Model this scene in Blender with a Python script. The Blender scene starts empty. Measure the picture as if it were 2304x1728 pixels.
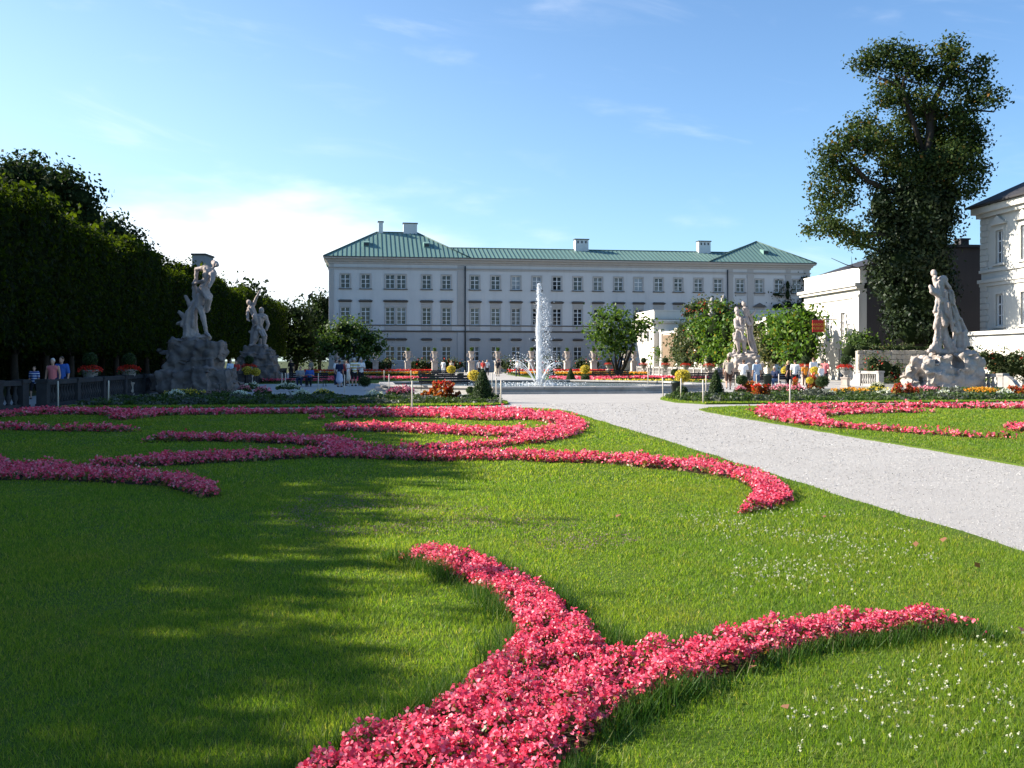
import bpy, bmesh, math
import numpy as np
from mathutils import Vector, Matrix, Quaternion

R = math.radians
scene = bpy.context.scene
COL = scene.collection

# ------------------------------------------------------------------ camera
F, CX, HY, CAMZ = 2300.0, 1152.0, 812.0, 1.6      # focal length, centre column and horizon row for a 2304 x 1728 frame
cam_d = bpy.data.cameras.new("camera")
cam_d.sensor_width = 36.0
cam_d.lens = 36.0 * F / 2304.0
cam_d.shift_y = -(864.0 - HY) / 2304.0
cam_d.clip_start = 0.1
cam_d.clip_end = 6000.0
cam = bpy.data.objects.new("camera", cam_d)
cam.location = (0, 0, CAMZ)
cam.rotation_euler = (R(90), 0, 0)
COL.objects.link(cam)
scene.camera = cam

# ------------------------------------------------------------------ world and sun
SUN_EL, SUN_AHEAD = R(27.0), R(10.0)
# the sun stands to the left of the view, a little ahead
sdir = Vector((-math.cos(SUN_AHEAD) * math.cos(SUN_EL), math.sin(SUN_AHEAD) * math.cos(SUN_EL), math.sin(SUN_EL)))
SKY_STRENGTH = 0.073
world = bpy.data.worlds.new("World")
scene.world = world
world.use_nodes = True
wn, wl = world.node_tree.nodes, world.node_tree.links
wn.clear()
w_out = wn.new("ShaderNodeOutputWorld")
w_bg = wn.new("ShaderNodeBackground")
w_bg.inputs["Strength"].default_value = SKY_STRENGTH
w_sky = wn.new("ShaderNodeTexSky")
w_sky.sky_type = 'NISHITA'
w_sky.sun_disc = False
w_sky.sun_elevation = SUN_EL
w_sky.sun_rotation = math.atan2(sdir.x, sdir.y)
w_sky.altitude = 400.0
w_sky.air_density = 1.0
w_sky.dust_density = 0.7
w_sky.ozone_density = 2.2
# thin cirrus and one low bank of cloud
w_tc = wn.new("ShaderNodeTexCoord")
w_sep = wn.new("ShaderNodeSeparateXYZ")
wl.new(w_tc.outputs["Generated"], w_sep.inputs[0])
def wmath(op, a, b=None, c=None):
    n = wn.new("ShaderNodeMath"); n.operation = op
    for i, v in enumerate((a, b, c)):
        if v is None: continue
        if isinstance(v, (int, float)): n.inputs[i].default_value = v
        else: wl.new(v, n.inputs[i])
    return n.outputs[0]
w_az = wmath('ARCTAN2', w_sep.outputs[0], w_sep.outputs[1])      # 0 straight ahead, negative to the left
w_el = wmath('ARCSINE', w_sep.outputs[2])
w_comb = wn.new("ShaderNodeCombineXYZ")
wl.new(wmath('MULTIPLY', w_az, 2.2), w_comb.inputs[0])
wl.new(wmath('ADD', wmath('MULTIPLY', w_el, 11.0), wmath('MULTIPLY', w_az, 1.9)), w_comb.inputs[1])
w_n1 = wn.new("ShaderNodeTexNoise"); w_n1.inputs["Scale"].default_value = 2.1
w_n1.inputs["Detail"].default_value = 7.0; w_n1.inputs["Roughness"].default_value = 0.55
w_n1.inputs["Distortion"].default_value = 0.6
wl.new(w_comb.outputs[0], w_n1.inputs["Vector"])
def wramp(v, lo, hi):
    n = wn.new("ShaderNodeMapRange"); n.interpolation_type = 'SMOOTHSTEP'
    wl.new(v, n.inputs[0]); n.inputs[1].default_value = lo; n.inputs[2].default_value = hi
    return n.outputs[0]
cirrus = wmath('MULTIPLY', wramp(w_n1.outputs[0], 0.55, 0.95), wmath('MULTIPLY', wramp(w_el, 0.02, 0.12), wmath('SUBTRACT', 1.0, wramp(w_el, 0.22, 0.5))))
w_comb2 = wn.new("ShaderNodeCombineXYZ")
wl.new(wmath('MULTIPLY', w_az, 3.0), w_comb2.inputs[0])
wl.new(wmath('MULTIPLY', w_el, 9.0), w_comb2.inputs[1])
w_n2 = wn.new("ShaderNodeTexNoise"); w_n2.inputs["Scale"].default_value = 2.6
w_n2.inputs["Detail"].default_value = 8.0; w_n2.inputs["Roughness"].default_value = 0.5
wl.new(w_comb2.outputs[0], w_n2.inputs["Vector"])
def gauss(v, c, s):
    t = wmath('DIVIDE', wmath('SUBTRACT', v, c), s)
    return wmath('EXPONENT', wmath('MULTIPLY', wmath('MULTIPLY', t, t), -1.0))
bank_f = wmath('ADD', wmath('MULTIPLY', gauss(w_az, -0.27, 0.24), gauss(w_el, 0.085, 0.07)), wmath('MULTIPLY', wmath('SUBTRACT', w_n2.outputs[0], 0.5), 1.5))
bank = wramp(bank_f, 0.12, 1.05)
cl = wmath('MINIMUM', wmath('ADD', wmath('MULTIPLY', cirrus, 0.40), wmath('MULTIPLY', bank, 0.80)), 1.0)
w_mix = wn.new("ShaderNodeMixRGB")
wl.new(cl, w_mix.inputs[0])
w_tint = wn.new("ShaderNodeMixRGB"); w_tint.blend_type = 'MULTIPLY'; w_tint.inputs[0].default_value = 1.0
w_tint.inputs[2].default_value = (0.86, 1.07, 1.25, 1)
wl.new(w_sky.outputs[0], w_tint.inputs[1])
# thin bright haze on the sunward side, thinning with height
w_veil = wn.new("ShaderNodeMixRGB")
wl.new(wmath('MULTIPLY', wmath('MULTIPLY', gauss(w_az, -0.75, 0.62), wmath('SUBTRACT', 1.0, wramp(w_el, 0.0, 0.55))), 0.62), w_veil.inputs[0])
wl.new(w_tint.outputs[0], w_veil.inputs[1]); w_veil.inputs[2].default_value = (5.6, 7.4, 8.2, 1)
wl.new(w_veil.outputs[0], w_mix.inputs[1])
w_mix.inputs[2].default_value = (8.5, 8.6, 8.8, 1)
wl.new(w_mix.outputs[0], w_bg.inputs["Color"])
wl.new(w_bg.outputs[0], w_out.inputs["Surface"])

sun_d = bpy.data.lights.new("sun", 'SUN')
sun_d.energy = 5.0
sun_d.angle = R(0.5)
sun_d.color = (1.0, 0.93, 0.82)
sun = bpy.data.objects.new("sun", sun_d)
sun.rotation_euler = (-sdir).to_track_quat('-Z', 'Y').to_euler()
sun.location = (-30, 5, 40)
COL.objects.link(sun)

scene.view_settings.view_transform = 'Standard'
scene.view_settings.look = 'None'
scene.view_settings.exposure = 1.32
scene.view_settings.gamma = 1.0
scene.view_settings.use_curve_mapping = False
scene.cycles.max_bounces = 6
scene.cycles.diffuse_bounces = 1
scene.cycles.glossy_bounces = 2
scene.cycles.transmission_bounces = 4
scene.cycles.transparent_max_bounces = 6

# ------------------------------------------------------------------ place helpers
def P(px, py, d):                       # a point seen at (px, py) that stands d metres ahead
    return Vector(((px - CX) / F * d, d, CAMZ - (py - HY) / F * d))
def G(px, py, z=0.0):                   # where the sight line meets height z
    d = F * (CAMZ - z) / (py - HY)
    return Vector(((px - CX) / F * d, d, z))
def depth_of(base_py, z=0.0):
    return F * (CAMZ - z) / (base_py - HY)
AX = R(5.88)                            # the garden axis leans a little left of the view
CA, SA = math.cos(AX), math.sin(AX)
def UV(u, v, z=0.0):                    # u across the axis, v along it
    return Vector((u * CA - v * SA, u * SA + v * CA, z))

# ------------------------------------------------------------------ object helpers
def link(o, parent=None):
    COL.objects.link(o)
    if parent is not None: o.parent = parent
    return o
def tag(o, label=None, cat=None, group=None, kind=None):
    if label: o["label"] = label
    if cat: o["category"] = cat
    if group: o["group"] = group
    if kind: o["kind"] = kind
    return o
def empty(name, loc=(0, 0, 0), rz=0.0, label=None, cat=None, group=None):
    o = bpy.data.objects.new(name, None)
    o.location = loc; o.rotation_euler = (0, 0, rz)
    o.empty_display_size = 0.3
    link(o); return tag(o, label, cat, group)
def obj(name, me, mat=None, parent=None, loc=None, rot=None, scale=None):
    o = bpy.data.objects.new(name, me)
    if mat is not None and len(me.materials) == 0: me.materials.append(mat)
    if loc is not None: o.location = loc
    if rot is not None: o.rotation_euler = rot
    if scale is not None: o.scale = scale
    return link(o, parent)
def copy_tree(o, parent=None):
    c = o.copy(); link(c); c.parent = parent
    for ch in o.children: copy_tree(ch, c)
    return c
def ordinal(i):
    w = ["first", "second", "third", "fourth", "fifth", "sixth", "seventh", "eighth", "ninth", "tenth", "eleventh", "twelfth", "thirteenth",
         "fourteenth", "fifteenth", "sixteenth", "seventeenth", "eighteenth", "nineteenth", "twentieth"]
    if i < 20: return w[i]
    tens = {2: "twenty", 3: "thirty", 4: "forty"}[(i + 1) // 10]
    k = (i + 1) % 10
    return tens.replace("y", "ieth") if k == 0 else tens + " " + w[k - 1]

def mesh_np(name, verts, k, smooth=False):
    """verts: (n*k, 3); every k verts make one face"""
    verts = np.ascontiguousarray(verts, dtype=np.float32).reshape(-1, 3)
    n = len(verts); nf = n // k
    me = bpy.data.meshes.new(name)
    me.vertices.add(n); me.vertices.foreach_set("co", verts.ravel())
    me.loops.add(n); me.loops.foreach_set("vertex_index", np.arange(n, dtype=np.int32))
    me.polygons.add(nf); me.polygons.foreach_set("loop_start", np.arange(0, n, k, dtype=np.int32))
    if smooth: me.polygons.foreach_set("use_smooth", np.ones(nf, dtype=bool))
    me.update(calc_edges=True)
    return me

class MB:
    """collects shapes and builds one mesh"""
    def __init__(s): s.v = []; s.f = []; s.sm = []
    def add(s, vs, fs, smooth=False):
        o = len(s.v); s.v += [tuple(v) for v in vs]
        for f in fs: s.f.append(tuple(i + o for i in f)); s.sm.append(smooth)
        return s
    def box(s, x0, x1, y0, y1, z0, z1, M=None):
        vs = [Vector(p) for p in ((x0, y0, z0), (x1, y0, z0), (x1, y1, z0), (x0, y1, z0), (x0, y0, z1), (x1, y0, z1), (x1, y1, z1), (x0, y1, z1))]
        if M is not None: vs = [M @ v for v in vs]
        return s.add(vs, [(0, 3, 2, 1), (4, 5, 6, 7), (0, 1, 5, 4), (1, 2, 6, 5), (2, 3, 7, 6), (3, 0, 4, 7)])
    def lathe(s, prof, n=12, c=(0, 0, 0), smooth=True, M=None):
        vs, fs = [], []
        for (r, z) in prof:
            for i in range(n):
                a = 2 * math.pi * i / n
                vs.append(Vector((c[0] + r * math.cos(a), c[1] + r * math.sin(a), c[2] + z)))
        for j in range(len(prof) - 1):
            for i in range(n):
                k = (i + 1) % n
                fs.append((j * n + i, j * n + k, (j + 1) * n + k, (j + 1) * n + i))
        fs.append(tuple(range(n - 1, -1, -1))); fs.append(tuple(range((len(prof) - 1) * n, len(prof) * n)))
        if M is not None: vs = [M @ v for v in vs]
        return s.add(vs, fs, smooth)
    def tube(s, pts, rad, n=7, smooth=True):
        pts = [Vector(p) for p in pts]
        if isinstance(rad, (int, float)): rad = [rad] * len(pts)
        vs, fs = [], []
        prev = None
        for i, p in enumerate(pts):
            t = (pts[min(i + 1, len(pts) - 1)] - pts[max(i - 1, 0)])
            t = t.normalized() if t.length > 1e-9 else Vector((0, 0, 1))
            if prev is None: a = t.orthogonal().normalized()
            else:
                a = prev - t * prev.dot(t)
                a = a.normalized() if a.length > 1e-6 else t.orthogonal().normalized()
            prev = a; b = t.cross(a)
            for k in range(n):
                an = 2 * math.pi * k / n
                vs.append(p + (a * math.cos(an) + b * math.sin(an)) * rad[i])
        for j in range(len(pts) - 1):
            for i in range(n):
                k = (i + 1) % n
                fs.append((j * n + i, j * n + k, (j + 1) * n + k, (j + 1) * n + i))
        fs.append(tuple(range(n - 1, -1, -1))); fs.append(tuple(range((len(pts) - 1) * n, len(pts) * n)))
        return s.add(vs, fs, smooth)
    def sphere(s, c, r, nu=10, nv=7, smooth=True, M=None):
        if isinstance(r, (int, float)): r = (r, r, r)
        vs = [Vector((0, 0, -1))]
        for j in range(1, nv):
            a = -math.pi / 2 + math.pi * j / nv
            for i in range(nu):
                b = 2 * math.pi * i / nu
                vs.append(Vector((math.cos(a) * math.cos(b), math.cos(a) * math.sin(b), math.sin(a))))
        vs.append(Vector((0, 0, 1)))
        fs = []
        for i in range(nu): fs.append((0, 1 + (i + 1) % nu, 1 + i))
        for j in range(nv - 2):
            for i in range(nu):
                k = (i + 1) % nu; o = 1 + j * nu
                fs.append((o + i, o + k, o + nu + k, o + nu + i))
        o = 1 + (nv - 2) * nu
        for i in range(nu): fs.append((o + i, o + (i + 1) % nu, len(vs) - 1))
        c = Vector(c)
        if M is None: vs = [c + Vector((v.x * r[0], v.y * r[1], v.z * r[2])) for v in vs]
        else: vs = [c + M @ Vector((v.x * r[0], v.y * r[1], v.z * r[2])) for v in vs]
        return s.add(vs, fs, smooth)
    def prism(s, poly, z0, z1):           # poly: xy list, counter-clockwise
        n = len(poly)
        vs = [(p[0], p[1], z0) for p in poly] + [(p[0], p[1], z1) for p in poly]
        fs = [tuple(range(n - 1, -1, -1)), tuple(range(n, 2 * n))] + [(i, (i + 1) % n, n + (i + 1) % n, n + i) for i in range(n)]
        return s.add(vs, fs)
    def capsule(s, p0, r0, p1, r1, n=10):
        p0, p1 = Vector(p0), Vector(p1)
        d = (p1 - p0)
        L = d.length; t = d.normalized() if L > 1e-6 else Vector((0, 0, 1))
        pts, rr = [], []
        for a in (-80, -50, -22): pts.append(p0 + t * r0 * math.sin(R(a))); rr.append(r0 * math.cos(R(a)))
        pts.append(p0); rr.append(r0)
        pts.append(p1); rr.append(r1)
        for a in (22, 50, 80): pts.append(p1 + t * r1 * math.sin(R(a))); rr.append(r1 * math.cos(R(a)))
        # straight axis: a fixed frame
        a = t.orthogonal().normalized(); b = t.cross(a)
        vs, fs = [], []
        for p, r in zip(pts, rr):
            for k in range(n):
                an = 2 * math.pi * k / n
                vs.append(p + (a * math.cos(an) + b * math.sin(an)) * r)
        for j in range(len(pts) - 1):
            for i in range(n):
                k = (i + 1) % n
                fs.append((j * n + i, j * n + k, (j + 1) * n + k, (j + 1) * n + i))
        fs.append(tuple(range(n - 1, -1, -1))); fs.append(tuple(range((len(pts) - 1) * n, len(pts) * n)))
        return s.add(vs, fs, True)
    def mesh(s, name):
        me = bpy.data.meshes.new(name)
        me.from_pydata([tuple(v) for v in s.v], [], s.f)
        me.polygons.foreach_set("use_smooth", np.array(s.sm, dtype=bool))
        me.update()
        return me
    def build(s, name, mat, parent=None, loc=None, rot=None):
        return obj(name, s.mesh(name), mat, parent, loc, rot)

# ------------------------------------------------------------------ materials
MATS = {}
class NT:
    def __init__(s, name):
        s.m = bpy.data.materials.new(name); s.m.use_nodes = True
        s.n, s.l = s.m.node_tree.nodes, s.m.node_tree.links
        s.n.clear()
        s.out = s.n.new("ShaderNodeOutputMaterial")
    def node(s, t, **kw):
        n = s.n.new(t)
        for k, v in kw.items(): setattr(n, k, v)
        return n
    def set(s, inp, v):
        if isinstance(v, bpy.types.NodeSocket): s.l.new(v, inp)
        elif isinstance(v, (tuple, list)): inp.default_value = (*v, 1) if len(v) == 3 and len(inp.default_value) == 4 else v
        else: inp.default_value = v
    def noise(s, scale, detail=4, rough=0.55, coords="pos", stretch=None):
        n = s.node("ShaderNodeTexNoise")
        n.inputs["Scale"].default_value = scale; n.inputs["Detail"].default_value = detail; n.inputs["Roughness"].default_value = rough
        v = s.coords(coords)
        if stretch:
            m = s.node("ShaderNodeMapping"); m.inputs["Scale"].default_value = stretch
            s.l.new(v, m.inputs[0]); v = m.outputs[0]
        s.l.new(v, n.inputs["Vector"])
        return n.outputs[0]
    def coords(s, c):
        if c == "pos": return s.node("ShaderNodeNewGeometry").outputs["Position"]
        return s.node("ShaderNodeTexCoord").outputs["Object"]
    def ramp(s, fac, stops):
        n = s.node("ShaderNodeValToRGB")
        e = n.color_ramp.elements
        while len(e) < len(stops): e.new(0.5)
        for i, (p, c) in enumerate(stops):
            e[i].position = p; e[i].color = (*c, 1)
        s.l.new(fac, n.inputs[0]); return n.outputs[0]
    def mix(s, fac, a, b, mode='MIX'):
        n = s.node("ShaderNodeMixRGB", blend_type=mode)
        s.set(n.inputs[0], fac); s.set(n.inputs[1], a); s.set(n.inputs[2], b)
        return n.outputs[0]
    def math(s, op, a, b=0.0):
        n = s.node("ShaderNodeMath", operation=op)
        s.set(n.inputs[0], a); s.set(n.inputs[1], b); return n.outputs[0]
    def maprange(s, v, a, b, c=0.0, d=1.0):
        n = s.node("ShaderNodeMapRange"); s.set(n.inputs[0], v)
        for i, x in enumerate((a, b, c, d)): n.inputs[i + 1].default_value = x
        return n.outputs[0]
    def island(s): return s.node("ShaderNodeNewGeometry").outputs["Random Per Island"]
    def bump(s, h, strength=0.3, dist=0.02):
        n = s.node("ShaderNodeBump"); n.inputs["Strength"].default_value = strength; n.inputs["Distance"].default_value = dist
        s.l.new(h, n.inputs["Height"]); return n.outputs[0]
    def principled(s, color, rough=0.8, spec=0.3, normal=None, metallic=0.0):
        b = s.node("ShaderNodeBsdfPrincipled")
        s.set(b.inputs["Base Color"], color); s.set(b.inputs["Roughness"], rough)
        b.inputs["Specular IOR Level"].default_value = spec; b.inputs["Metallic"].default_value = metallic
        if normal is not None: s.l.new(normal, b.inputs["Normal"])
        return b.outputs[0]
    def done(s, sh):
        s.l.new(sh, s.out.inputs["Surface"]); return s.m

def m_plain(name, col, rough=0.7, spec=0.3, var=0.12, scale=6.0, metallic=0.0, coords="pos", bump=0.0):
    t = NT(name)
    n = t.noise(scale, 5, 0.6, coords)
    c = t.mix(n, tuple(x * (1 - var) for x in col), tuple(min(1, x * (1 + var)) for x in col))
    nm = t.bump(n, bump, 0.02) if bump else None
    MATS[name] = t.done(t.principled(c, rough, spec, nm, metallic)); return MATS[name]
def m_leaf(name, stops, trans=0.35, rough=0.55, spec=0.25, patch=None, tcol=(1.0, 1.0, 0.45)):
    """leaf faces: own colour each, part of the light passes through"""
    t = NT(name)
    c = t.ramp(t.island(), stops)
    if patch:
        n = t.noise(patch[0], 3, 0.6)
        c = t.mix(t.maprange(n, 0.35, 0.7), c, t.mix(1.0, c, patch[1], 'MULTIPLY'))
    p = t.principled(c, rough, spec)
    tr = t.node("ShaderNodeBsdfTranslucent")
    t.set(tr.inputs[0], t.mix(1.0, c, tuple(x * 1.5 for x in tcol), 'MULTIPLY'))
    mx = t.node("ShaderNodeMixShader"); mx.inputs[0].default_value = trans
    t.l.new(p, mx.inputs[1]); t.l.new(tr.outputs[0], mx.inputs[2])
    MATS[name] = t.done(mx.outputs[0]); return MATS[name]
def m_stone(name, col, dark, scale=1.5, rough=0.85, bump=0.5):
    t = NT(name)
    a = t.noise(scale, 6, 0.6); b = t.noise(scale * 7, 5, 0.65)
    c = t.mix(t.maprange(a, 0.35, 0.7), col, dark)
    c = t.mix(t.maprange(b, 0.3, 0.8, 0, 0.45), c, tuple(x * 0.55 for x in dark))
    st = t.noise(scale * 1.3, 4, 0.6, stretch=(1.6, 1.6, 0.25))
    c = t.mix(t.maprange(st, 0.55, 0.8, 0, 0.4), c, (0.10, 0.085, 0.07))
    MATS[name] = t.done(t.principled(c, rough, 0.2, t.bump(b, bump, 0.03))); return MATS[name]
def m_wall(name, col, stain, rough=0.85):
    t = NT(name)
    n = t.noise(0.35, 5, 0.6); s = t.noise(1.2, 5, 0.6, stretch=(1, 1, 0.12)); g = t.noise(14, 3)
    c = t.mix(t.maprange(n, 0.35, 0.75, 0, 0.5), col, stain)
    c = t.mix(t.maprange(s, 0.5, 0.8, 0, 0.35), c, tuple(x * 0.75 for x in stain))
    MATS[name] = t.done(t.principled(c, rough, 0.15, t.bump(g, 0.15, 0.01))); return MATS[name]
rng = np.random.default_rng(11)
# ------------------------------------------------------------------ the materials of the place
def build_materials():
    # gravel
    t = NT("gravel")
    a = t.noise(0.5, 5, 0.6); b = t.noise(55, 4, 0.7); c = t.noise(9, 4, 0.6)
    col = t.mix(t.maprange(a, 0.3, 0.75), (0.50, 0.47, 0.435), (0.415, 0.385, 0.355))
    col = t.mix(t.maprange(b, 0.35, 0.7, 0, 0.75), col, (0.30, 0.285, 0.265))
    col = t.mix(t.maprange(c, 0.52, 0.8, 0, 0.4), col, (0.38, 0.36, 0.33))
    e = t.noise(2.6, 6, 0.75); g = t.noise(22, 3, 0.7)
    col = t.mix(t.maprange(e, 0.48, 0.75, 0, 0.35), col, (0.42, 0.385, 0.34))
    col = t.mix(t.maprange(g, 0.58, 0.75, 0, 0.55), col, (0.27, 0.255, 0.23))
    col = t.mix(t.maprange(g, 0.42, 0.25, 0, 0.5), col, (0.58, 0.555, 0.525))
    MATS["gravel"] = t.done(t.principled(col, 0.95, 0.1, t.bump(b, 0.7, 0.012)))
    # turf under the blades
    t = NT("turf")
    a = t.noise(0.45, 5, 0.6); b = t.noise(35, 4, 0.7); c = t.noise(2.3, 4, 0.6)
    col = t.mix(t.maprange(a, 0.35, 0.7), (0.082, 0.140, 0.014), (0.115, 0.165, 0.022))
    col = t.mix(t.maprange(c, 0.5, 0.8, 0, 0.6), col, (0.15, 0.165, 0.035))
    col = t.mix(t.maprange(b, 0.3, 0.7, 0, 0.7), col, (0.040, 0.070, 0.008))
    MATS["turf"] = t.done(t.principled(col, 0.9, 0.1, t.bump(b, 0.8, 0.02)))
    t = NT("ground")
    a = t.noise(0.05, 5, 0.6); b = t.noise(3, 4, 0.7)
    col = t.mix(a, (0.05, 0.08, 0.02), (0.10, 0.10, 0.05)); col = t.mix(t.maprange(b, 0.3, 0.7, 0, 0.5), col, (0.04, 0.05, 0.02))
    MATS["ground"] = t.done(t.principled(col, 0.95, 0.1))
    t = NT("soil")
    b = t.noise(20, 4, 0.7)
    MATS["soil"] = t.done(t.principled(t.mix(b, (0.03, 0.02, 0.012), (0.07, 0.05, 0.03)), 0.95, 0.1, t.bump(b, 0.8, 0.03)))
    # grass blades
    t = NT("grass")
    c = t.ramp(t.island(), [(0.0, (0.060, 0.124, 0.011)), (0.45, (0.110, 0.198, 0.018)), (0.8, (0.158, 0.246, 0.032)), (0.97, (0.22, 0.26, 0.06)), (1.0, (0.34, 0.30, 0.14))])
    n = t.noise(0.45, 5, 0.6); n2 = t.noise(2.3, 4, 0.6)
    c = t.mix(t.maprange(n, 0.4, 0.68), c, t.mix(1.0, c, (1.35, 1.12, 1.1), 'MULTIPLY'))
    c = t.mix(t.maprange(n2, 0.52, 0.8, 0, 0.7), c, t.mix(1.0, c, (1.3, 1.0, 1.6), 'MULTIPLY'))
    p = t.principled(c, 0.5, 0.3)
    tr = t.node("ShaderNodeBsdfTranslucent"); t.set(tr.inputs[0], t.mix(1.0, c, (2.3, 2.2, 0.8), 'MULTIPLY'))
    mx = t.node("ShaderNodeMixShader"); mx.inputs[0].default_value = 0.5
    t.l.new(p, mx.inputs[1]); t.l.new(tr.outputs[0], mx.inputs[2])
    MATS["grass"] = t.done(mx.outputs[0])
    m_leaf("tall_grass", [(0, (0.025, 0.075, 0.008)), (0.6, (0.045, 0.115, 0.012)), (0.93, (0.09, 0.15, 0.03)), (1, (0.3, 0.3, 0.14))], 0.35)
    # blossoms
    m_leaf("begonia_pink", [(0, (0.62, 0.035, 0.085)), (0.3, (0.80, 0.085, 0.160)), (0.65, (0.88, 0.150, 0.240)), (0.9, (0.92, 0.27, 0.34)), (1, (0.95, 0.55, 0.51))], 0.3, 0.45, 0.3, tcol=(1.0, 0.55, 0.6))
    m_leaf("begonia_leaf", [(0, (0.05, 0.07, 0.015)), (0.4, (0.10, 0.13, 0.025)), (0.75, (0.20, 0.10, 0.03)), (1, (0.32, 0.24, 0.05))], 0.25, 0.4, 0.4)
    m_leaf("pebble", [(0, (0.30, 0.285, 0.265)), (0.4, (0.44, 0.42, 0.39)), (0.8, (0.58, 0.555, 0.52)), (1, (0.70, 0.68, 0.64))], 0.0, 0.9, 0.1)
    m_leaf("clover_white", [(0, (0.38, 0.38, 0.27)), (1, (0.62, 0.62, 0.48))], 0.2)
    m_leaf("selfheal", [(0, (0.16, 0.09, 0.11)), (0.6, (0.24, 0.15, 0.17)), (1, (0.28, 0.21, 0.15))], 0.2)
    m_leaf("flower_white", [(0, (0.55, 0.58, 0.52)), (1, (0.82, 0.84, 0.80))], 0.3)
    m_leaf("flower_yellow", [(0, (0.55, 0.38, 0.02)), (0.6, (0.72, 0.55, 0.05)), (1, (0.80, 0.70, 0.18))], 0.3)
    m_leaf("flower_orange", [(0, (0.60, 0.20, 0.01)), (0.6, (0.75, 0.33, 0.02)), (1, (0.80, 0.45, 0.04))], 0.3)
    m_leaf("flower_scarlet", [(0, (0.45, 0.012, 0.012)), (0.6, (0.62, 0.035, 0.018)), (1, (0.72, 0.10, 0.04))], 0.3, tcol=(1, .6, .6))
    m_leaf("flower_rose", [(0, (0.62, 0.14, 0.20)), (0.6, (0.72, 0.28, 0.34)), (1, (0.80, 0.50, 0.52))], 0.3, tcol=(1, .6, .6))
    m_leaf("canna_leaf", [(0, (0.10, 0.04, 0.02)), (0.4, (0.30, 0.06, 0.02)), (0.75, (0.45, 0.13, 0.03)), (1, (0.16, 0.18, 0.04))], 0.4)
    # foliage
    m_leaf("border_leaf", [(0, (0.025, 0.045, 0.012)), (0.6, (0.05, 0.09, 0.02)), (1, (0.10, 0.14, 0.04))], 0.3)
    m_leaf("grey_leaf", [(0, (0.05, 0.06, 0.05)), (0.6, (0.09, 0.10, 0.08)), (1, (0.16, 0.17, 0.13))], 0.2)
    m_leaf("box_leaf", [(0, (0.018, 0.035, 0.010)), (0.6, (0.035, 0.065, 0.015)), (1, (0.06, 0.10, 0.025))], 0.2)
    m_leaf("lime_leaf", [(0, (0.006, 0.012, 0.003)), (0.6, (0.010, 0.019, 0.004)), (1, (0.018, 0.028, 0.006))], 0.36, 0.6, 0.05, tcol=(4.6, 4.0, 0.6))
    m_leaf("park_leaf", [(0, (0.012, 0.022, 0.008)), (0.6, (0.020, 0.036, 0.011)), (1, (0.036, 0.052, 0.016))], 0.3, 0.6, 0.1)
    m_leaf("ivy_leaf", [(0, (0.010, 0.020, 0.008)), (0.6, (0.018, 0.032, 0.011)), (1, (0.034, 0.052, 0.016))], 0.12, 0.5, 0.2)
    m_leaf("maple_leaf", [(0, (0.016, 0.032, 0.010)), (0.5, (0.029, 0.054, 0.015)), (0.88, (0.050, 0.078, 0.021)), (0.97, (0.09, 0.095, 0.027)), (1, (0.16, 0.08, 0.02))], 0.28, 0.6, 0.12, patch=(0.25, (1.4, 1.2, 0.9)))
    m_leaf("fresh_leaf", [(0, (0.035, 0.075, 0.010)), (0.6, (0.070, 0.130, 0.018)), (1, (0.13, 0.19, 0.03))], 0.35)
    m_leaf("magnolia_leaf", [(0, (0.030, 0.060, 0.012)), (0.6, (0.055, 0.100, 0.018)), (1, (0.10, 0.15, 0.03))], 0.35)
    m_leaf("vine_leaf", [(0, (0.035, 0.085, 0.008)), (0.6, (0.070, 0.150, 0.015)), (0.95, (0.13, 0.20, 0.02)), (1, (0.35, 0.25, 0.03))], 0.35)
    m_leaf("dull_leaf", [(0, (0.03, 0.05, 0.015)), (0.6, (0.06, 0.085, 0.03)), (0.93, (0.12, 0.14, 0.06)), (1, (0.30, 0.10, 0.04))], 0.25)
    m_leaf("pale_leaf", [(0, (0.06, 0.08, 0.03)), (0.6, (0.13, 0.14, 0.06)), (0.9, (0.22, 0.20, 0.10)), (1, (0.30, 0.24, 0.14))], 0.25)
    m_leaf("dead_leaf", [(0, (0.20, 0.07, 0.03)), (1, (0.35, 0.18, 0.10))], 0.2)
    m_plain("bark", (0.045, 0.037, 0.030), 0.9, 0.1, 0.5, 5, bump=0.6)
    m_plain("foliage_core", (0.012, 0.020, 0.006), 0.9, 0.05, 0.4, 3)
    # masonry
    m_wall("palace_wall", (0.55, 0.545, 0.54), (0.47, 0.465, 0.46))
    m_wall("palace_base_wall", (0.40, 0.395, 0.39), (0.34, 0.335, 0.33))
    m_wall("palace_trim", (0.42, 0.395, 0.375), (0.35, 0.33, 0.31))
    m_wall("palace_hood", (0.13, 0.115, 0.105), (0.10, 0.09, 0.085))
    m_wall("cream_wall", (0.70, 0.65, 0.57), (0.59, 0.545, 0.475))
    m_wall("white_wall", (0.62, 0.595, 0.535), (0.53, 0.505, 0.45))
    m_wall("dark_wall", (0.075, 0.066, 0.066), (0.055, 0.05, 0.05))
    m_wall("garden_wall", (0.55, 0.49, 0.42), (0.42, 0.37, 0.31))
    m_wall("chimney_wall", (0.70, 0.69, 0.68), (0.55, 0.54, 0.53))
    m_stone("statue_stone", (0.50, 0.42, 0.375), (0.34, 0.28, 0.245), 0.9)
    m_stone("rock_stone", (0.235, 0.205, 0.19), (0.12, 0.105, 0.095), 0.8)  # left pedestals: pedestal rock with the avenue's shade put into the colour
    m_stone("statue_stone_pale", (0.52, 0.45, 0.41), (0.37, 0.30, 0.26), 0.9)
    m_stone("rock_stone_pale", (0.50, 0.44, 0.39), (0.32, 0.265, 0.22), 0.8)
    m_stone("balustrade_stone", (0.46, 0.43, 0.39), (0.27, 0.25, 0.23), 1.2)
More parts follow.
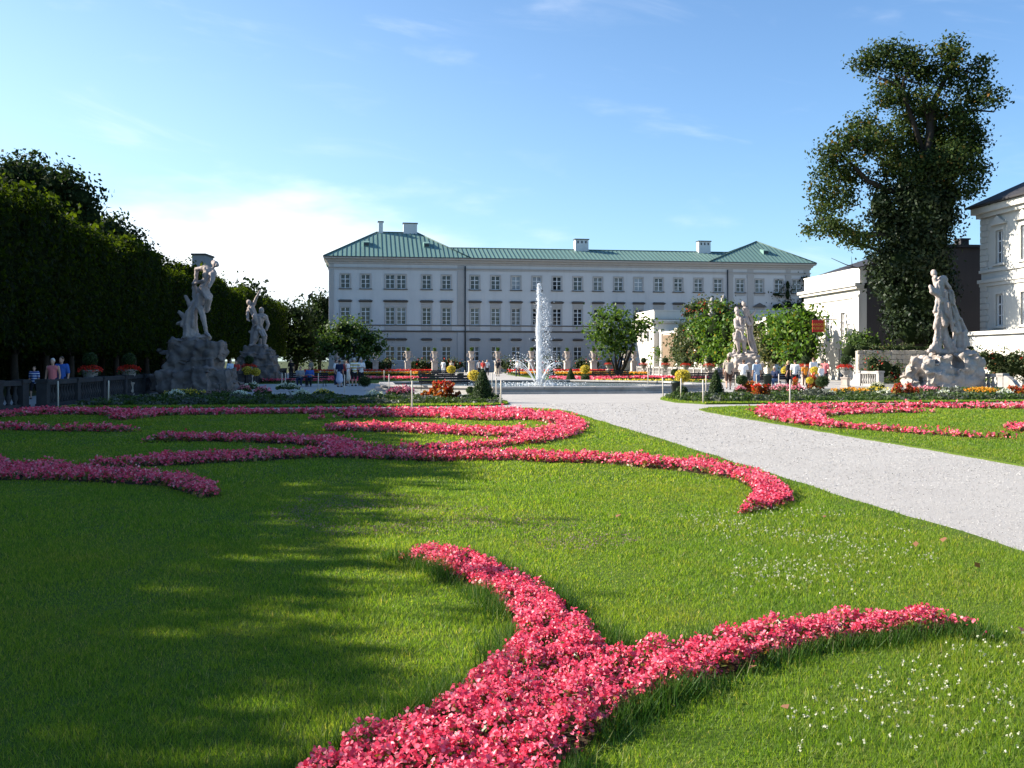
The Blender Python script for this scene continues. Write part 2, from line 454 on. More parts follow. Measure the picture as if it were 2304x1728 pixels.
    m_stone("balustrade_dark", (0.055, 0.055, 0.058), (0.028, 0.028, 0.030), 1.2)  # left balustrades: same stone, darkened to paint in the shade of the trees
    m_stone("urn_stone", (0.60, 0.52, 0.44), (0.38, 0.31, 0.26), 1.6)
    m_stone("basin_stone", (0.52, 0.49, 0.45), (0.36, 0.34, 0.31), 0.9)
    m_stone("rubble_stone", (0.50, 0.44, 0.36), (0.34, 0.29, 0.23), 1.6)
    m_plain("rubble_mortar", (0.36, 0.33, 0.28), 0.95, 0.1, 0.3, 8)
    # copper roof, patina
    t = NT("copper_patina")
    a = t.noise(0.35, 5, 0.6); b = t.noise(2.2, 5, 0.65, stretch=(1, 0.3, 0.3)); r = t.island()
    c = t.mix(a, (0.110, 0.215, 0.182), (0.152, 0.272, 0.232)); c = t.mix(t.maprange(b, 0.5, 0.8, 0, 0.6), c, (0.095, 0.15, 0.13))
    c = t.mix(t.maprange(r, 0, 1, 0, 0.35), c, (0.22, 0.31, 0.28))
    MATS["copper_patina"] = t.done(t.principled(c, 0.6, 0.3))
    m_plain("copper_seam", (0.075, 0.125, 0.11), 0.6, 0.3, 0.3)
    m_plain("gutter", (0.035, 0.045, 0.05), 0.5, 0.4, 0.3)
    m_plain("slate_roof", (0.035, 0.033, 0.036), 0.7, 0.3, 0.3, 2)
    m_plain("white_paint", (0.74, 0.74, 0.73), 0.5, 0.4, 0.06)
    m_plain("window_frame", (0.66, 0.67, 0.68), 0.5, 0.4, 0.06)
    # window glass: dark rooms, pale blinds
    for nm, c0, c1, sc in (("glass_dark", (0.012, 0.014, 0.017), (0.05, 0.055, 0.06), 1.1), ("glass_mixed", (0.02, 0.022, 0.025), (0.22, 0.22, 0.21), 0.9), ("glass_blind", (0.22, 0.25, 0.28), (0.30, 0.33, 0.36), 0.4)):
        t = NT(nm); n = t.noise(sc, 3, 0.5)
        MATS[nm] = t.done(t.principled(t.mix(t.maprange(n, 0.4, 0.65), c0, c1), 0.06, 0.5))
    m_plain("post_paint", (0.74, 0.66, 0.55), 0.6, 0.3, 0.08)
    m_plain("bench_wood", (0.030, 0.022, 0.018), 0.6, 0.3, 0.4)
    m_plain("iron", (0.02, 0.02, 0.02), 0.5, 0.4, 0.3)
    m_plain("bin_green", (0.012, 0.025, 0.018), 0.5, 0.4, 0.2)
    m_plain("sign_red", (0.55, 0.035, 0.028), 0.6, 0.3, 0.06, 3)
    m_plain("sign_yellow", (0.80, 0.50, 0.06), 0.6, 0.3, 0.05)
    m_plain("trellis_wood", (0.42, 0.31, 0.21), 0.8, 0.2, 0.25, 4)
    m_plain("tower_wall", (0.20, 0.21, 0.24), 0.9, 0.1, 0.1)
    m_plain("flag_cloth", (0.04, 0.035, 0.05), 0.8, 0.1, 0.1)
    # water
    t = NT("water"); n = t.noise(4, 5, 0.6)
    MATS["water"] = t.done(t.principled((0.10, 0.13, 0.13), 0.12, 0.5, t.bump(n, 0.6, 0.08)))
    t = NT("spray")
    d = t.node("ShaderNodeBsdfDiffuse"); d.inputs[0].default_value = (0.92, 0.94, 0.96, 1)
    tr = t.node("ShaderNodeBsdfTranslucent"); tr.inputs[0].default_value = (0.92, 0.94, 0.96, 1)
    mx = t.node("ShaderNodeMixShader"); mx.inputs[0].default_value = 0.5
    t.l.new(d.outputs[0], mx.inputs[1]); t.l.new(tr.outputs[0], mx.inputs[2]); MATS["spray"] = t.done(mx.outputs[0])
    # skin, hair
    m_plain("skin", (0.55, 0.32, 0.22), 0.6, 0.3, 0.05)
    m_plain("hair_white", (0.62, 0.58, 0.52), 0.7, 0.2, 0.1); m_plain("hair_dark", (0.03, 0.02, 0.015), 0.6, 0.3, 0.2)
    m_plain("hair_brown", (0.10, 0.055, 0.03), 0.6, 0.3, 0.2); m_plain("hair_blond", (0.45, 0.32, 0.16), 0.6, 0.3, 0.2)
    for nm, c in dict(white=(0.76, 0.76, 0.76), black=(0.018, 0.018, 0.022), navy=(0.02, 0.03, 0.07), blue=(0.05, 0.13, 0.42), paleblue=(0.42, 0.52, 0.64), red=(0.50, 0.06, 0.05),
                      pink=(0.70, 0.20, 0.20), tan=(0.40, 0.34, 0.27), denim=(0.10, 0.16, 0.28), grey=(0.30, 0.30, 0.31), brown=(0.09, 0.05, 0.035), orange=(0.70, 0.24, 0.03), cream=(0.66, 0.60, 0.50), skirt=(0.46, 0.52, 0.66), shoe=(0.05, 0.04, 0.035)).items():
        m_plain("cloth_" + nm, c, 0.85, 0.15, 0.08, 9)
    t = NT("cloth_stripe_yellow")
    z = t.node("ShaderNodeSeparateXYZ"); t.l.new(t.coords("obj"), z.inputs[0])
    w = t.math('GREATER_THAN', t.math('SINE', t.math('MULTIPLY', z.outputs[2], 34.0)), 0.2)
    MATS["cloth_stripe_yellow"] = t.done(t.principled(t.mix(w, (0.76, 0.75, 0.70), (0.55, 0.40, 0.08)), 0.85, 0.15))
    t = NT("cloth_stripe_blue")
    z = t.node("ShaderNodeSeparateXYZ"); t.l.new(t.coords("obj"), z.inputs[0])
    w = t.math('GREATER_THAN', t.math('SINE', t.math('MULTIPLY', z.outputs[2], 60.0)), 0.35)
    MATS["cloth_stripe_blue"] = t.done(t.principled(t.mix(w, (0.04, 0.08, 0.28), (0.6, 0.62, 0.68)), 0.85, 0.15))
build_materials()
M = MATS

# ------------------------------------------------------------------ ground, gravel, lawns
def sheet(name, poly, z, mat, kind="structure", thick=None):
    mb = MB()
    if thick: mb.prism(poly, z - thick, z)
    else: mb.add([(p[0], p[1], z) for p in poly], [tuple(range(len(poly)))])
    return tag(mb.build(name, mat), kind=kind)
def ccw(poly):
    a = sum(poly[i][0] * poly[(i + 1) % len(poly)][1] - poly[(i + 1) % len(poly)][0] * poly[i][1] for i in range(len(poly)))
    return poly if a > 0 else poly[::-1]
def wobble(poly, step=0.35, amp=0.03, seed=1):
    r = np.random.default_rng(seed); out = []
    n = len(poly); acc = 0.0
    for i in range(n):
        a, b = Vector(poly[i][:2]), Vector(poly[(i + 1) % n][:2])
        L = (b - a).length; k = max(1, int(L / step))
        nrm = Vector((-(b - a).y, (b - a).x)).normalized() if L > 0 else Vector((0, 0))
        for j in range(k):
            acc = acc * 0.7 + r.normal() * amp * 0.6
            p = a.lerp(b, j / k) + nrm * acc
            out.append((p.x, p.y))
    return out
def arc(c, r, a0, a1, n=8):
    return [(c[0] + r * math.cos(R(a0 + (a1 - a0) * i / n)), c[1] + r * math.sin(R(a0 + (a1 - a0) * i / n))) for i in range(n + 1)]
def W(x, w): return (x, w + 0.15 * x)          # cross lines of the garden: y = w + 0.15 x

sheet("ground", [(-2500, -600), (2500, -600), (2500, 4000), (-2500, 4000)], -0.03, M["ground"])
sheet("gravel_path", [UV(-16.9, -9).xy[:], UV(48, -9).xy[:], UV(48, 141).xy[:], UV(-16.9, 141).xy[:]], 0.0, M["gravel"])
LAWN_Z = 0.03
lawn_left = ccw([UV(-15.5, -7).xy[:], UV(5.07, -7).xy[:], UV(5.07, 12).xy[:], UV(5.10, 28).xy[:], UV(5.02, 31.5).xy[:], UV(4.75, 33.0).xy[:], UV(4.1, 34.0).xy[:], W(-0.4, 34.25), W(-8, 34.2), W(-15, 34.1), W(-19.0, 34.0)])
lawn_right = ccw([UV(9.30, -7).xy[:], UV(44, -7).xy[:], W(42, 35.0), W(20, 34.8), W(9, 34.6), W(7.6, 34.35), W(6.7, 33.6), W(6.1, 32.4), UV(9.28, 29.5).xy[:], UV(9.30, 20).xy[:]])
lawn_left_w = wobble(lawn_left, 0.3, 0.03, 3); lawn_right_w = wobble(lawn_right, 0.3, 0.03, 4)
sheet("lawn", lawn_left_w, LAWN_Z, M["turf"], thick=0.05)
sheet("lawn", lawn_right_w, LAWN_Z, M["turf"], thick=0.05)
border_left = ccw([W(-15.2, 36.2), W(-1.0, 36.1), W(-0.15, 37.4), W(-0.2, 39.5), W(-1.2, 42.0), W(-3.0, 43.5), W(-9.0, 43.5), W(-15.5, 42.6)])
border_right = ccw([W(7.1, 36.4), W(40, 36.6), W(40, 46.5), W(15.0, 46.0), W(9.5, 45.0), W(6.6, 43.2), W(6.1, 41.2), W(6.25, 38.2)])
sheet("planting_bed", wobble(border_left, 0.4, 0.03, 5), 0.05, M["turf"], thick=0.07)
sheet("planting_bed", wobble(border_right, 0.4, 0.03, 6), 0.05, M["turf"], thick=0.07)

# ------------------------------------------------------------------ walls with openings
def wall_holes(W_, H_, holes, reveal=0.22, z0=0.0):
    """front wall in the local xz plane (y = 0), looking along +y; holes are real openings with reveals"""
    xs = sorted({0.0, W_, *[h[0] for h in holes], *[h[1] for h in holes]})
    zs = sorted({z0, H_, *[h[2] for h in holes], *[h[3] for h in holes]})
    mb = MB()
    for i in range(len(xs) - 1):
        run = None
        for j in range(len(zs) - 1):
            cx, cz = (xs[i] + xs[i + 1]) / 2, (zs[j] + zs[j + 1]) / 2
            if any(h[0] < cx < h[1] and h[2] < cz < h[3] for h in holes): continue
            mb.add([(xs[i], 0, zs[j]), (xs[i + 1], 0, zs[j]), (xs[i + 1], 0, zs[j + 1]), (xs[i], 0, zs[j + 1])], [(0, 1, 2, 3)])
    for (a, b, c, d) in holes:
        mb.add([(a, 0, c), (b, 0, c), (b, 0, d), (a, 0, d), (a, reveal, c), (b, reveal, c), (b, reveal, d), (a, reveal, d)],
               [(0, 4, 5, 1), (1, 5, 6, 2), (2, 6, 7, 3), (3, 7, 4, 0)])
    return mb
def window_meshes(tag_, w, h, rows, surround=0.16, hood=None, sill=True, pediment=None, apron=False):
    """meshes around the bottom centre of the opening; y < 0 is outside"""
    d = {}
    g = MB(); g.box(-w / 2, w / 2, 0.20, 0.23, 0, h); d["pane"] = g.mesh("pane_" + tag_)
    f = MB(); t = 0.075
    f.box(-w / 2, -w / 2 + t, 0.12, 0.198, 0, h); f.box(w / 2 - t, w / 2, 0.12, 0.198, 0, h)
    f.box(-w / 2 + t, w / 2 - t, 0.12, 0.198, 0, t); f.box(-w / 2 + t, w / 2 - t, 0.12, 0.198, h - t, h)
    f.box(-0.055, 0.055, 0.118, 0.198, t, h - t)
    for k, r in enumerate(rows):
        hh = 0.05 if k == len(rows) - 1 else 0.03
        for (a, b) in ((-w / 2 + t, -0.055), (0.055, w / 2 - t)): f.box(a, b, 0.125, 0.198, h * r - hh, h * r + hh)
    d["frame"] = f.mesh("frame_" + tag_)
    if surround:
        s = MB(); q = surround
        s.box(-w / 2 - q, -w / 2, -0.06, 0.05, -0.02, h + q); s.box(w / 2, w / 2 + q, -0.06, 0.05, -0.02, h + q)
        s.box(-w / 2, w / 2, -0.06, 0.05, h, h + q)
        if hood: s.box(-w / 2 - q, w / 2 + q, -0.045, 0.03, h + q, hood - 0.02)
        if apron: s.box(-w / 2 - q, w / 2 + q, -0.035, 0.03, -apron, -0.16)
        d["surround"] = s.mesh("surround_" + tag_)
    if sill:
        s = MB(); s.box(-w / 2 - surround - 0.1, w / 2 + surround + 0.1, -0.15, 0.06, -0.16, -0.022); d["sill"] = s.mesh("sill_" + tag_)
    if hood:
        s = MB(); q = w / 2 + surround + 0.2
        if pediment:
            s.add([(-q, -0.25, hood), (q, -0.25, hood), (0, -0.25, hood + pediment), (-q, 0.05, hood), (q, 0.05, hood), (0, 0.05, hood + pediment)],
                  [(0, 1, 2), (5, 4, 3), (0, 3, 4, 1), (1, 4, 5, 2), (2, 5, 3, 0)])
            s.box(-q - 0.05, q + 0.05, -0.30, 0.04, hood - 0.12, hood - 0.003)
        else:
            prof = [(-q + 0.12, -0.10, hood - 0.02), (q - 0.12, -0.10, hood - 0.02), (q, -0.36, hood + 0.15), (-q, -0.36, hood + 0.15), (-q, -0.36, hood + 0.22), (q, -0.36, hood + 0.22), (q - 0.28, 0.03, hood + 0.36), (-q + 0.28, 0.03, hood + 0.36), (-q + 0.12, 0.03, hood - 0.02), (q - 0.12, 0.03, hood - 0.02)]
            s.add(prof, [(0, 1, 2, 3), (3, 2, 5, 4), (4, 5, 6, 7), (0, 8, 9, 1), (8, 7, 6, 9), (0, 3, 4, 7, 8), (1, 9, 6, 5, 2)])
        d["hood"] = s.mesh("hood_" + tag_)
    return d
def put_window(parent, ms, x, z, glass, frame_m, trim_m, hood_m):
    w = obj("window", ms["pane"].copy() if ms["pane"].users and len(ms["pane"].materials) else ms["pane"], None, parent, (x, 0, z))
    if len(w.data.materials) == 0: w.data.materials.append(glass)
    w.data.materials[0] = glass
    obj("frame", ms["frame"], frame_m, w)
    if "surround" in ms: obj("surround", ms["surround"], trim_m, w)
    if "sill" in ms: obj("sill", ms["sill"], hood_m if trim_m is M["palace_trim"] else trim_m, w)
    if "hood" in ms: obj("hood", ms["hood"], hood_m, w)
    return w

# ------------------------------------------------------------------ the palace
def build_palace():
    A = R(8.7); ca, sa = math.cos(A), math.sin(A)
    X0, Y0 = -26.0, 145.0
    def S(px):
        k = (px - CX) / F
        return (Y0 * k - X0) / (ca - k * sa)
    def Yof(s): return Y0 + s * sa
    L = S(1822.0)
    root = empty("palace", (X0, Y0, 0), A, "long three storey white palace with green copper roof and grey trim behind the fountain", "palace")
    EAVE = 16.35
    cols_main = [776.8, 822.6, None, 959.8, 1004.3, 1068.3, 1115, 1161, 1207.7, 1253.3, 1300, 1345.4, 1391.7, 1436.5, 1482, 1526.3, 1571.6, 1615.8]
    cols = [S(p) for p in cols_main if p] + [S(877.6), S(902.9)]
    wing = [S(p) for p in (1665.7, 1708.5, 1752.5, 1792.6)]
    W_, H3, H2, H1 = 1.28, 1.98, 2.42, 2.05
    Z3, Z2_, Z1_ = 11.95, 6.82, 1.62
    holes_up, holes_lo = [], []
    for x in cols + wing:
        holes_up.append((x - W_ / 2, x + W_ / 2, Z3, Z3 + H3)); holes_up.append((x - W_ / 2, x + W_ / 2, Z2_, Z2_ + H2))
        holes_lo.append((x - W_ / 2, x + W_ / 2, Z1_, Z1_ + H1))
    wall_holes(L, EAVE, holes_up, z0=5.9).build("wall", M["palace_wall"], root)
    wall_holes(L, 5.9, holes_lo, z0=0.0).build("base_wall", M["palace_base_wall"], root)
    D = 15.0
    mb = MB()
    mb.add([(0, 0, 0), (0, D, 0), (0, D, EAVE), (0, 0, EAVE), (L, 0, 0), (L, D, 0), (L, D, EAVE), (L, 0, EAVE)], [(0, 3, 2, 1), (4, 5, 6, 7), (1, 2, 6, 5)])
    mb.build("side_wall", M["palace_wall"], root)
    def prof_band(name, prof, mat, x0=-0.0, x1=L, ret=6.0):     # prof: (outward, z) closed polygon swept along the front, with returned ends
        mb = MB(); n = len(prof)
        rows = [[(x0 - o, ret, z) for o, z in prof], [(x0 - o, -o, z) for o, z in prof], [(x1 + o, -o, z) for o, z in prof], [(x1 + o, ret, z) for o, z in prof]]
        vs = [v for r_ in rows for v in r_]
        fs = []
        for j in range(3):
            for i in range(n):
                k = (i + 1) % n
                fs.append((j * n + i, j * n + k, (j + 1) * n + k, (j + 1) * n + i))
        fs.append(tuple(range(n))); fs.append(tuple(range(4 * n - 1, 3 * n - 1, -1)))
        mb.add(vs, fs); return mb.build(name, mat, root)
    prof_band("cornice", [(-0.1, 15.42), (0.12, 15.45), (0.16, 15.70), (0.34, 15.78), (0.42, 16.0), (0.72, 16.12), (0.78, 16.33), (-0.1, 16.34)], M["palace_trim"])
    prof_band("architrave", [(-0.05, 14.60), (0.05, 14.60), (0.05, 14.84), (0.16, 14.88), (0.16, 14.98), (-0.05, 14.99)], M["palace_trim"])
    prof_band("string_course", [(-0.05, 6.62), (0.08, 6.62), (0.13, 6.68), (0.13, 6.76), (-0.05, 6.78)], M["palace_hood"])
    prof_band("string_course", [(-0.05, 5.72), (0.09, 5.74), (0.16, 5.86), (0.16, 5.96), (-0.05, 5.97)], M["palace_hood"])
    prof_band("plinth", [(-0.05, 0.0), (0.12, 0.0), (0.12, 0.85), (0.04, 0.92), (-0.05, 0.92)], M["palace_trim"])
    # pilasters and grey panels
    for (a, b) in ((740.5, 751), (1029.5, 1044.5), (1638, 1649), (1681, 1695), (1768, 1779), (1808, 1821)):
        xa, xb = S(a), S(b)
        mb = MB(); mb.box(max(xa, 0.02), xb, -0.10, 0.05, 6.79, 14.595); mb.box(max(xa, 0.02) - 0.0, xb, -0.045, 0.05, 14.995, 15.41)
        mb.box(max(xa, 0.02) - 0.06, xb + 0.06, -0.16, 0.05, 14.2, 14.55) if b > 1600 else None
        mb.build("pilaster", M["palace_trim"], root)
        MB().box(max(xa, 0.02), xb, -0.09, 0.05, 0.93, 5.715).build("pilaster", M["palace_base_wall"], root)
    xs = sorted(cols + wing)
    for x in xs:
        if any(abs(x - S(p)) < 0.1 for p in (877.6, 902.9)): continue
        MB().box(x - W_ / 2 - 0.16, x + W_ / 2 + 0.16, -0.035, 0.05, 5.975, 6.615).build("apron_panel", M["palace_trim"], root)
    MB().box(S(877.6) - W_ / 2 - 0.16, S(902.9) + W_ / 2 + 0.16, -0.035, 0.05, 5.975, 6.615).build("apron_panel", M["palace_trim"], root)
    # windows
    w3 = window_meshes("top", W_, H3, (0.36, 0.66), 0.17)
    w2 = window_meshes("mid", W_, H2, (0.25, 0.50, 0.75), 0.16, hood=3.18, sill=False)
    w1 = window_meshes("low", W_, H1, (0.34, 0.66), 0.0, hood=2.92, sill=False)
    w3p = window_meshes("topwing", W_, H3, (0.36, 0.66), 0.17, apron=0.55)
    w2p = window_meshes("midwing", W_, H2, (0.25, 0.50, 0.75), 0.16, hood=3.0, sill=False, pediment=0.55)
    panes = {}
    def place(ms, key, x, z, g, hm):
        k = (key, g)
        if k not in panes:
            me = ms["pane"].copy(); me.materials.append(M[g]); panes[k] = me
        w = obj("window", panes[k], None, root, (x, 0, z))
        obj("frame", ms["frame"], M["window_frame"], w)
        if "surround" in ms: obj("surround", ms["surround"], M["palace_trim"], w)
        if "sill" in ms: obj("sill", ms["sill"], M["palace_hood"], w)
        if "hood" in ms: obj("hood", ms["hood"], hm, w)
    r = np.random.default_rng(5)
    blind = {1161, 1207.7, 1436.5}
    inv = {round(S(p), 2): p for p in [c for c in cols_main if c] + [877.6, 902.9]}
    for x in cols:
        p = inv[round(x, 2)]
        g3 = "glass_blind" if p in blind else ("glass_mixed" if p > 1300 else "glass_dark")
        place(w3, "t", x, Z3, g3, M["palace_hood"])
        place(w2, "m", x, Z2_, ["glass_dark", "glass_mixed"][int(p in (1068.3, 1115, 1161, 902.9))], M["palace_hood"])
        place(w1, "l", x, Z1_, "glass_mixed" if p > 1060 else "glass_dark", M["palace_hood"])
    for i, x in enumerate(wing):
        place(w3p, "tp", x, Z3, "glass_mixed", M["palace_hood"])
        place(w2p, "mp", x, Z2_, "glass_dark", M["palace_hood"])
        place(w1, "l", x, Z1_, "glass_dark", M["palace_hood"])
    # rain pipe
    for p in (1046.5, 1636):
        mb = MB(); mb.tube([(S(p), -0.22, 0.0), (S(p), -0.22, 15.3)], 0.10, 8); mb.build("rain_pipe", M["gutter"], root)
    # roofs: front and back slopes with standing seams
    def roof_piece(name, quads, seams, parent=None):
        mb = MB()
        for q in quads: mb.add(q, [tuple(range(len(q)))])
        o = mb.build(name, M["copper_patina"], parent or root)
        return o
    OV = 0.72
    RB, RZ = 5.0, 18.45
    za = EAVE + 0.03
    main = roof_piece("roof", [[(S(945), -OV, za), (S(1705), -OV, za), (S(1705), RB, RZ), (S(945), RB, RZ)], [(S(945), RB, RZ), (S(1705), RB, RZ), (S(1705), D + OV, za), (S(945), D + OV, za)]], None)
    mb = MB()
    n = int(L / 0.62); dx = L / n
    xl0, xl1 = S(1000), S(1640)
    hh = math.hypot(RB + OV, RZ - za)
    for i in range(n + 1):
        x = i * dx
        if x < S(955) or x > S(1700): continue
        mb.add([(x - .022, -OV, za + .01), (x + .022, -OV, za + .01), (x + .022, RB, RZ + .01), (x - .022, RB, RZ + .01), (x - .022, -OV, za + .09), (x + .022, -OV, za + .09), (x + .022, RB, RZ + .09), (x - .022, RB, RZ + .09)],
               [(0, 1, 5, 4), (4, 5, 6, 7), (0, 4, 7, 3), (1, 2, 6, 5)])
    mb.build("standing_seam", M["copper_seam"], main)
    MB().tube([(S(960), RB, RZ + .05), (S(1690), RB, RZ + .05)], 0.09, 6).build("ridge_cap", M["copper_seam"], main)
    # pavilion roofs
    def pavilion(x0, x1, tx0, tx1, ty, tz, back, nm):
        e = [(x0, -OV - .02, za + .02), (x1, -OV - .02, za + .02), (x1, back, za + .02), (x0, back, za + .02)]
        t0, t1 = (tx0, ty, tz), (tx1, ty, tz)
        t2, t3 = (tx1, back - ty, tz), (tx0, back - ty, tz)
        if tx0 == tx1: quads = [[e[0], e[1], t0], [e[1], e[2], t2, t0] if back - ty > ty else [e[1], e[2], t0], [e[2], e[3], t2], [e[3], e[0], t0, t2] if back - ty > ty else [e[3], e[0], t0]]
        else: quads = [[e[0], e[1], t1, t0], [e[1], e[2], t2, t1], [e[2], e[3], t3, t2], [e[3], e[0], t0, t3], [t0, t1, t2, t3]]
        o = roof_piece("pavilion_roof", quads, None)
        mb = MB()
        def seam(p, q):
            p, q = Vector(p), Vector(q)
            mb.tube([p + Vector((0, 0, .04)), q + Vector((0, 0, .03))], 0.035, 4, False)
        w = x1 - x0; k = int(w / 0.62)
        for i in range(1, k):
            x = x0 + w * i / k
            if x < tx0: f = (x - x0) / (tx0 - x0)
            elif x > tx1: f = (x1 - x) / (x1 - tx1)
            else: f = 1.0
            seam((x, -OV - .02, za + .02), (x, -OV - .02 + f * (ty + OV), za + .02 + f * (tz - za)))
        for s_, xx, tx in ((0, x1, tx1), (1, x0, tx0)):
            kk = int((back + OV) / 0.62)
            for i in range(1, kk):
                y = -OV + (back + OV) * i / kk
                f = min(1.0, (y + OV) / (ty + OV), (back - y) / ty)
                seam((xx, y, za + .02), (xx + f * (tx - xx), y, za + .02 + f * (tz - za)))
        mb.build("standing_seam", M["copper_seam"], o)
        rc = MB()
        for a, b in ((e[0], t0), (e[1], t1), (t0, t1)):
            if (Vector(a) - Vector(b)).length > .1: rc.tube([Vector(a) + Vector((0, 0, .06)), Vector(b) + Vector((0, 0, .06))], 0.10, 6)
        rc.build("ridge_cap", M["copper_seam"], o)
        return o
    def SB(px, b):       # s for a column seen at depth b behind the facade line
        k = (px - CX) / F
        # point: X = X0 + s*ca - b*sa ; Y = Y0 + s*sa + b*ca
        return (k * (Y0 + b * ca) - X0 + b * sa) / (ca - k * sa)
    pl = pavilion(-OV, SB(1030, 0) + 1.8, SB(848, 8.0), SB(939, 8.0), 8.0, 20.95, 17.0, "l")
    pr = pavilion(SB(1592, 0), L + OV, SB(1702, 7.6), SB(1702, 7.6), 7.6, 20.55, 16.0, "r")
    g = MB(); g.box(-OV - .06, L + OV + .06, -OV - .12, -OV + .02, EAVE - 0.02, EAVE + 0.10); g.build("gutter", M["gutter"], root)
    # chimneys
    def chimney(pxa, pxb, b, ztop, zbot, parent, vents):
        xa, xb = SB(pxa, b), SB(pxb, b)
        w = xb - xa
        mb = MB(); mb.box(xa, xb, b - 0.5, b + 0.6, zbot, ztop); c = mb.build("chimney", M["chimney_wall"], parent)
        MB().box(xa - .12, xb + .12, b - .62, b + .72, ztop + .002, ztop + .12).build("chimney_cap", M["gutter"], c)
        for i in range(vents):
            x = xa + w * (i + 0.7) / (vents + 0.4)
            MB().box(x - .10, x + .10, b - .53, b - .495, ztop - .55, ztop - .18).build("vent", M["gutter"], c)
    chimney(851.5, 861.5, 8.2, 22.5, 20.6, pl, 0)
    chimney(907.5, 938, 8.2, 22.35, 20.6, pl, 0)
    chimney(1293, 1322.5, 4.9, 20.0, 17.9, main, 3)
    chimney(1570, 1596.5, 4.9, 20.05, 17.9, main, 3)
    # roof hatches
    for px, py, parent, ty, tz in ((824.5, 553, pl, 8.0, 20.95), (960, 556, pl, 8.0, 20.95), (1722.5, 572, pr, 7.6, 20.55)):
        f = 0.42 if parent is pl else 0.40
        y = -OV + f * (ty + OV); z = za + f * (tz - za)
        x = SB(px, y)
        sl = (tz - za) / (ty + OV)
        mb = MB()
        mb.add([(x - .42, y - .25, z - .16), (x + .42, y - .25, z - .16), (x + .42, y - .25, z + .55), (x - .42, y - .25, z + .55), (x - .42, y + 1.2, z + 1.2 * sl - .02), (x + .42, y + 1.2, z + 1.2 * sl - .02), (x - .42, y + 1.2, z + .5 + 0.8 * sl), (x + .42, y + 1.2, z + .5 + 0.8 * sl)],
               [(0, 1, 2, 3), (3, 2, 7, 6), (0, 3, 6, 4), (1, 5, 7, 2), (4, 6, 7, 5)])
        o = mb.build("roof_hatch", M["copper_patina"], parent)
        MB().box(x - .34, x + .34, y - .28, y - .252, z + .04, z + .46).build("hatch_opening", M["gutter"], o)
    return root
build_palace()

# ------------------------------------------------------------------ low wing of the orangery, in front of the palace's right end
def block_trim(mb, x0, x1, y0, y1, z0, z1, out):
    mb.box(x0 - out, x1 + out, y0 - out, y1 + out, z0, z1)
def build_orangery():
    o = Vector(((1472 - CX) / F * 134.0, 134.0, 0))
    root = empty("orangery", o, R(7.0), "low cream orangery wing with flat attic in front of the palace's right end", "building")
    L, D = 34.0, 10.0
    holes = []
    wall_holes(L, 8.15, [], z0=0).build("wall", M["cream_wall"], root)
    mb = MB(); mb.add([(0, 0, 0), (0, D, 0), (0, D, 8.15), (0, 0, 8.15), (L, 0, 0), (L, D, 0), (L, D, 8.15), (L, 0, 8.15)], [(0, 3, 2, 1), (4, 5, 6, 7), (1, 2, 6, 5)])
    mb.build("side_wall", M["cream_wall"], root)
    mb = MB(); mb.box(-.3, L + .3, -.3, D + .3, 6.55, 6.75); mb.box(-.5, L + .5, -.5, D + .5, 6.753, 7.0); mb.box(-.08, L + .08, -.08, D + .08, 8.153, 8.3)
    mb.build("cornice", M["cream_wall"], root)
    MB().box(-.45, L + .45, -.45, D + .45, 7.003, 7.07).build("gutter", M["gutter"], root)
    MB().box(-.06, .5, -.06, .5, 0, 6.54).build("pilaster", M["cream_wall"], root)
    MB().box(-.06, .5, D - .5, D + .06, 0, 6.54).build("pilaster", M["cream_wall"], root)
    # windows on the sunny side
    for y in (3.2, 6.6): MB().box(-.04, .05, y - .5, y + .5, 4.2, 5.6).build("window", M["glass_mixed"], root)
    for x in (4, 10): MB().box(x - .7, x + .7, -.05, .03, 2.5, 5.2).build("window", M["glass_dark"], root)
build_orangery()

# ------------------------------------------------------------------ wall between garden and orangery court, with trellis
def build_garden_wall():
    a, b = UV(33.0, 82.0), UV(33.0, 131.0)
    root = empty("garden_wall", UV(33.0, 131.0), -math.pi / 2 + AX, "tall plastered garden wall with coping running towards the orangery", "wall")
    L = 40.5
    MB().box(0, L, 0, 0.5, 0, 5.1).build("wall", M["garden_wall"], root)
    mb = MB(); mb.box(-.05, L, -.14, .64, 5.103, 5.34); mb.build("coping", M["cream_wall"], root)
    for x in (0.4, 8.2, 16.5, 25.0, 33.4, 39.55):
        mb = MB(); mb.box(x, x + 0.9, -.22, 0.003, 0, 5.10); mb.box(x - .08, x + .98, -.30, .7, 5.343, 5.62); mb.build("pilaster", M["cream_wall"], root)
    # wooden trellis on the far bay
    for x in np.arange(1.6, 8.0, 0.26): MB().box(x, x + .09, -.12, -.06, .1, 4.9).build("trellis_batten", M["trellis_wood"], root)
    for z in (0.9, 2.5, 4.6): MB().box(1.5, 8.0, -.055, -.003, z, z + .12).build("trellis_rail", M["trellis_wood"], root)
build_garden_wall()

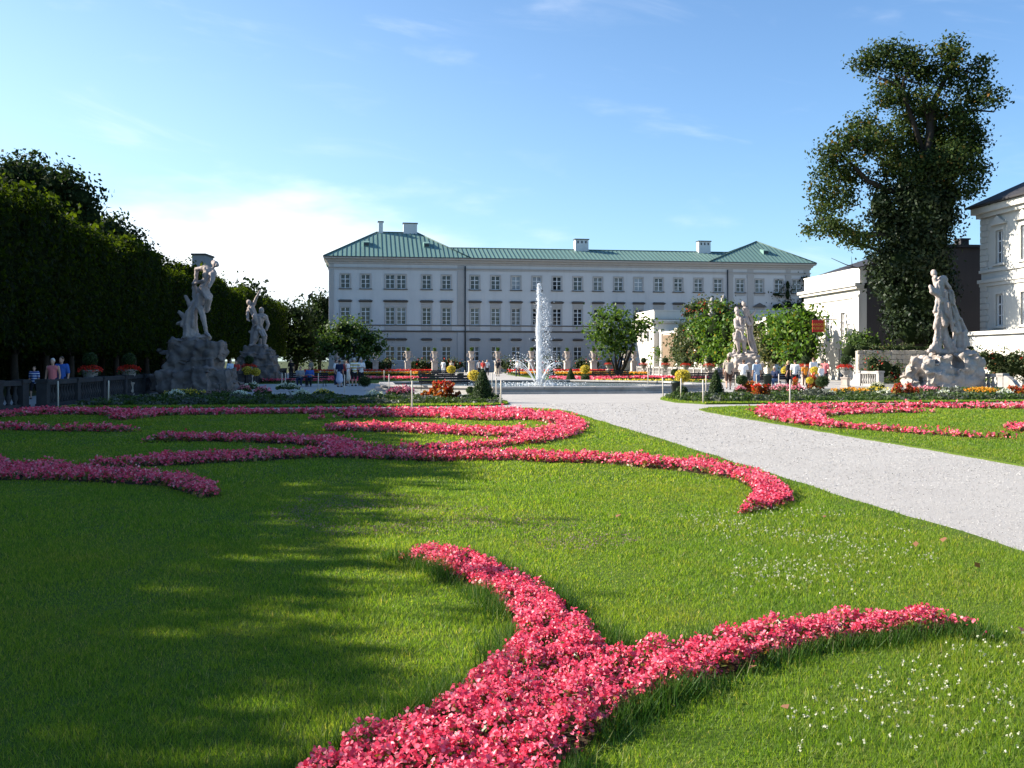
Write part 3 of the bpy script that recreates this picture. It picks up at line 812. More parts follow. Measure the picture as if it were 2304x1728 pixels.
# ------------------------------------------------------------------ pavilion with sunny cream side and dark end wall
def build_pavilion():
    D0 = 82.0
    c = Vector(((1934 - CX) / F * D0, D0, 0))
    root = empty("corner_pavilion", c, -math.pi / 2 + AX, "cream corner house with parapet beside a dark bare end wall, behind the ivy tree", "building")
    # local x runs towards the camera, ending at the corner x = 0; y into the building
    L, H = 11.5, 7.6
    sh = Matrix.Translation((-L, 0, 0))
    holes = [(2.6, 3.5, 3.3, 5.5), (5.0, 5.9, 3.3, 5.5), (8.0, 8.9, 3.6, 5.6), (7.6, 9.2, 0.0, 2.6)]
    w = wall_holes(L, H, holes, 0.25); o = w.build("wall", M["cream_wall"], root, (-L, 0, 0))
    for i, (a, b, z0, z1) in enumerate(holes):
        pn = MB().box(a, b, .20, .23, z0, z1).build("window" if i < 3 else "door", M["glass_mixed"] if i != 2 else M["cream_wall"], root, (-L, 0, 0))
        f = MB()
        f.box(a, a + .07, .10, .197, z0, z1); f.box(b - .07, b, .10, .197, z0, z1); f.box((a + b) / 2 - .04, (a + b) / 2 + .04, .10, .197, z0, z1)
        for z in (z0 + (z1 - z0) * .33, z0 + (z1 - z0) * .66, z1 - .06): f.box(a + .07, (a + b) / 2 - .04, .12, .197, z - .03, z + .03); f.box((a + b) / 2 + .04, b - .07, .12, .197, z - .03, z + .03)
        f.build("frame", M["white_paint"], pn)
        s = MB(); s.box(a - .16, a, -.05, .05, z0, z1 + .16); s.box(b, b + .16, -.05, .05, z0, z1 + .16); s.box(a, b, -.05, .05, z1, z1 + .16); s.build("surround", M["cream_wall"], pn)
    mb = MB(); mb.box(-L - .02, .0, -.12, .05, 6.7, 6.95); mb.box(-L - .3, .16, -.34, .3, 7.40, 7.62); mb.box(-L - .45, .26, -.50, .3, 7.623, 7.86); mb.build("cornice", M["cream_wall"], root)
    mb = MB(); mb.box(-L, 0.0, .02, .6, 7.863, 9.0); mb.box(-L - .05, .06, -.04, .66, 9.003, 9.12); mb.build("parapet", M["cream_wall"], root)
    mb = MB(); mb.box(-1.1, .05, -.10, .04, 0, 6.69); mb.build("corner_pilaster", M["cream_wall"], root)
    MB().box(-L, -.01, -.06, .05, 0, .7).build("plinth", M["cream_wall"], root) if False else None
    MB().box(-.25, 0.004, .003, .60, 0, 7.395).build("corner_return", M["cream_wall"], root)
    # dark end wall facing the camera, rising to the right
    e = MB(); y1 = 17.0
    prof = [(0.603, 0), (y1, 0), (y1, 10.75), (6.0, 10.75), (0.603, 8.95)]
    e.add([(0.0, y, z) for y, z in prof] + [(-L, y, z) for y, z in prof], [(0, 1, 2, 3, 4), (9, 8, 7, 6, 5), (1, 6, 7, 2), (0, 5, 6, 1)])
    e.build("end_wall", M["dark_wall"], root)
    rf = MB()
    for (y0, z0), (y1_, z1) in (((0.3, 8.88), (6.05, 10.78)), ((6.05, 10.78), (17.2, 10.80))):
        rf.add([(.3, y0, z0), (.3, y1_, z1), (-L, y1_, z1), (-L, y0, z0), (.3, y0, z0 + .22), (.3, y1_, z1 + .22), (-L, y1_, z1 + .22), (-L, y0, z0 + .22)], [(0, 1, 5, 4), (4, 5, 6, 7), (0, 3, 2, 1), (3, 7, 6, 2)])
    r_ = rf.build("roof", M["slate_roof"], root)
    ch = MB(); ch.box(-1.6, -.6, 8.9, 9.6, 10.9, 11.5); ch.box(-1.7, -.5, 8.8, 9.7, 11.503, 11.62); ch.build("chimney", M["slate_roof"], r_)
build_pavilion()

# ------------------------------------------------------------------ white town house at the right edge
def build_right_house():
    D0 = 75.0
    c = Vector(((2208 - CX) / F * D0, D0, 0))
    root = empty("white_house", c, -math.pi / 2 + AX, "pale two storey house with quoins, pedimented windows and dark roof at the right edge", "house")
    L, H = 22.0, 12.7
    cols = [2.35, 5.35, 8.35, 11.35, 14.35, 17.35]
    w_, hU, hL = 0.92, 2.35, 2.25
    holes = []
    for x in cols:
        holes += [(x - w_ / 2, x + w_ / 2, 8.55, 8.55 + hU), (x - w_ / 2, x + w_ / 2, 4.1, 4.1 + hL)]
    wall_holes(L, H, holes).build("wall", M["white_wall"], root)
    mb = MB(); mb.add([(0, 0, 0), (0, 14, 0), (0, 14, H), (0, 0, H), (L, 0, 0), (L, 14, 0), (L, 14, H), (L, 0, H)], [(0, 3, 2, 1), (4, 5, 6, 7), (1, 2, 6, 5)])
    mb.build("side_wall", M["white_wall"], root)
    wu = window_meshes("house_up", w_, hU, (0.33, 0.68), 0.20, hood=2.85, pediment=0.55)
    wl_ = window_meshes("house_low", w_, hL, (0.33, 0.68), 0.20)
    for me in (wu["pane"], wl_["pane"]): me.materials.append(M["glass_dark"])
    for x in cols:
        for ms, z in ((wu, 8.55), (wl_, 4.1)):
            w = obj("window", ms["pane"], None, root, (x, 0, z))
            obj("frame", ms["frame"], M["white_paint"], w); obj("surround", ms["surround"], M["white_wall"], w); obj("sill", ms["sill"], M["white_wall"], w)
            if "hood" in ms: obj("hood", ms["hood"], M["white_wall"], w)
    z = 3.15; i = 0
    while z < 12.2:
        if not (7.05 < z < 7.7):
            MB().box(-.06, 0.95 if i % 2 else 0.7, -.07, .03, z, z + .40).build("quoin", M["white_wall"], root)
        z += .44; i += 1
    mb = MB(); mb.box(-.20, L, -.22, .05, 7.25, 7.50); mb.box(-.10, L, -.12, .05, 7.0, 7.247); mb.box(-.12, L, -.14, .05, 8.0, 8.2); mb.box(-.25, L, -.28, .05, 2.85, 3.10); mb.box(-.15, L, -.18, .05, 0, 2.847)
    mb.build("string_course", M["white_wall"], root)
    mb = MB(); mb.box(-.25, L, -.28, .1, 12.0, 12.3); mb.box(-.5, L, -.55, .1, 12.303, 12.75); mb.build("cornice", M["white_wall"], root)
    rf = MB()
    rf.add([(-.75, -.85, 12.78), (L, -.85, 12.78), (L, 7, 17), (6.5, 7, 17), (-.75, 14.5, 12.78), (L, 14.5, 12.78), (-.75, -.85, 12.9), (L, -.85, 12.9)], [(6, 7, 2, 3), (6, 3, 4), (4, 3, 2, 5), (0, 1, 7, 6), (0, 6, 4), (0, 4, 5, 1)])
    rf.build("roof", M["slate_roof"], root)
    # sunlit stair with low parapet
    st = MB(); st.box(1.2, 9, -2.2, -.30, 0, 3.4); st.box(1.0, 9, -2.45, -.30, 3.403, 3.65); st.build("terrace", M["white_wall"], root)
build_right_house()

# ------------------------------------------------------------------ distant tower behind the avenue
def build_tower():
    d = 210.0
    a = P(432, 574, d); b = P(461, 574, d)
    root = empty("distant_tower", (a.x, d, 0), 0, "grey tower block just above the avenue, left of the nearer statue's head", "building")
    MB().box(0, b.x - a.x, 0, 6, 0, a.z).build("wall", M["tower_wall"], root)
    MB().box(-.2, b.x - a.x + .2, -.2, 6.2, a.z + .002, a.z + .35).build("roof", M["slate_roof"], root)
build_tower()
from mathutils.geometry import tessellate_polygon
# ------------------------------------------------------------------ leaf clouds
def leaf_quads(c, size, r, outward=None, flat=0.0, aspect=0.62):
    """c (n,3) centres; returns quads as little diamond leaves"""
    n = len(c)
    nr = r.normal(size=(n, 3))
    if outward is not None: nr = nr * 0.75 + outward * 1.0
    if flat: nr[:, 2] = np.abs(nr[:, 2]) + flat
    nr /= np.linalg.norm(nr, axis=1, keepdims=True) + 1e-9
    t = r.normal(size=(n, 3)); t -= nr * np.sum(t * nr, 1, keepdims=True)
    t /= np.linalg.norm(t, axis=1, keepdims=True) + 1e-9
    b = np.cross(nr, t)
    s = (np.asarray(size) * (0.65 + 0.7 * r.random(n)))[:, None]
    q = np.empty((n, 4, 3))
    q[:, 0] = c - t * s * 0.5
    q[:, 1] = c + b * s * aspect * 0.5 + nr * s * 0.10
    q[:, 2] = c + t * s * 0.5
    q[:, 3] = c - b * s * aspect * 0.5 + nr * s * 0.10
    return q.reshape(-1, 3)
def round_petals(c, size, r, outward):
    """six-cornered cupped petals"""
    n = len(c)
    nr = r.normal(size=(n, 3)) * 0.7 + outward
    nr /= np.linalg.norm(nr, axis=1, keepdims=True) + 1e-9
    t = r.normal(size=(n, 3)); t -= nr * np.sum(t * nr, 1, keepdims=True)
    t /= np.linalg.norm(t, axis=1, keepdims=True) + 1e-9
    b = np.cross(nr, t); s = (size * (0.7 + 0.6 * r.random(n)))[:, None] * 0.5
    q = np.empty((n, 6, 3))
    for i in range(6):
        a = math.pi * i / 3
        q[:, i] = c + (t * math.cos(a) + b * math.sin(a) * 0.85) * s + nr * s * (0.35 if i in (1, 2, 4, 5) else 0.0)
    return q.reshape(-1, 3)
def ell_points(n, c, rad, r, shell=0.55):
    d = r.normal(size=(n, 3)); d /= np.linalg.norm(d, axis=1, keepdims=True)
    k = (shell + (1 - shell) * r.random(n) ** 0.6)[:, None]
    k *= (0.88 + 0.24 * r.random(n))[:, None]
    return np.asarray(c) + d * k * np.asarray(rad), d
def leaf_cloud(lobes, per_m2, size, seed, shell=0.55):
    """lobes: (centre, radii). A lobe is broken into sprays so the outline stays uneven."""
    r = np.random.default_rng(seed); out = []
    for c, rad in lobes:
        area = 4 * math.pi * ((rad[0] * rad[1]) ** 1.6 / 3 + (rad[0] * rad[2]) ** 1.6 / 3 + (rad[1] * rad[2]) ** 1.6 / 3) ** (1 / 1.6)
        n = max(20, int(area * per_m2))
        k = max(4, n // 26)
        sc, sd = ell_points(k, c, rad, r, shell)
        idx = r.integers(0, k, n)
        spread = size * 1.6
        pts = sc[idx] + r.normal(size=(n, 3)) * spread * np.array([1, 1, 0.7])
        out.append(leaf_quads(pts, size, r, sd[idx]))
    return np.concatenate(out)
def core_mesh(lobes, k, name):
    mb = MB()
    for c, rad in lobes: mb.sphere(c, tuple(x * k for x in rad), 10, 7)
    return mb.mesh(name)

# ------------------------------------------------------------------ polygons on the ground
def inside(pts, poly):
    x, y = pts[:, 0], pts[:, 1]; res = np.zeros(len(pts), bool)
    n = len(poly); j = n - 1
    for i in range(n):
        xi, yi = poly[i][0], poly[i][1]; xj, yj = poly[j][0], poly[j][1]
        if yi != yj:
            res ^= ((yi > y) != (yj > y)) & (x < (xj - xi) * (y - yi) / (yj - yi) + xi)
        j = i
    return res
def edge_dist(pts, poly):
    d = np.full(len(pts), 1e9)
    n = len(poly)
    for i in range(n):
        a = np.array(poly[i][:2]); b = np.array(poly[(i + 1) % n][:2]); ab = b - a
        t = np.clip(((pts[:, :2] - a) @ ab) / (ab @ ab + 1e-12), 0, 1)
        d = np.minimum(d, np.linalg.norm(pts[:, :2] - (a + t[:, None] * ab), axis=1))
    return d
def sample_poly(poly, dens, r):
    p = np.array([q[:2] for q in poly]); lo, hi = p.min(0), p.max(0)
    n = int((hi - lo).prod() * dens)
    pts = lo + r.random((n, 2)) * (hi - lo)
    return pts[inside(pts, poly)]
def value_noise(p, s, seed):
    r = np.random.default_rng(seed); k = r.normal(size=(6, 2)) * s * 2.2; ph = r.random(6) * 6.28
    return np.sin(p[:, :2] @ k.T + ph).sum(1) / 3.0

# ------------------------------------------------------------------ begonia beds on the lawn, traced in the picture and laid on the ground
HB = 0.115
def zA(l, up): return [G(x / 1.92, 880 + y / 1.92, HB if up else 0.03).xy[:] for x, y in l]
def zB(l, up): return [G(1152 + x / 1.92, 860 + y / 1.92, HB if up else 0.03).xy[:] for x, y in l]
def zV(l, up): return [G(x * 1.0416, y * 1.0416, HB if up else 0.03).xy[:] for x, y in l]
BEDS = []     # (label, [polygons])
BEDS.append(("pink begonia bed in the foreground, forked in the shape of a letter Y", [
    zV([(862, 1192), (905, 1181), (950, 1183), (1020, 1190), (1080, 1217), (1150, 1247), (1210, 1292), (1260, 1332), (1300, 1377), (1338, 1412)], True)
    + zV([(1400, 1387), (1470, 1382), (1560, 1367), (1620, 1350), (1700, 1347), (1790, 1327), (1880, 1320), (1950, 1324), (2030, 1318), (2090, 1335), (2150, 1355)], True)
    + zV([(2100, 1372), (2040, 1366), (1950, 1377), (1860, 1391), (1760, 1401), (1680, 1421), (1600, 1447), (1500, 1482), (1420, 1508), (1340, 1553), (1300, 1580), (1262, 1618), (1205, 1664), (1180, 1740), (1160, 1900)], False)
    + zV([(560, 1900), (600, 1760), (690, 1662), (765, 1615), (850, 1585), (930, 1562), (965, 1535), (1013, 1493), (1082, 1445), (1112, 1405), (1122, 1375), (1102, 1335), (1062, 1298), (1000, 1264), (950, 1240), (900, 1220), (862, 1206)], False)]))
rA = zA([(0, 280), (60, 312), (200, 300), (300, 308), (400, 299), (520, 299), (700, 271), (900, 267), (1100, 262), (1300, 257), (1400, 238), (1500, 240), (1600, 250), (1700, 262), (1800, 262), (2000, 262), (2212, 256)], True)
rB = zB([(0, 300), (150, 305), (300, 308), (450, 318), (550, 320), (640, 328), (740, 335), (850, 334), (930, 355), (1010, 375), (1100, 398), (1160, 425), (1200, 465), (1208, 490)], True)
rC = zB([(1190, 525), (1120, 548), (1060, 555), (1000, 572), (985, 570), (1020, 540), (1045, 495), (1030, 455), (960, 425), (860, 405), (740, 388), (640, 378), (540, 372), (400, 355), (250, 350), (100, 348), (0, 340)], False)
rD = zA([(2212, 303), (1900, 306), (1700, 302), (1500, 292), (1380, 288), (1200, 302), (1000, 311), (800, 321), (500, 333), (350, 340)], False)
BEDS.append(("long pink begonia ribbon crossing the lawn and curling to a point beside the path", [
    rA[4:] + rB + rC + rD]))
BEDS.append(("pink begonia bed in the shade at the left edge, ending in a rounded tongue", [
    zA([(-700, 300), (-300, 290), (0, 282), (60, 314), (200, 302), (330, 322), (550, 335), (750, 352), (880, 375), (958, 420)], True)
    + zA([(950, 445), (925, 462), (870, 467), (820, 447), (700, 412), (500, 402), (300, 392), (100, 387), (0, 387), (-300, 380), (-700, 390)], False)]))
BEDS.append(("pink begonia scroll looping back on itself near the fountain path", [
    zA([(615, 205), (700, 188), (900, 186), (1100, 190), (1300, 198), (1430, 198), (1530, 213), (1590, 234), (1700, 238), (1850, 233), (2000, 228), (2100, 218), (2212, 208)], True)
    + zB([(60, 205), (140, 200), (190, 188), (205, 176), (190, 168), (150, 163)], True) + zB([(80, 167), (0, 165)], False)
    + zA([(2212, 130), (2000, 128), (1900, 120), (1700, 114), (1500, 118), (1340, 120)], False)
    + zA([(1335, 112), (1500, 100), (1700, 97), (1780, 78), (2000, 78), (2212, 76)], True)
    + zB([(60, 124), (130, 130), (200, 133), (270, 148), (315, 172), (322, 188)], True)
    + zB([(300, 222), (230, 247), (130, 264), (0, 276)], False) + zA([(2000, 268), (1700, 264), (1500, 262), (1420, 250), (1400, 245), (1250, 232), (1100, 224), (900, 220), (640, 216)], False),
    zA([(1390, 158), (1450, 147), (1600, 140), (1800, 145), (2000, 155), (2212, 160)], True) + zB([(60, 190)], True)
    + zB([(40, 232)], False) + zA([(2212, 208), (2100, 197), (1900, 191), (1700, 180), (1500, 177), (1400, 175)], False)]))
BEDS.append(("long straight pink begonia row along the far edge of the left lawn", [
    zA([(-800, 105), (-300, 100), (0, 94), (180, 74), (400, 80), (620, 84), (900, 82), (1200, 82), (1500, 80), (1760, 77)], True)
    + zA([(1760, 98), (1500, 99), (1200, 101), (900, 104), (700, 108), (620, 118), (530, 128), (470, 122), (480, 110), (400, 104), (180, 104), (0, 116), (-300, 120), (-800, 124)], False)]))
BEDS.append(("narrow pink begonia strip in the deep shade at the left edge", [
    zA([(-700, 150), (-300, 146), (0, 142), (150, 150), (300, 156), (450, 152), (560, 155), (625, 165)], True)
    + zA([(600, 178), (400, 178), (200, 174), (0, 170), (-300, 172), (-700, 176)], False)]))
BEDS.append(("pink begonia arrow pointing left on the lawn right of the path", [
    zB([(985, 112), (1040, 113), (1100, 105), (1250, 100), (1450, 98), (1700, 96), (2212, 98), (2700, 99)], True)
    + zB([(2700, 118), (2212, 117), (1900, 114), (1600, 110), (1400, 116), (1270, 124)], False) + zB([(1320, 126), (1500, 119), (1700, 115), (1825, 122)], True)
    + zB([(1815, 132), (1600, 136), (1400, 145), (1310, 157)], False) + zB([(1400, 176), (1500, 186), (1700, 200), (1900, 214), (2100, 226), (2212, 228), (2600, 235)], True)
    + zB([(2600, 262), (2212, 246), (2120, 247), (2000, 242), (1800, 229), (1600, 214), (1400, 201), (1250, 186), (1130, 168), (1062, 147), (1047, 127)], False)]))
BEDS.append(("short pink begonia loop cut off by the right edge", [
    zB([(2120, 190), (2160, 182), (2300, 180), (2500, 184)], True) + zB([(2500, 224), (2300, 222), (2180, 218), (2130, 206)], False)]))
BED_POLYS = [p for _, ps in BEDS for p in ps]

def plant_domes(pts, cell, seed):
    """distance to the nearest plant of a jittered planting grid, and that plant's own vigour"""
    def hsh(i, j, k): return np.modf(np.abs(np.sin(i * 127.1 + j * 311.7 + k * 74.7 + seed) * 43758.5453))[0]
    gi, gj = np.floor(pts[:, 0] / cell), np.floor(pts[:, 1] / cell)
    best = np.full(len(pts), 9.0); vig = np.zeros(len(pts))
    for di in (-1, 0, 1):
        for dj in (-1, 0, 1):
            i, j = gi + di, gj + dj
            cx, cy = (i + .15 + .7 * hsh(i, j, 1)) * cell, (j + .15 + .7 * hsh(i, j, 2)) * cell
            dd = np.hypot(pts[:, 0] - cx, pts[:, 1] - cy) / cell
            m = dd < best; best = np.where(m, dd, best); vig = np.where(m, hsh(i, j, 3), vig)
    return best, vig
def build_beds():
    r = np.random.default_rng(21)
    for bi, (label, polys) in enumerate(BEDS):
        pet, pet6, lea, soil = [], [], [], MB()
        c0 = np.mean(np.array(polys[0]), 0)
        root = empty("flower_bed", (c0[0], c0[1], LAWN_Z), 0, label, "flower bed", "pink begonia beds on the lawns")
        off = np.array([c0[0], c0[1], LAWN_Z])
        for poly in polys:
            poly = ccw([tuple(p) for p in poly])
            P0 = np.array(poly)
            soil.add([(p[0] - c0[0], p[1] - c0[1], 0.006 + 0.001 * min(1, len(soil.f))) for p in poly], [tuple(t) for t in tessellate_polygon([[Vector((p[0], p[1], 0)) for p in poly]])])
            lo, hi = P0.min(0), P0.max(0)
            # sample band by band, coarser with distance
            y0 = max(2.8, lo[1])
            while y0 < hi[1]:
                y1 = min(hi[1], y0 * 1.25 + 0.2)
                ym = 0.5 * (y0 + y1)
                bl = max(0.025, 0.0033 * ym)           # blossom size
                dens = min(2000.0, 1.2 / (bl * bl))
                box = (max(lo[0], -0.62 * y1 - 1), min(hi[0], 0.62 * y1 + 1))
                n = int((box[1] - box[0]) * (y1 - y0) * dens)
                if n > 0:
                    pts = np.column_stack([box[0] + r.random(n) * (box[1] - box[0]), y0 + r.random(n) * (y1 - y0)])
                    pts = pts[inside(pts, poly)]
                    if len(pts):
                        ed = edge_dist(pts, poly)
                        vn = value_noise(pts, 3.2, 3) * 0.5 + value_noise(pts, 9.0, 4) * 0.5
                        dd, vig = plant_domes(pts, 0.17, 2.0)
                        dome = 1.12 - 1.05 * np.clip(dd, 0, .85) ** 2
                        top = HB * np.clip(ed / 0.07 + 0.40, 0, 1) ** 0.6 * dome * (0.80 + 0.45 * vig) * (0.97 + 0.10 * vn)
                        top = np.clip(top, 0.03, 0.22)
                        z = top * (1 - 0.45 * r.random(len(pts)) ** 2.2)
                        keep = r.random(len(pts)) < np.where(dd > .58, 0.65, 1.0) * (0.75 + 0.3 * vig)
                        c = np.column_stack([pts, z + LAWN_Z])[keep]
                        k = 5 if ym < 12 else 3
                        cc = np.repeat(c, k, 0) + r.normal(size=(len(c) * k, 3)) * bl * 0.42
                        out = np.tile(np.array([0, -0.25, 0.8]), (len(cc), 1))
                        (pet6 if ym < 12 else pet).append((round_petals(cc, bl * 0.72, r, out) if ym < 12 else leaf_quads(cc, bl * 0.80, r, out, 0.0, 0.85)) - off)
                        # leaves
                        m = max(1, int(len(pts) * 0.9)); ix = r.integers(0, len(pts), m)
                        c2 = np.column_stack([pts[ix] + r.normal(size=(m, 2)) * bl * 0.5, LAWN_Z + top[ix] * (0.15 + 0.72 * r.random(m))])
                        lea.append(leaf_quads(c2, bl * 1.25, r, np.tile(np.array([0, -.2, .7]), (m, 1)), 0.0, 0.8) - off)
                y0 = y1
        obj("soil", soil.mesh("soil"), M["soil"], root)
        for pp, k in ((pet, 4), (pet6, 6)):
            if pp: tag(obj("blossoms", mesh_np("blossoms", np.concatenate(pp), k), M["begonia_pink"], root), kind="stuff")
        tag(obj("leaves", mesh_np("leaves", np.concatenate(lea), 4), M["begonia_leaf"], root), kind="stuff")
build_beds()

# ------------------------------------------------------------------ grass
def blades(p, h, w, r, lean=0.5):
    n = len(p)
    a = r.random(n) * 6.283; hh = h * (0.55 + 0.8 * r.random(n)); ww = w * (0.7 + 0.6 * r.random(n))
    la = r.random(n) * 6.283; ll = hh * lean * r.random(n)
    q = np.empty((n, 3, 3))
    q[:, 0] = np.column_stack([p[:, 0] - np.cos(a) * ww, p[:, 1] - np.sin(a) * ww, p[:, 2]])
    q[:, 1] = np.column_stack([p[:, 0] + np.cos(a) * ww, p[:, 1] + np.sin(a) * ww, p[:, 2]])
    q[:, 2] = np.column_stack([p[:, 0] + np.cos(la) * ll, p[:, 1] + np.sin(la) * ll, p[:, 2] + hh])
    return q.reshape(-1, 3)
def in_any(pts, polys):
    m = np.zeros(len(pts), bool)
    for poly in polys:
        P0 = np.array(poly); lo, hi = P0.min(0), P0.max(0)
        s = (pts[:, 0] >= lo[0]) & (pts[:, 0] <= hi[0]) & (pts[:, 1] >= lo[1]) & (pts[:, 1] <= hi[1])
        if s.any(): ix = np.where(s)[0]; m[ix] |= inside(pts[ix], poly)
    return m
def build_grass():
    r = np.random.default_rng(31)
    for lawn, nm in ((lawn_left_w, "l"), (lawn_right_w, "r")):
        out = []
        for (y0, y1, dens, h, w) in ((2.6, 4.6, 11000, .027, .0020), (4.6, 6.5, 9000, .027, .0023), (6.5, 9, 6000, .027, .003), (9, 13, 3000, .028, .0045), (13, 19, 1300, .030, .007), (19, 27, 600, .033, .011), (27, 37, 360, .036, .016)):
            xw = 0.60 * y1 + 1.9
            lo = np.array(lawn).min(0); hi = np.array(lawn).max(0)
            xa, xb = max(-xw, lo[0]), min(xw, hi[0])
            if xb <= xa: continue
            n = int((xb - xa) * (y1 - y0) * dens)
            pts = np.column_stack([xa + r.random(n) * (xb - xa), y0 + r.random(n) * (y1 - y0)])
            pts = pts[np.abs(pts[:, 0]) < 0.60 * pts[:, 1] + 1.9]
            if len(pts) == 0: continue
            m = inside(pts, lawn) & ~in_any(pts, BED_POLYS)
            pts = pts[m]
            if len(pts): pts = pts[r.random(len(pts)) < np.clip(.25 + edge_dist(pts, lawn_left if nm == 'l' else lawn_right) / .45, 0, 1)]
            vn = value_noise(pts, 1.1, 8) * .5 + value_noise(pts, 4.0, 9) * .5
            p3 = np.column_stack([pts, np.full(len(pts), LAWN_Z - .002)])
            out.append(blades(p3, h * (1 + 0.45 * vn), w, r, 1.1))
        tag(obj("grass", mesh_np("grass", np.concatenate(out), 3), M["grass"]), "short mown grass on the " + ("left" if nm == "l" else "right") + " lawn", "grass", kind="stuff")
    # longer uncut grass along the beds
    tall = []
    for poly in (BED_POLYS[0], BED_POLYS[1]):
        n = len(poly)
        for i in range(n):
            a, b = Vector(poly[i]), Vector(poly[(i + 1) % n])
            if max(a.y, b.y) > 9.5 or min(a.y, b.y) < 2.8: continue
            L = (b - a).length; k = int(L * 1500)
            if k < 1: continue
            t = r.random(k)
            nrm = Vector((-(b - a).y, (b - a).x)).normalized()
            d = np.abs(r.normal(size=k)) * 0.07
            for sgn in (1, -1):
                pts = np.column_stack([a.x + (b.x - a.x) * t + nrm.x * d * sgn, a.y + (b.y - a.y) * t + nrm.y * d * sgn])
                m = ~inside(pts, poly)
                pts = pts[m]
                clump = value_noise(pts, 3.0, 12)
                pts = pts[r.random(len(pts)) < 0.55 + 0.5 * clump] if len(pts) else pts
                if len(pts): tall.append(blades(np.column_stack([pts, np.full(len(pts), LAWN_Z)]), 0.105 + 0.03 * value_noise(pts, 2.0, 14), 0.0026, r, 0.9))
    tag(obj("grass", mesh_np("tall_grass", np.concatenate(tall), 3), M["tall_grass"]), "longer uncut grass tufts along the foreground begonia bed", "grass", kind="stuff")
    # clover heads, dull self-heal patches, fallen leaves
    def scatter(l, conv, n, rr):
        poly = [G(1152 + x / 1.92, 860 + y / 1.92).xy[:] for x, y in l] if conv == "B" else [G(x / 1.92, 880 + y / 1.92).xy[:] for x, y in l]
        P0 = np.array(poly); lo, hi = P0.min(0), P0.max(0)
        pts = lo + rr.random((n * 6, 2)) * (hi - lo)
        pts = pts[inside(pts, poly)]
        w = value_noise(pts, 1.5, 40)
        pts = pts[rr.random(len(pts)) < np.clip(0.45 + 0.5 * w, 0.05, 1)]
        pts = pts[~in_any(pts, BED_POLYS)]
        return pts[:n]
    mb = []
    for l, n in (([(700, 590), (1000, 560), (1400, 570), (1800, 700), (1900, 900), (1500, 980), (900, 960), (950, 830)], 380), ([(1050, 1650), (1200, 1480), (1700, 1220), (2212, 1080), (2400, 1300), (2300, 1680)], 190), ([(800, 640), (1300, 600), (1600, 800), (1400, 900), (1000, 880)], 160)):
        pts = scatter(l, "B", n, r)
        for p in pts:
            k = 7; c = np.tile(np.array([p[0], p[1], LAWN_Z + 0.03 + 0.018 * r.random()]), (k, 1)) + r.normal(size=(k, 3)) * 0.0035
            mb.append(leaf_quads(c, 0.0095, r, np.tile(np.array([0, 0, .3]), (k, 1)), 0, .9))
    tag(obj("clover_flowers", mesh_np("clover", np.concatenate(mb), 4), M["clover_white"]), "small white clover heads dotted over the lawn near the path", "clover", kind="stuff")
    mb = []
    for l, n, cv in (([(1150, 560), (1300, 470), (1700, 460), (2100, 520), (2200, 620), (1900, 660), (1400, 650)], 1500, "A"), ([(0, 600), (200, 610), (480, 640), (560, 720), (300, 760), (0, 740)], 500, "B")):
        pts = scatter(l, cv, n, r)
        c = np.column_stack([pts, LAWN_Z + .03 + .015 * r.random(len(pts))])
        c = np.repeat(c, 3, 0) + r.normal(size=(len(c) * 3, 3)) * np.array([.012, .012, .004])
        mb.append(leaf_quads(c, 0.011, r, None, .3, .8))
    tag(obj("wilted_flowers", mesh_np("selfheal", np.concatenate(mb), 4), M["selfheal"]), "small purple brown wilted flower heads in the middle of the lawn", "wildflowers", kind="stuff")
    pb = []
    for (v0, v1, dens, sz) in ((7, 12, 700, .012), (12, 18, 420, .016), (18, 28, 160, .024), (28, 38, 60, .034)):
        n = int(4.4 * (v1 - v0) * dens); u = 5.0 + 4.4 * r.random(n); v = v0 + r.random(n) * (v1 - v0)
        pb.append(leaf_quads(np.column_stack([u * CA - v * SA, u * SA + v * CA, np.full(n, .006)]), sz, r, np.tile(np.array([0, 0, 2.5]), (n, 1)), 0, .8))
    tag(obj("loose_gravel", mesh_np("pebbles", np.concatenate(pb), 4), M["pebble"]), "loose grey and white gravel chips on the wide path", "gravel", kind="stuff")
    pts = np.array([G(1152 + x / 1.92, 860 + y / 1.92).xy[:] for x, y in ((460, 607), (1350, 610), (1745, 735), (2010, 830), (1865, 715), (1040, 1290), (2200, 1120), (1180, 1470), (690, 1462))])
    for i, p in enumerate(pts):
        me = mesh_np("dead_leaf", leaf_quads(np.array([[0, 0, 0.]]), 0.07, np.random.default_rng(60 + i), np.array([[0, 0, 2.]]), 0, .7), 4)
        tag(obj("fallen_leaf", me, M["dead_leaf"], None, (p[0], p[1], LAWN_Z + .04)), "small brown fallen leaf on the lawn, %s counting from the left" % ordinal([int(k) for k in np.argsort(np.argsort(pts[:, 0] / pts[:, 1]))][i]), "leaf", "fallen leaves on the lawn")
build_grass()

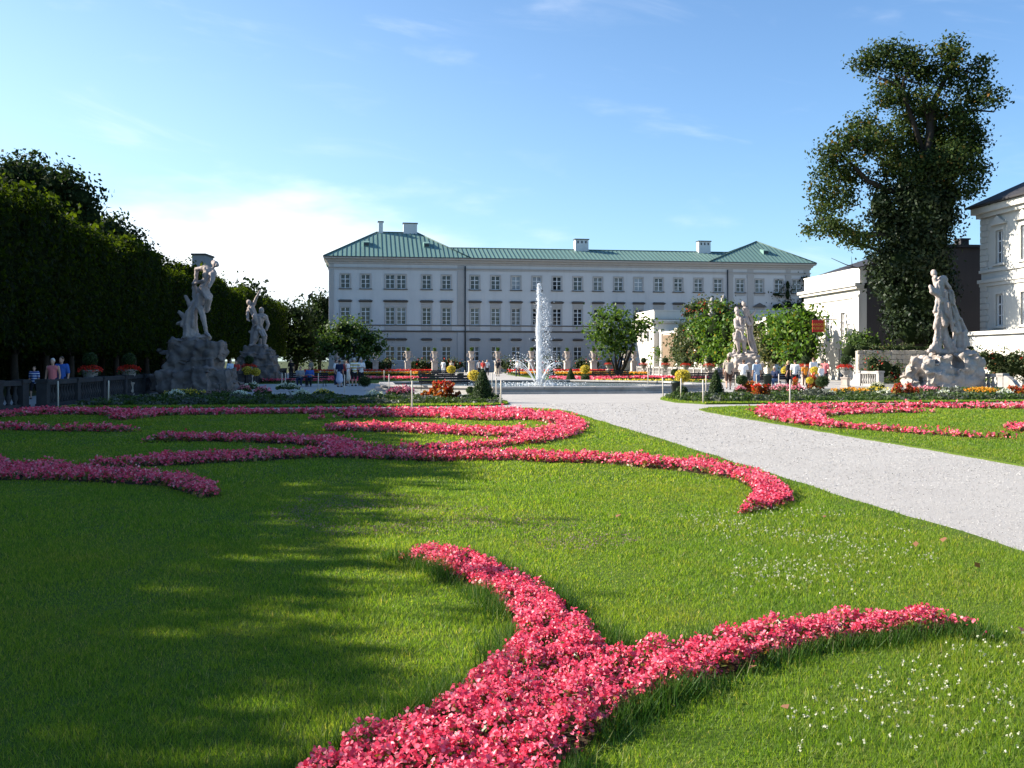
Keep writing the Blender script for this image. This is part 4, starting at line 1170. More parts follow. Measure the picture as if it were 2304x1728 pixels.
# ------------------------------------------------------------------ clipped lime avenue on the left
def tree_variant(seed, w, dlen, z0, z1):
    r = np.random.default_rng(seed)
    def hw(z):      # half widths along height
        f = (z - z0) / (z1 - z0)
        return 0.80 + 0.20 * np.sin(np.clip(f, 0, 1) * math.pi) ** .5
    pts, outw = [], []
    # faces of a clipped box with a rough skin
    def face(n, fn):
        a, b = r.random(n) * 2 - 1, r.random(n)
        p, o = fn(a, b); pts.append(p); outw.append(o)
    n1 = 1500
    for s in (-1, 1):
        face(n1, lambda a, b: (np.column_stack([s * w * hw(z0 + b * (z1 - z0)), a * dlen, z0 + b * (z1 - z0)]), np.tile(np.array([s, 0, .2]), (n1, 1))))
    for s in (-1, 1):
        face(500, lambda a, b: (np.column_stack([a * w, np.full(500, s * dlen), z0 + b * (z1 - z0)]), np.tile(np.array([0, s, .2]), (500, 1))))
    face(900, lambda a, b: (np.column_stack([a * w * .95, (b * 2 - 1) * dlen, z1 - .25 * a * a + .1 * r.normal(size=900)]), np.tile(np.array([0, 0, 1.]), (900, 1))))
    face(300, lambda a, b: (np.column_stack([a * w * .8, (b * 2 - 1) * dlen, np.full(300, z0)]), np.tile(np.array([0, 0, -1.]), (300, 1))))
    p = np.concatenate(pts); o = np.concatenate(outw)
    bump = (np.sin(p[:, 1] * 2.1 + seed) * np.sin(p[:, 2] * 1.7 + 2 * seed) + np.sin(p[:, 1] * 4.3 + p[:, 2] * 3.1 + seed)) * .16
    p = p + o * bump[:, None] + r.normal(size=p.shape) * .16
    # loose shoots above the cut line
    k = 55
    sx = (r.random(k) * 2 - 1) * w * .9; sy = (r.random(k) * 2 - 1) * dlen; sh = r.random(k) ** 2 * 1.1 + .1
    sp = np.concatenate([np.column_stack([sx + .12 * r.normal(size=k), sy + .12 * r.normal(size=k), z1 - .1 + sh * t]) for t in np.linspace(.1, 1, 7)])
    p = np.concatenate([p, sp]); o = np.concatenate([o, np.tile(np.array([0, 0, .5]), (len(sp), 1))])
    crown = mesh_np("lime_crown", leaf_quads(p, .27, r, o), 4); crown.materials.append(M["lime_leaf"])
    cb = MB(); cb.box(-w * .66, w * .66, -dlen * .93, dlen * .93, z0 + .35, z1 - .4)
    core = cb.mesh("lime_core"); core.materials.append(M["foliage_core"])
    tb = MB(); tb.tube([(0, 0, -.05), (.04, .03, z0 * .6), (0, .05, z0 + .8)], [.24, .18, .15], 9)
    for i in range(5):
        a = i * 1.257 + seed; tb.tube([(0, 0, z0 - .5), (math.cos(a) * .7, math.sin(a) * .8, z0 + .4), (math.cos(a) * 1.1, math.sin(a) * 1.5, z0 + 1.6)], [.11, .08, .05], 6)
    trunk = tb.mesh("lime_trunk"); trunk.materials.append(M["bark"])
    return crown, core, trunk
def build_avenue():
    V = [tree_variant(s, 1.75, 2.25, 2.3, 8.3 + dz) for s, dz in ((1, .35), (2, .6), (3, .85), (4, .2))]
    r = np.random.default_rng(77)
    idx = 0
    vs = np.arange(-9.0, 150.0, 4.3)
    for row, (u, nm) in enumerate(((-18.8, "front"), (-23.2, "back"))):
        for i, v in enumerate(vs):
            if row == 1 and v > 90: continue
            crown, core, trunk = V[int(r.integers(0, 4))]
            p = UV(u + r.normal() * .12, v + r.normal() * .15)
            o = empty("lime_tree", p, AX + (math.pi if r.random() < .5 else 0), "%s clipped lime tree from the near end of the avenue's %s row" % (ordinal(i), nm), "tree", "clipped limes of the avenue")
            sc = 1.0 + r.normal() * .025
            o.scale = (1, 1, sc * (1.075 if 11 < v < 25 else 1.04 if v < 25 else 1.0))
            obj("trunk", trunk, None, o)
            c = obj("crown", crown, None, o); obj("inner_foliage", core, None, c)
            idx += 1
build_avenue()
def build_back_hedge():
    r = np.random.default_rng(78); q = []; cores = MB()
    for v in np.arange(-10, 152, 1.0):
        n = 90
        p = np.column_stack([np.full(n, -27.5) + r.normal(size=n) * .5, v + r.random(n), r.random(n) * 4.6])
        w = np.column_stack([p[:, 0] * CA - p[:, 1] * SA, p[:, 0] * SA + p[:, 1] * CA, p[:, 2]])
        q.append(leaf_quads(w, .34, r, np.tile(np.array([1, 0, .1]), (n, 1))))
    root = empty('tall_hedge', UV(-27.5, 70), 0, 'tall dark hedge closing the view beneath the lime avenue', 'hedge')
    off = np.array(UV(-27.5, 70))
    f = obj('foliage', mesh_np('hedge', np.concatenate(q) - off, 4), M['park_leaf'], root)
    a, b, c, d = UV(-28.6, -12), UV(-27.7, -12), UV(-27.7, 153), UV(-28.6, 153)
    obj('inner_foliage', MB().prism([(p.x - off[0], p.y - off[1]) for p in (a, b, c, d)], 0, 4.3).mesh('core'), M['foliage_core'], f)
build_back_hedge()

# ------------------------------------------------------------------ free-standing trees
def free_tree(name, label, base, lobes, mat, per_m2, size, seed, trunk_paths, shell=0.5, core=0.0, group=None):
    root = empty(name, base, 0, label, "tree", group)
    off = np.array(base)
    lob = [(np.array(c) - off, rad) for c, rad in lobes]
    c = obj("crown", mesh_np("crown", leaf_cloud(lob, per_m2, size, seed, shell), 4), mat, root)
    if core: obj("inner_foliage", core_mesh(lob, core, "core"), M["foliage_core"], c)
    mb = MB()
    for pts, rr in trunk_paths: mb.tube([Vector(p) - Vector(base) for p in pts], rr, 8)
    obj("trunk", mb.mesh("trunk"), M["bark"], root)
    return root
def lobes_px(l, d, k, ox, oy, dj, seed, thick=1.0):
    """lobes given where they show in an enlarged view; each gets its own depth and thickness"""
    r = np.random.default_rng(seed); out = []
    for (x, y, rx, ry) in l:
        dd = d + (r.random() - .5) * 2 * dj
        c = P(ox + x / k, oy + y / k, dd)
        a, b = rx / k / F * d, ry / k / F * d
        out.append((np.array(c), (a, (a + b) / 2 * thick, b)))
    return out
def build_ivy_tree():
    d = 75.0
    K, OX, OY = 2.765, 1780, 60
    free = [(620, 190, 190, 90), (460, 260, 75, 70), (760, 230, 110, 100), (990, 140, 85, 70), (1010, 200, 70, 60), (980, 320, 100, 80), (1160, 300, 60, 70), (1190, 230, 50, 40), (1250, 440, 70, 50), (1130, 430, 110, 90), (860, 300, 90, 70),
            (870, 450, 90, 60), (590, 430, 100, 75), (720, 460, 100, 70), (620, 360, 110, 50), (790, 600, 170, 110), (1040, 590, 150, 110), (1130, 690, 90, 100), (450, 620, 100, 75), (330, 700, 95, 60), (240, 790, 95, 70), (560, 700, 130, 90), (720, 780, 150, 110), (430, 760, 110, 70),
            (260, 910, 115, 90), (400, 930, 85, 80), (220, 1040, 90, 80), (340, 1060, 80, 70), (200, 1160, 70, 70), (290, 1250, 120, 50), (150, 1275, 60, 28), (430, 1330, 90, 50), (380, 1290, 90, 40), (620, 870, 90, 70), (1000, 860, 180, 140), (1130, 900, 75, 80), (1150, 990, 40, 50), (790, 900, 170, 110), (1080, 1030, 70, 50),
            (560, 1000, 70, 40), (1060, 740, 120, 90), (900, 720, 140, 100)]
    ivy = [(560, 1110, 90, 110), (790, 1050, 200, 130), (950, 1080, 100, 110), (800, 1180, 210, 150), (940, 1190, 90, 110), (600, 1230, 100, 90), (760, 1330, 220, 130), (890, 1330, 110, 110), (640, 1420, 130, 100), (720, 1480, 210, 130), (850, 1470, 130, 110), (870, 1010, 160, 120), (860, 880, 100, 120), (850, 520, 70, 60)]
    low = [(600, 760, 90, 110), (720, 740, 190, 150), (850, 780, 150, 150), (660, 880, 120, 120), (780, 930, 170, 170), (880, 980, 120, 170), (760, 1080, 140, 130), (850, 1130, 120, 110), (930, 800, 80, 110)]
    lf = [(c, tuple(x * .90 for x in q)) for c, q in lobes_px(free, d, K, OX, OY, 2.0, 5, .9)]
    li = lobes_px(ivy, d, K, OX, OY, .7, 6, .9) + lobes_px(low, d, K, 1780, 350, .7, 7, .9)
    base = P(2055, 800, d); base.z = 0
    b = np.array(base)
    root = empty("ivy_clad_tree", base, 0, "tall old maple with ivy smothered trunk standing before the dark end wall", "tree")
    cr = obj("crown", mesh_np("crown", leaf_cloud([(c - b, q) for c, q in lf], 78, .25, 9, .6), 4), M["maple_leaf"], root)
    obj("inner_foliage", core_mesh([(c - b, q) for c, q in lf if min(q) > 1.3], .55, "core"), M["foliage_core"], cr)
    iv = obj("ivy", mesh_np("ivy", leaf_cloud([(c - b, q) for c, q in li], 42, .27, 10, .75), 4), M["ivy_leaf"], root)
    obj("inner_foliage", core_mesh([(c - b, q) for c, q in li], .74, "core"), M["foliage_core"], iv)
    mb = MB()
    q = lambda x, y, dd=0: P(OX + x / K, OY + y / K, d + dd) - base
    mb.tube([Vector((0, 0, -.1)), q(780, 1700), q(800, 1350), q(830, 1000), q(860, 700), q(880, 480), q(930, 380), q(1000, 250), q(1000, 150)], [.95, .8, .65, .46, .32, .24, .18, .12, .05], 10)
    for pts, r0 in (([(830, 800), (720, 480), (690, 370), (620, 340), (540, 315)], .2), ([(700, 390), (700, 320), (760, 240)], .12), ([(860, 640), (800, 350), (760, 345), (640, 300)], .12), ([(760, 1330), (520, 1290), (420, 1290), (280, 1230), (180, 1190)], .24), ([(760, 1450), (540, 1390), (430, 1350), (380, 1310)], .18),
                    ([(800, 1100), (480, 960), (400, 880), (330, 810), (260, 760)], .22), ([(820, 950), (590, 850), (520, 790), (430, 700)], .16), ([(900, 420), (960, 330), (1060, 270), (1130, 290), (1190, 250)], .14), ([(890, 560), (1000, 540), (1150, 520), (1260, 530), (1300, 480)], .13), ([(930, 900), (1050, 800), (1120, 700)], .14),
                    ([(640, 1480), (540, 1470), (410, 1500), (340, 1480), (250, 1440)], .07), ([(410, 1500), (300, 1500)], .04), ([(380, 1490), (375, 1430)], .03)):
        rr = [r0 * (1 - .75 * i / (len(pts) - 1)) for i in range(len(pts))]
        mb.tube([q(x, y, .15 * i * (1 if r0 > .15 else -1)) for i, (x, y) in enumerate(pts)], rr, 7)
    obj("trunk", mb.mesh("trunk"), M["bark"], root)
build_ivy_tree()

def trunk_fork(base, top, n, seed, r0=.16, reach=.45):
    r = np.random.default_rng(seed); out = []
    base, top = Vector(base), Vector(top)
    for i in range(n):
        a = 6.283 * i / n + r.random()
        e = top + Vector((math.cos(a), math.sin(a) * .8, r.random() * .6)) * (top - base).length * reach
        m = base.lerp(e, .5) + Vector((r.normal() * .1, r.normal() * .1, -.1))
        out.append(([base, m, e], [r0, r0 * .7, r0 * .3]))
    return out
def build_trees():
    # two specimen trees before the palace
    d = 98.0
    l = lobes_px([(775, 740, 38, 24), (745, 760, 24, 22), (800, 745, 34, 26), (830, 765, 30, 24), (850, 785, 18, 14), (770, 775, 40, 22), (810, 785, 40, 18), (738, 785, 18, 14)], d, 1, 0, 0, 1.0, 3)
    b = P(790, 812, d); b.z = 0
    free_tree("ornamental_tree", "round dark green tree before the palace's left end, above the group of visitors", b, l, M["magnolia_leaf"], 26, .30, 41, trunk_fork(b, P(790, 790, d), 4, 2), .45, .55)
    d = 92.0
    K, OX, OY = 3.687, 1280, 500
    l = lobes_px([(300, 790, 90, 70), (400, 800, 90, 65), (480, 850, 80, 80), (550, 790, 50, 40), (590, 850, 60, 70), (250, 880, 70, 60), (340, 900, 100, 80), (180, 920, 60, 30), (240, 970, 60, 50), (330, 1000, 90, 60), (450, 960, 90, 80), (540, 970, 70, 80), (380, 1060, 70, 40), (460, 1050, 60, 50), (660, 870, 50, 45), (260, 1060, 50, 30)], d, K, OX, OY, 1.3, 4)
    b = P(1390, 812, d); b.z = 0
    free_tree("ornamental_tree", "open branched broadleaf tree with bare forked trunk left of the cream orangery", b, l, M["fresh_leaf"], 22, .32, 42, trunk_fork(b, P(1395, 795, d), 5, 3, .14) + trunk_fork(b, P(1410, 790, d), 4, 5, .12), .4, .35)
    # tall park trees behind the avenue
    specs = [(70.0, [(60, 400, 70, 55), (130, 420, 60, 50), (20, 420, 50, 60), (180, 450, 42, 38), (70, 460, 110, 60), (205, 490, 34, 30), (150, 500, 60, 50)], "tall dark park tree rising above the avenue at the left edge", 51),
             (84.0, [(250, 520, 42, 36), (285, 545, 36, 34), (240, 560, 60, 50), (300, 570, 36, 40)], "park tree rising just above the avenue, right of the tallest one", 52),
             (120.0, [(550, 655, 26, 18), (575, 672, 22, 16), (530, 675, 26, 22)], "small round treetop above the avenue, behind the statue with the raised arm", 53),
             (150.0, [(665, 705, 22, 22), (640, 715, 24, 26), (690, 720, 16, 30), (650, 750, 40, 30), (690, 765, 30, 30), (640, 785, 36, 26), (680, 790, 40, 20)], "distant pale tree at the far end of the avenue", 54),
             (175.0, [(715, 690, 20, 24), (735, 690, 18, 30), (700, 715, 30, 30), (730, 730, 30, 36), (700, 760, 36, 30), (735, 770, 24, 34), (715, 795, 40, 20)], "distant dark tree beside the palace's left corner, below the flag", 55)]
    for d, l, lab, sd in specs:
        lb = [(c, tuple(x * .95 for x in q)) for c, q in lobes_px(l, d, 1, 0, 0, 1.5, sd)]
        x = sum(q[0] for q in l) / len(l); b = P(x, 812, d); b.z = 0
        free_tree("park_tree", lab, b, lb, M["park_leaf"], 34 if d < 100 else 12, .34 if d < 100 else .55, sd, trunk_fork(b, P(x, sum(q[1] for q in l) / len(l) + 30, d), 3, sd, .3, .12), .5, .68, "park trees behind the avenue")
build_trees()

# ------------------------------------------------------------------ climbers, shrubs
def bush(name, label, cat, base, lobes, mat, per_m2, size, seed, flowers=None, group=None, core=.7):
    root = empty(name, base, 0, label, cat, group)
    off = np.array(base); lob = [(np.array(c) - off, q) for c, q in lobes]
    f = obj("foliage", mesh_np("foliage", leaf_cloud(lob, per_m2, size, seed, .7), 4), mat, root)
    obj("inner_foliage", core_mesh(lob, core, "core"), M["foliage_core"], f)
    if flowers:
        r = np.random.default_rng(seed + 1); fm, n, fs = flowers; pp = []
        for c, q in lob:
            pts, o = ell_points(max(2, n // len(lob)), c, [a * 1.04 for a in q], r, .95)
            pts = np.repeat(pts, 4, 0) + r.normal(size=(len(pts) * 4, 3)) * fs * .5
            pp.append(leaf_quads(pts, fs, r, np.repeat(o, 4, 0)))
        obj("blossoms", mesh_np("blossoms", np.concatenate(pp), 4), fm, root)
    return root
def build_shrubs():
    K, OX, OY = 3.687, 1280, 500
    def wallpx(px): return 33.0 / ((px - CX) / F * CA + SA) / 1.0      # depth of the garden wall in that column
    def climb(l, off, seed):
        out = []
        r = np.random.default_rng(seed)
        for x, y, rx, ry in l:
            px = OX + x / K; d = wallpx(px) - off
            c = P(px, OY + y / K, d); a, b = 1.28 * rx / K / F * d, 1.22 * ry / K / F * d
            out.append((np.array(c), (a, max(.5, a * .6), b)))
        return out
    def base_of(lb): return Vector((np.mean([c[0] for c, _ in lb]), np.mean([c[1] for c, _ in lb]), 0))
    lb = climb([(1060, 720, 70, 45), (1130, 700, 70, 40), (1000, 760, 50, 40), (1200, 710, 80, 40), (1290, 740, 60, 40)], .3, 1)
    bush("climbing_plant", "rust tinged climber on top of the garden wall behind the lifted statue group", "climber", base_of(lb), lb, M["dull_leaf"], 20, .34, 61, (M["flower_scarlet"], 60, .14))
    lb = climb([(1180, 800, 110, 80), (1280, 800, 90, 90), (1130, 900, 90, 90), (1240, 930, 120, 110), (1330, 900, 70, 110), (1200, 1040, 110, 100), (1310, 1050, 80, 100), (1240, 1130, 110, 60), (1420, 860, 60, 110), (1440, 1000, 70, 120), (1520, 1010, 60, 100), (1400, 1120, 80, 60), (1500, 1120, 80, 60), (1530, 880, 40, 70)], .8, 2)
    bush("climbing_plant", "thick bright green climber on the garden wall just left of the lifted statue group", "climber", base_of(lb), lb, M["vine_leaf"], 20, .36, 62)
    lb = climb([(950, 900, 60, 60), (1000, 960, 70, 80), (930, 1000, 60, 80), (1010, 1080, 90, 80), (940, 1120, 70, 70), (1080, 1000, 60, 90), (890, 1080, 40, 90), (1060, 880, 70, 70), (900, 980, 40, 50), (1000, 1150, 90, 40), (1090, 1120, 80, 60)], .9, 3)
    bush("climbing_plant", "dull green flowering climber next to the wooden trellis", "climber", base_of(lb), lb, M["dull_leaf"], 22, .32, 63, (M["flower_scarlet"], 40, .14))
    lb = climb([(730, 1110, 35, 70), (760, 1080, 26, 50), (735, 1160, 35, 40)], .5, 4)
    bush("climbing_plant", "narrow yellow green creeper on the trellis beside the orangery corner", "climber", base_of(lb), lb, M["vine_leaf"], 30, .30, 64)
    lb = climb([(1860, 790, 100, 60), (1960, 780, 90, 55), (1800, 830, 80, 50), (1700, 850, 70, 50), (1880, 880, 120, 90), (1980, 880, 70, 100), (1830, 970, 110, 80), (1950, 1000, 90, 110), (1900, 1090, 90, 80), (1980, 1090, 60, 70), (1740, 900, 60, 60), (1790, 900, 70, 60), (1760, 1000, 60, 60), (1840, 1130, 80, 50), (2020, 980, 40, 120), (2030, 820, 40, 60)], .7, 5)
    bush("climbing_plant", "large fresh green vine on the wall beside the red museum sign", "climber", base_of(lb), lb, M["vine_leaf"], 24, .32, 65)
    lb = climb([(1650, 990, 80, 60), (1690, 1060, 90, 70), (1640, 1100, 70, 70), (1730, 1130, 70, 60), (1590, 1050, 50, 90), (1600, 900, 40, 90), (1540, 900, 30, 70)], 1.3, 6)
    bush("climbing_plant", "pale yellowish shrub on the wall right of the lifted statue group", "climber", base_of(lb), lb, M["pale_leaf"], 24, .28, 66)
    # ivy on the palace's right wing
    r = np.random.default_rng(8)
    A = R(8.7); ca, sa = math.cos(A), math.sin(A)
    lb = []
    for x, y, rx, ry in [(1960, 480, 30, 40), (1975, 560, 35, 50), (1960, 640, 45, 50), (1815, 520, 22, 50), (1815, 600, 26, 60), (1720, 600, 40, 16), (1760, 610, 40, 10), (1730, 700, 55, 30), (1820, 680, 40, 40), (1890, 700, 60, 35), (1960, 710, 40, 40)]:
        px = OX + x / K; k = (px - CX) / F; s = (145 * k + 26) / (ca - k * sa); d = 145 + s * sa - .45
        c = P(px, OY + y / K, d); a, b = rx / K / F * d, ry / K / F * d
        lb.append((np.array(c), (a, .3, b)))
    b = base_of(lb)
    bush("wall_ivy", "dark ivy climbing over the palace's right wing and its windows", "ivy", b, lb, M["ivy_leaf"], 16, .34, 67)
    # round shrub behind the right balustrade
    lb = lobes_px([(1915, 790, 26, 22), (1940, 772, 30, 26), (1965, 775, 26, 26), (1985, 795, 18, 20), (1940, 795, 34, 22)], 74.0, 1, 0, 0, .6, 8)
    bush("round_shrub", "round dark green shrub at the foot of the dark end wall", "shrub", base_of(lb), lb, M["magnolia_leaf"], 34, .22, 68)
    # roses and hedge growing over the rubble wall
    for i, (l, lab) in enumerate((([(1965, 825, 16, 26), (1990, 830, 20, 22), (1960, 845, 16, 16), (2015, 838, 14, 20)], "rambling rose bush on the rubble wall left of the pale right hand statue"),
                                ([(2240, 815, 30, 26), (2280, 820, 30, 30), (2215, 805, 16, 16), (2310, 825, 30, 30), (2260, 838, 30, 16)], "dense rose bush over the rubble wall at the right edge"))):
        lb = [(c, (q[0] * 1.2, .5, q[2] * 1.2)) for c, q in lobes_px(l, 67.6 if i == 0 else 66.0, 1, 0, 0, .1, 9 + i, .5)]
        bush("rose_bush", lab, "rose bush", base_of(lb), lb, M["dull_leaf"], 50, .16, 70 + i, (M["flower_scarlet"], 60, .08))
    lb = [(np.array(UV(u, 68.6, 2.45) + Vector((0, 0, .0))), (.75, .4, .28)) for u in np.arange(31.8, 42, .8)]
    b = base_of(lb)
    bush("hedge", "low clipped hedge along the top of the rubble wall", "hedge", b, lb, M["dull_leaf"], 46, .13, 75)
    # rose hedge before the palace
    for i, (a, b_) in enumerate(((826, 880), (930, 985), (1000, 1042), (1130, 1185), (1210, 1262), (1300, 1345))):
        lb = []
        rr = np.random.default_rng(90 + i)
        for px in np.arange(a, b_, 7.0):
            d = 131.0 + rr.normal() * .5
            lb.append((np.array(P(px, 822 + rr.normal() * 3, d)), (.55, .5, .55 + rr.random() * .5)))
        bush("rose_hedge", "%s dark green rose hedge from the left before the palace's ground floor windows" % ordinal(i), "hedge", base_of(lb), lb, M["dull_leaf"], 18, .22, 92 + i, (M["flower_scarlet"], 20, .14), "rose hedges before the palace")
build_shrubs()
# ------------------------------------------------------------------ carved and grown forms: overlapping solids fused into one skin
BLOBS = []
def blob(name, mb, voxel, mat, parent=None, loc=None, rot=None, smooth=4, rough=0.0, rscale=0.5, adapt=0.0):
    o = obj(name, mb.mesh(name), mat, parent, loc, rot)
    m = o.modifiers.new("remesh", 'REMESH'); m.mode = 'VOXEL'; m.voxel_size = voxel; m.use_smooth_shade = True
    if smooth:
        s = o.modifiers.new("smooth", 'SMOOTH'); s.iterations = smooth; s.factor = 0.5
    if rough:
        t = bpy.data.textures.new(name + "_rough", 'CLOUDS'); t.noise_scale = rscale; t.noise_depth = 3
        d = o.modifiers.new("rough", 'DISPLACE'); d.texture = t; d.strength = rough; d.mid_level = 0.5
        if rough > .2:
            t = bpy.data.textures.new(name + "_clefts", 'VORONOI'); t.noise_scale = .55; t.distance_metric = 'DISTANCE'
            d = o.modifiers.new("clefts", 'DISPLACE'); d.texture = t; d.strength = -.35; d.mid_level = 0.35
    BLOBS.append(o); return o
def settle_blobs():
    dg = bpy.context.evaluated_depsgraph_get()
    done = []
    for o in BLOBS:
        me = bpy.data.meshes.new_from_object(o.evaluated_get(dg), preserve_all_data_layers=False, depsgraph=dg)
        done.append((o, me))
    for o, me in done:
        mat = o.data.materials[0]
        o.modifiers.clear(); o.data = me
        me.materials.clear(); me.materials.append(mat)
        me.polygons.foreach_set("use_smooth", np.ones(len(me.polygons), dtype=bool))

# ------------------------------------------------------------------ the fountain
FC = Vector((1.55, 58.6, 0)); FR = 9.7
def build_fountain():
    root = empty("fountain", FC, 0, "octagonal stone fountain basin with a tall white water jet in its middle", "fountain")
    def octa(r, k=22.5 + 8.0): return [(r * math.cos(R(k + 45 * i)), r * math.sin(R(k + 45 * i))) for i in range(8)]
    def ring(r0, r1, z0, z1):
        mb = MB(); a, b = octa(r0), octa(r1)
        vs = [(x, y, z0) for x, y in a] + [(x, y, z1) for x, y in a] + [(x, y, z0) for x, y in b] + [(x, y, z1) for x, y in b]
        fs = []
        for i in range(8):
            j = (i + 1) % 8
            fs += [(i, 8 + i, 8 + j, j), (16 + i, 16 + j, 24 + j, 24 + i), (8 + i, 24 + i, 24 + j, 8 + j), (i, j, 16 + j, 16 + i)]
        return mb.add(vs, fs)
    ring(FR - .75, FR + .35, 0.0, .10).build("step", M["basin_stone"], root)
    ring(FR - .5, FR, .103, .26).build("basin_wall", M["basin_stone"], root)
    # coping in separate stones
    a, b = octa(FR + .10), octa(FR - .75)
    for i in range(8):
        j = (i + 1) % 8
        for k in range(3):
            t0, t1 = k / 3 + .002, (k + 1) / 3 - .002
            p = [Vector(a[i]).lerp(Vector(a[j]), t0), Vector(a[i]).lerp(Vector(a[j]), t1), Vector(b[i]).lerp(Vector(b[j]), t1), Vector(b[i]).lerp(Vector(b[j]), t0)]
            MB().prism(ccw([(q.x, q.y) for q in p]), .263, .345 + .004 * ((i * 3 + k) % 3)).build("coping_stone", M["basin_stone"], root)
    mb = MB(); o = octa(FR - .5); mb.add([(x, y, .20) for x, y in o], [tuple(range(8))]); tag(mb.build("water", M["water"], root))
    # the jet: a ragged column breaking into drops
    r = np.random.default_rng(17)
    H = 5.85
    col = MB(); 
    pts, rr = [], []
    for i in range(26):
        f = i / 25
        pts.append((.10 * math.sin(f * 9) * f * .5 - .03 * f, .05 * math.sin(f * 7), .2 + H * f)); rr.append((.075 + .09 * (1 - f) + .04 * r.random()) * (1 - .85 * max(0, f - .8) / .2))
    col.tube(pts, rr, 9)
    jet = col.build("water_jet", M["spray"], root)
    n = 5200
    z = H * (1 - r.random(n) ** 1.6 * 1.0)
    fall = r.random(n)
    zz = z * (1 - .0 * fall)
    hgt = .2 + H * r.random(n) ** .8
    spread = .02 + .26 * np.sqrt(np.clip(1 - hgt / (H + .25), 0, 1)) * r.random(n)
    ang = r.random(n) * 6.283
    rad = np.abs(r.normal(size=n)) * spread + .04
    px_ = np.cos(ang) * rad + .16 * np.clip(1 - hgt / H, 0, 1); py_ = np.sin(ang) * rad
    c = np.column_stack([px_, py_, hgt])
    # outer falling drops, mostly to the lee side
    m = 1300
    h2 = H * .86 * r.random(m); c2 = np.column_stack([.10 + (.12 + .10 * (1 - h2 / H)) * r.normal(size=m) + .5 * (1 - h2 / H) ** .6, .22 * r.normal(size=m), .2 + h2])
    allc = np.concatenate([c, c2])
    s = np.where(r.random(len(allc)) < .15, .075, .042)
    q = leaf_quads(allc, s, r, None, 0, 1.0)
    tag(obj("spray_drops", mesh_np("spray", q, 4), M["spray"], root), kind="stuff")
    # low side jets arching outwards
    for i, a in enumerate((-172, -152, -128, -60, -38, -12, 160, 60)):
        dx, dy = math.cos(R(a)), math.sin(R(a)); L = 1.0 + .7 * r.random(); h = .75 + .35 * r.random()
        P_ = [(dx * (.15 + L * t), dy * (.15 + L * t), .22 + h * (4 * t * .95 * (1 - t * .55)) * .75) for t in np.linspace(0, 1, 9)]
        MB().tube(P_, [.028 * (1 - .3 * t) for t in np.linspace(0, 1, 9)], 5).build("side_jet", M["spray"], root)
        e = np.array(P_[-3:]); k = 60
        pc = e[r.integers(0, 3, k)] + r.normal(size=(k, 3)) * np.array([.2, .2, .16]); pc[:, 2] = np.clip(pc[:, 2], .22, 3)
        tag(obj("spray_drops", mesh_np("spray", leaf_quads(pc, .05, r, None, 0, 1.0), 4), M["spray"], root), kind="stuff")
    # splashes where the water falls back
    k = 700; a = r.random(k) * 6.283; rd = np.abs(r.normal(size=k)) * 1.6
    pc = np.column_stack([np.cos(a) * rd, np.sin(a) * rd, .21 + np.abs(r.normal(size=k)) * .10])
    tag(obj("spray_drops", mesh_np("spray", leaf_quads(pc, .055, r, None, 0, 1.0), 4), M["spray"], root), kind="stuff")
build_fountain()

# ------------------------------------------------------------------ statue groups on rock pedestals
def statue(label, d, ox, oy, k, caps, rocks, base_px, base_py, stone, rock, seed, voxel=.045, slim=1.0):
    base = P(base_px, base_py, d); base = Vector((base.x, d, 0))
    root = empty("statue_group", base, 0, label, "statue", "stone statue groups round the fountain")
    q = lambda x, y, dy=0.0: P(ox + x / k, oy + y / k, d) + Vector((0, dy, 0)) - base
    mpp = d / F / k
    mb = MB()
    for c in caps:
        if len(c) == 4:
            x, y, r_, dy = c; p = q(x, y, dy); mb.sphere(p, r_ * mpp * (.95 if r_ < 34 else .86) * max(slim, .95), 12, 9)
        else:
            x0, y0, r0, x1, y1, r1, dy0, dy1 = c
            kk = (.92 if max(r0, r1) < 34 else .82) * slim; mb.capsule(q(x0, y0, dy0), r0 * mpp * kk, q(x1, y1, dy1), r1 * mpp * kk, 12)
    rf = np.random.default_rng(seed + 50)
    for c in caps:                       # folds and muscles standing proud of the larger forms
        if len(c) == 8 and c[2] > 34:
            x0, y0, r0, x1, y1, r1, dy0, dy1 = c
            for t in range(3):
                a = (rf.random() - .5) * 1.7; o = math.sin(a); f_ = math.cos(a)
                p0, p1 = q(x0 + o * r0, y0 + rf.normal() * 6, dy0 - f_ * r0 * mpp * .95 * slim), q(x1 + (o + rf.normal() * .2) * r1, y1 + rf.normal() * 10, dy1 - f_ * r1 * mpp * .95 * slim)
                mb.capsule(p0, r0 * mpp * .20, p1, r1 * mpp * .24, 7)
    blob("figures", mb, voxel * .68, stone, root, smooth=1, rough=.06, rscale=.13)
    mb = MB()
    rr = np.random.default_rng(seed)
    for (x0, y0, x1, y1, th, tilt) in rocks:        # blocks seen from x0..x1, y0..y1, th metres deep, tilted
        a, b = q(x0, y0), q(x1, y1)
        cx, cz = (a.x + b.x) / 2, (a.z + b.z) / 2; w, h = abs(b.x - a.x) / 2, abs(a.z - b.z) / 2
        Mx = Matrix.Translation((cx, rr.normal() * .12, cz)) @ Matrix.Rotation(R(tilt), 4, 'Y') @ Matrix.Rotation(R(rr.normal() * 5), 4, 'Z') @ Matrix.Rotation(R(rr.normal() * 5), 4, 'X')
        mb.box(-w * .95, w * .95, -th * .4, th * .4, -h, h, Mx)
    blob("pedestal", mb, .05, rock, root, smooth=1, rough=.26, rscale=.45)
    return root
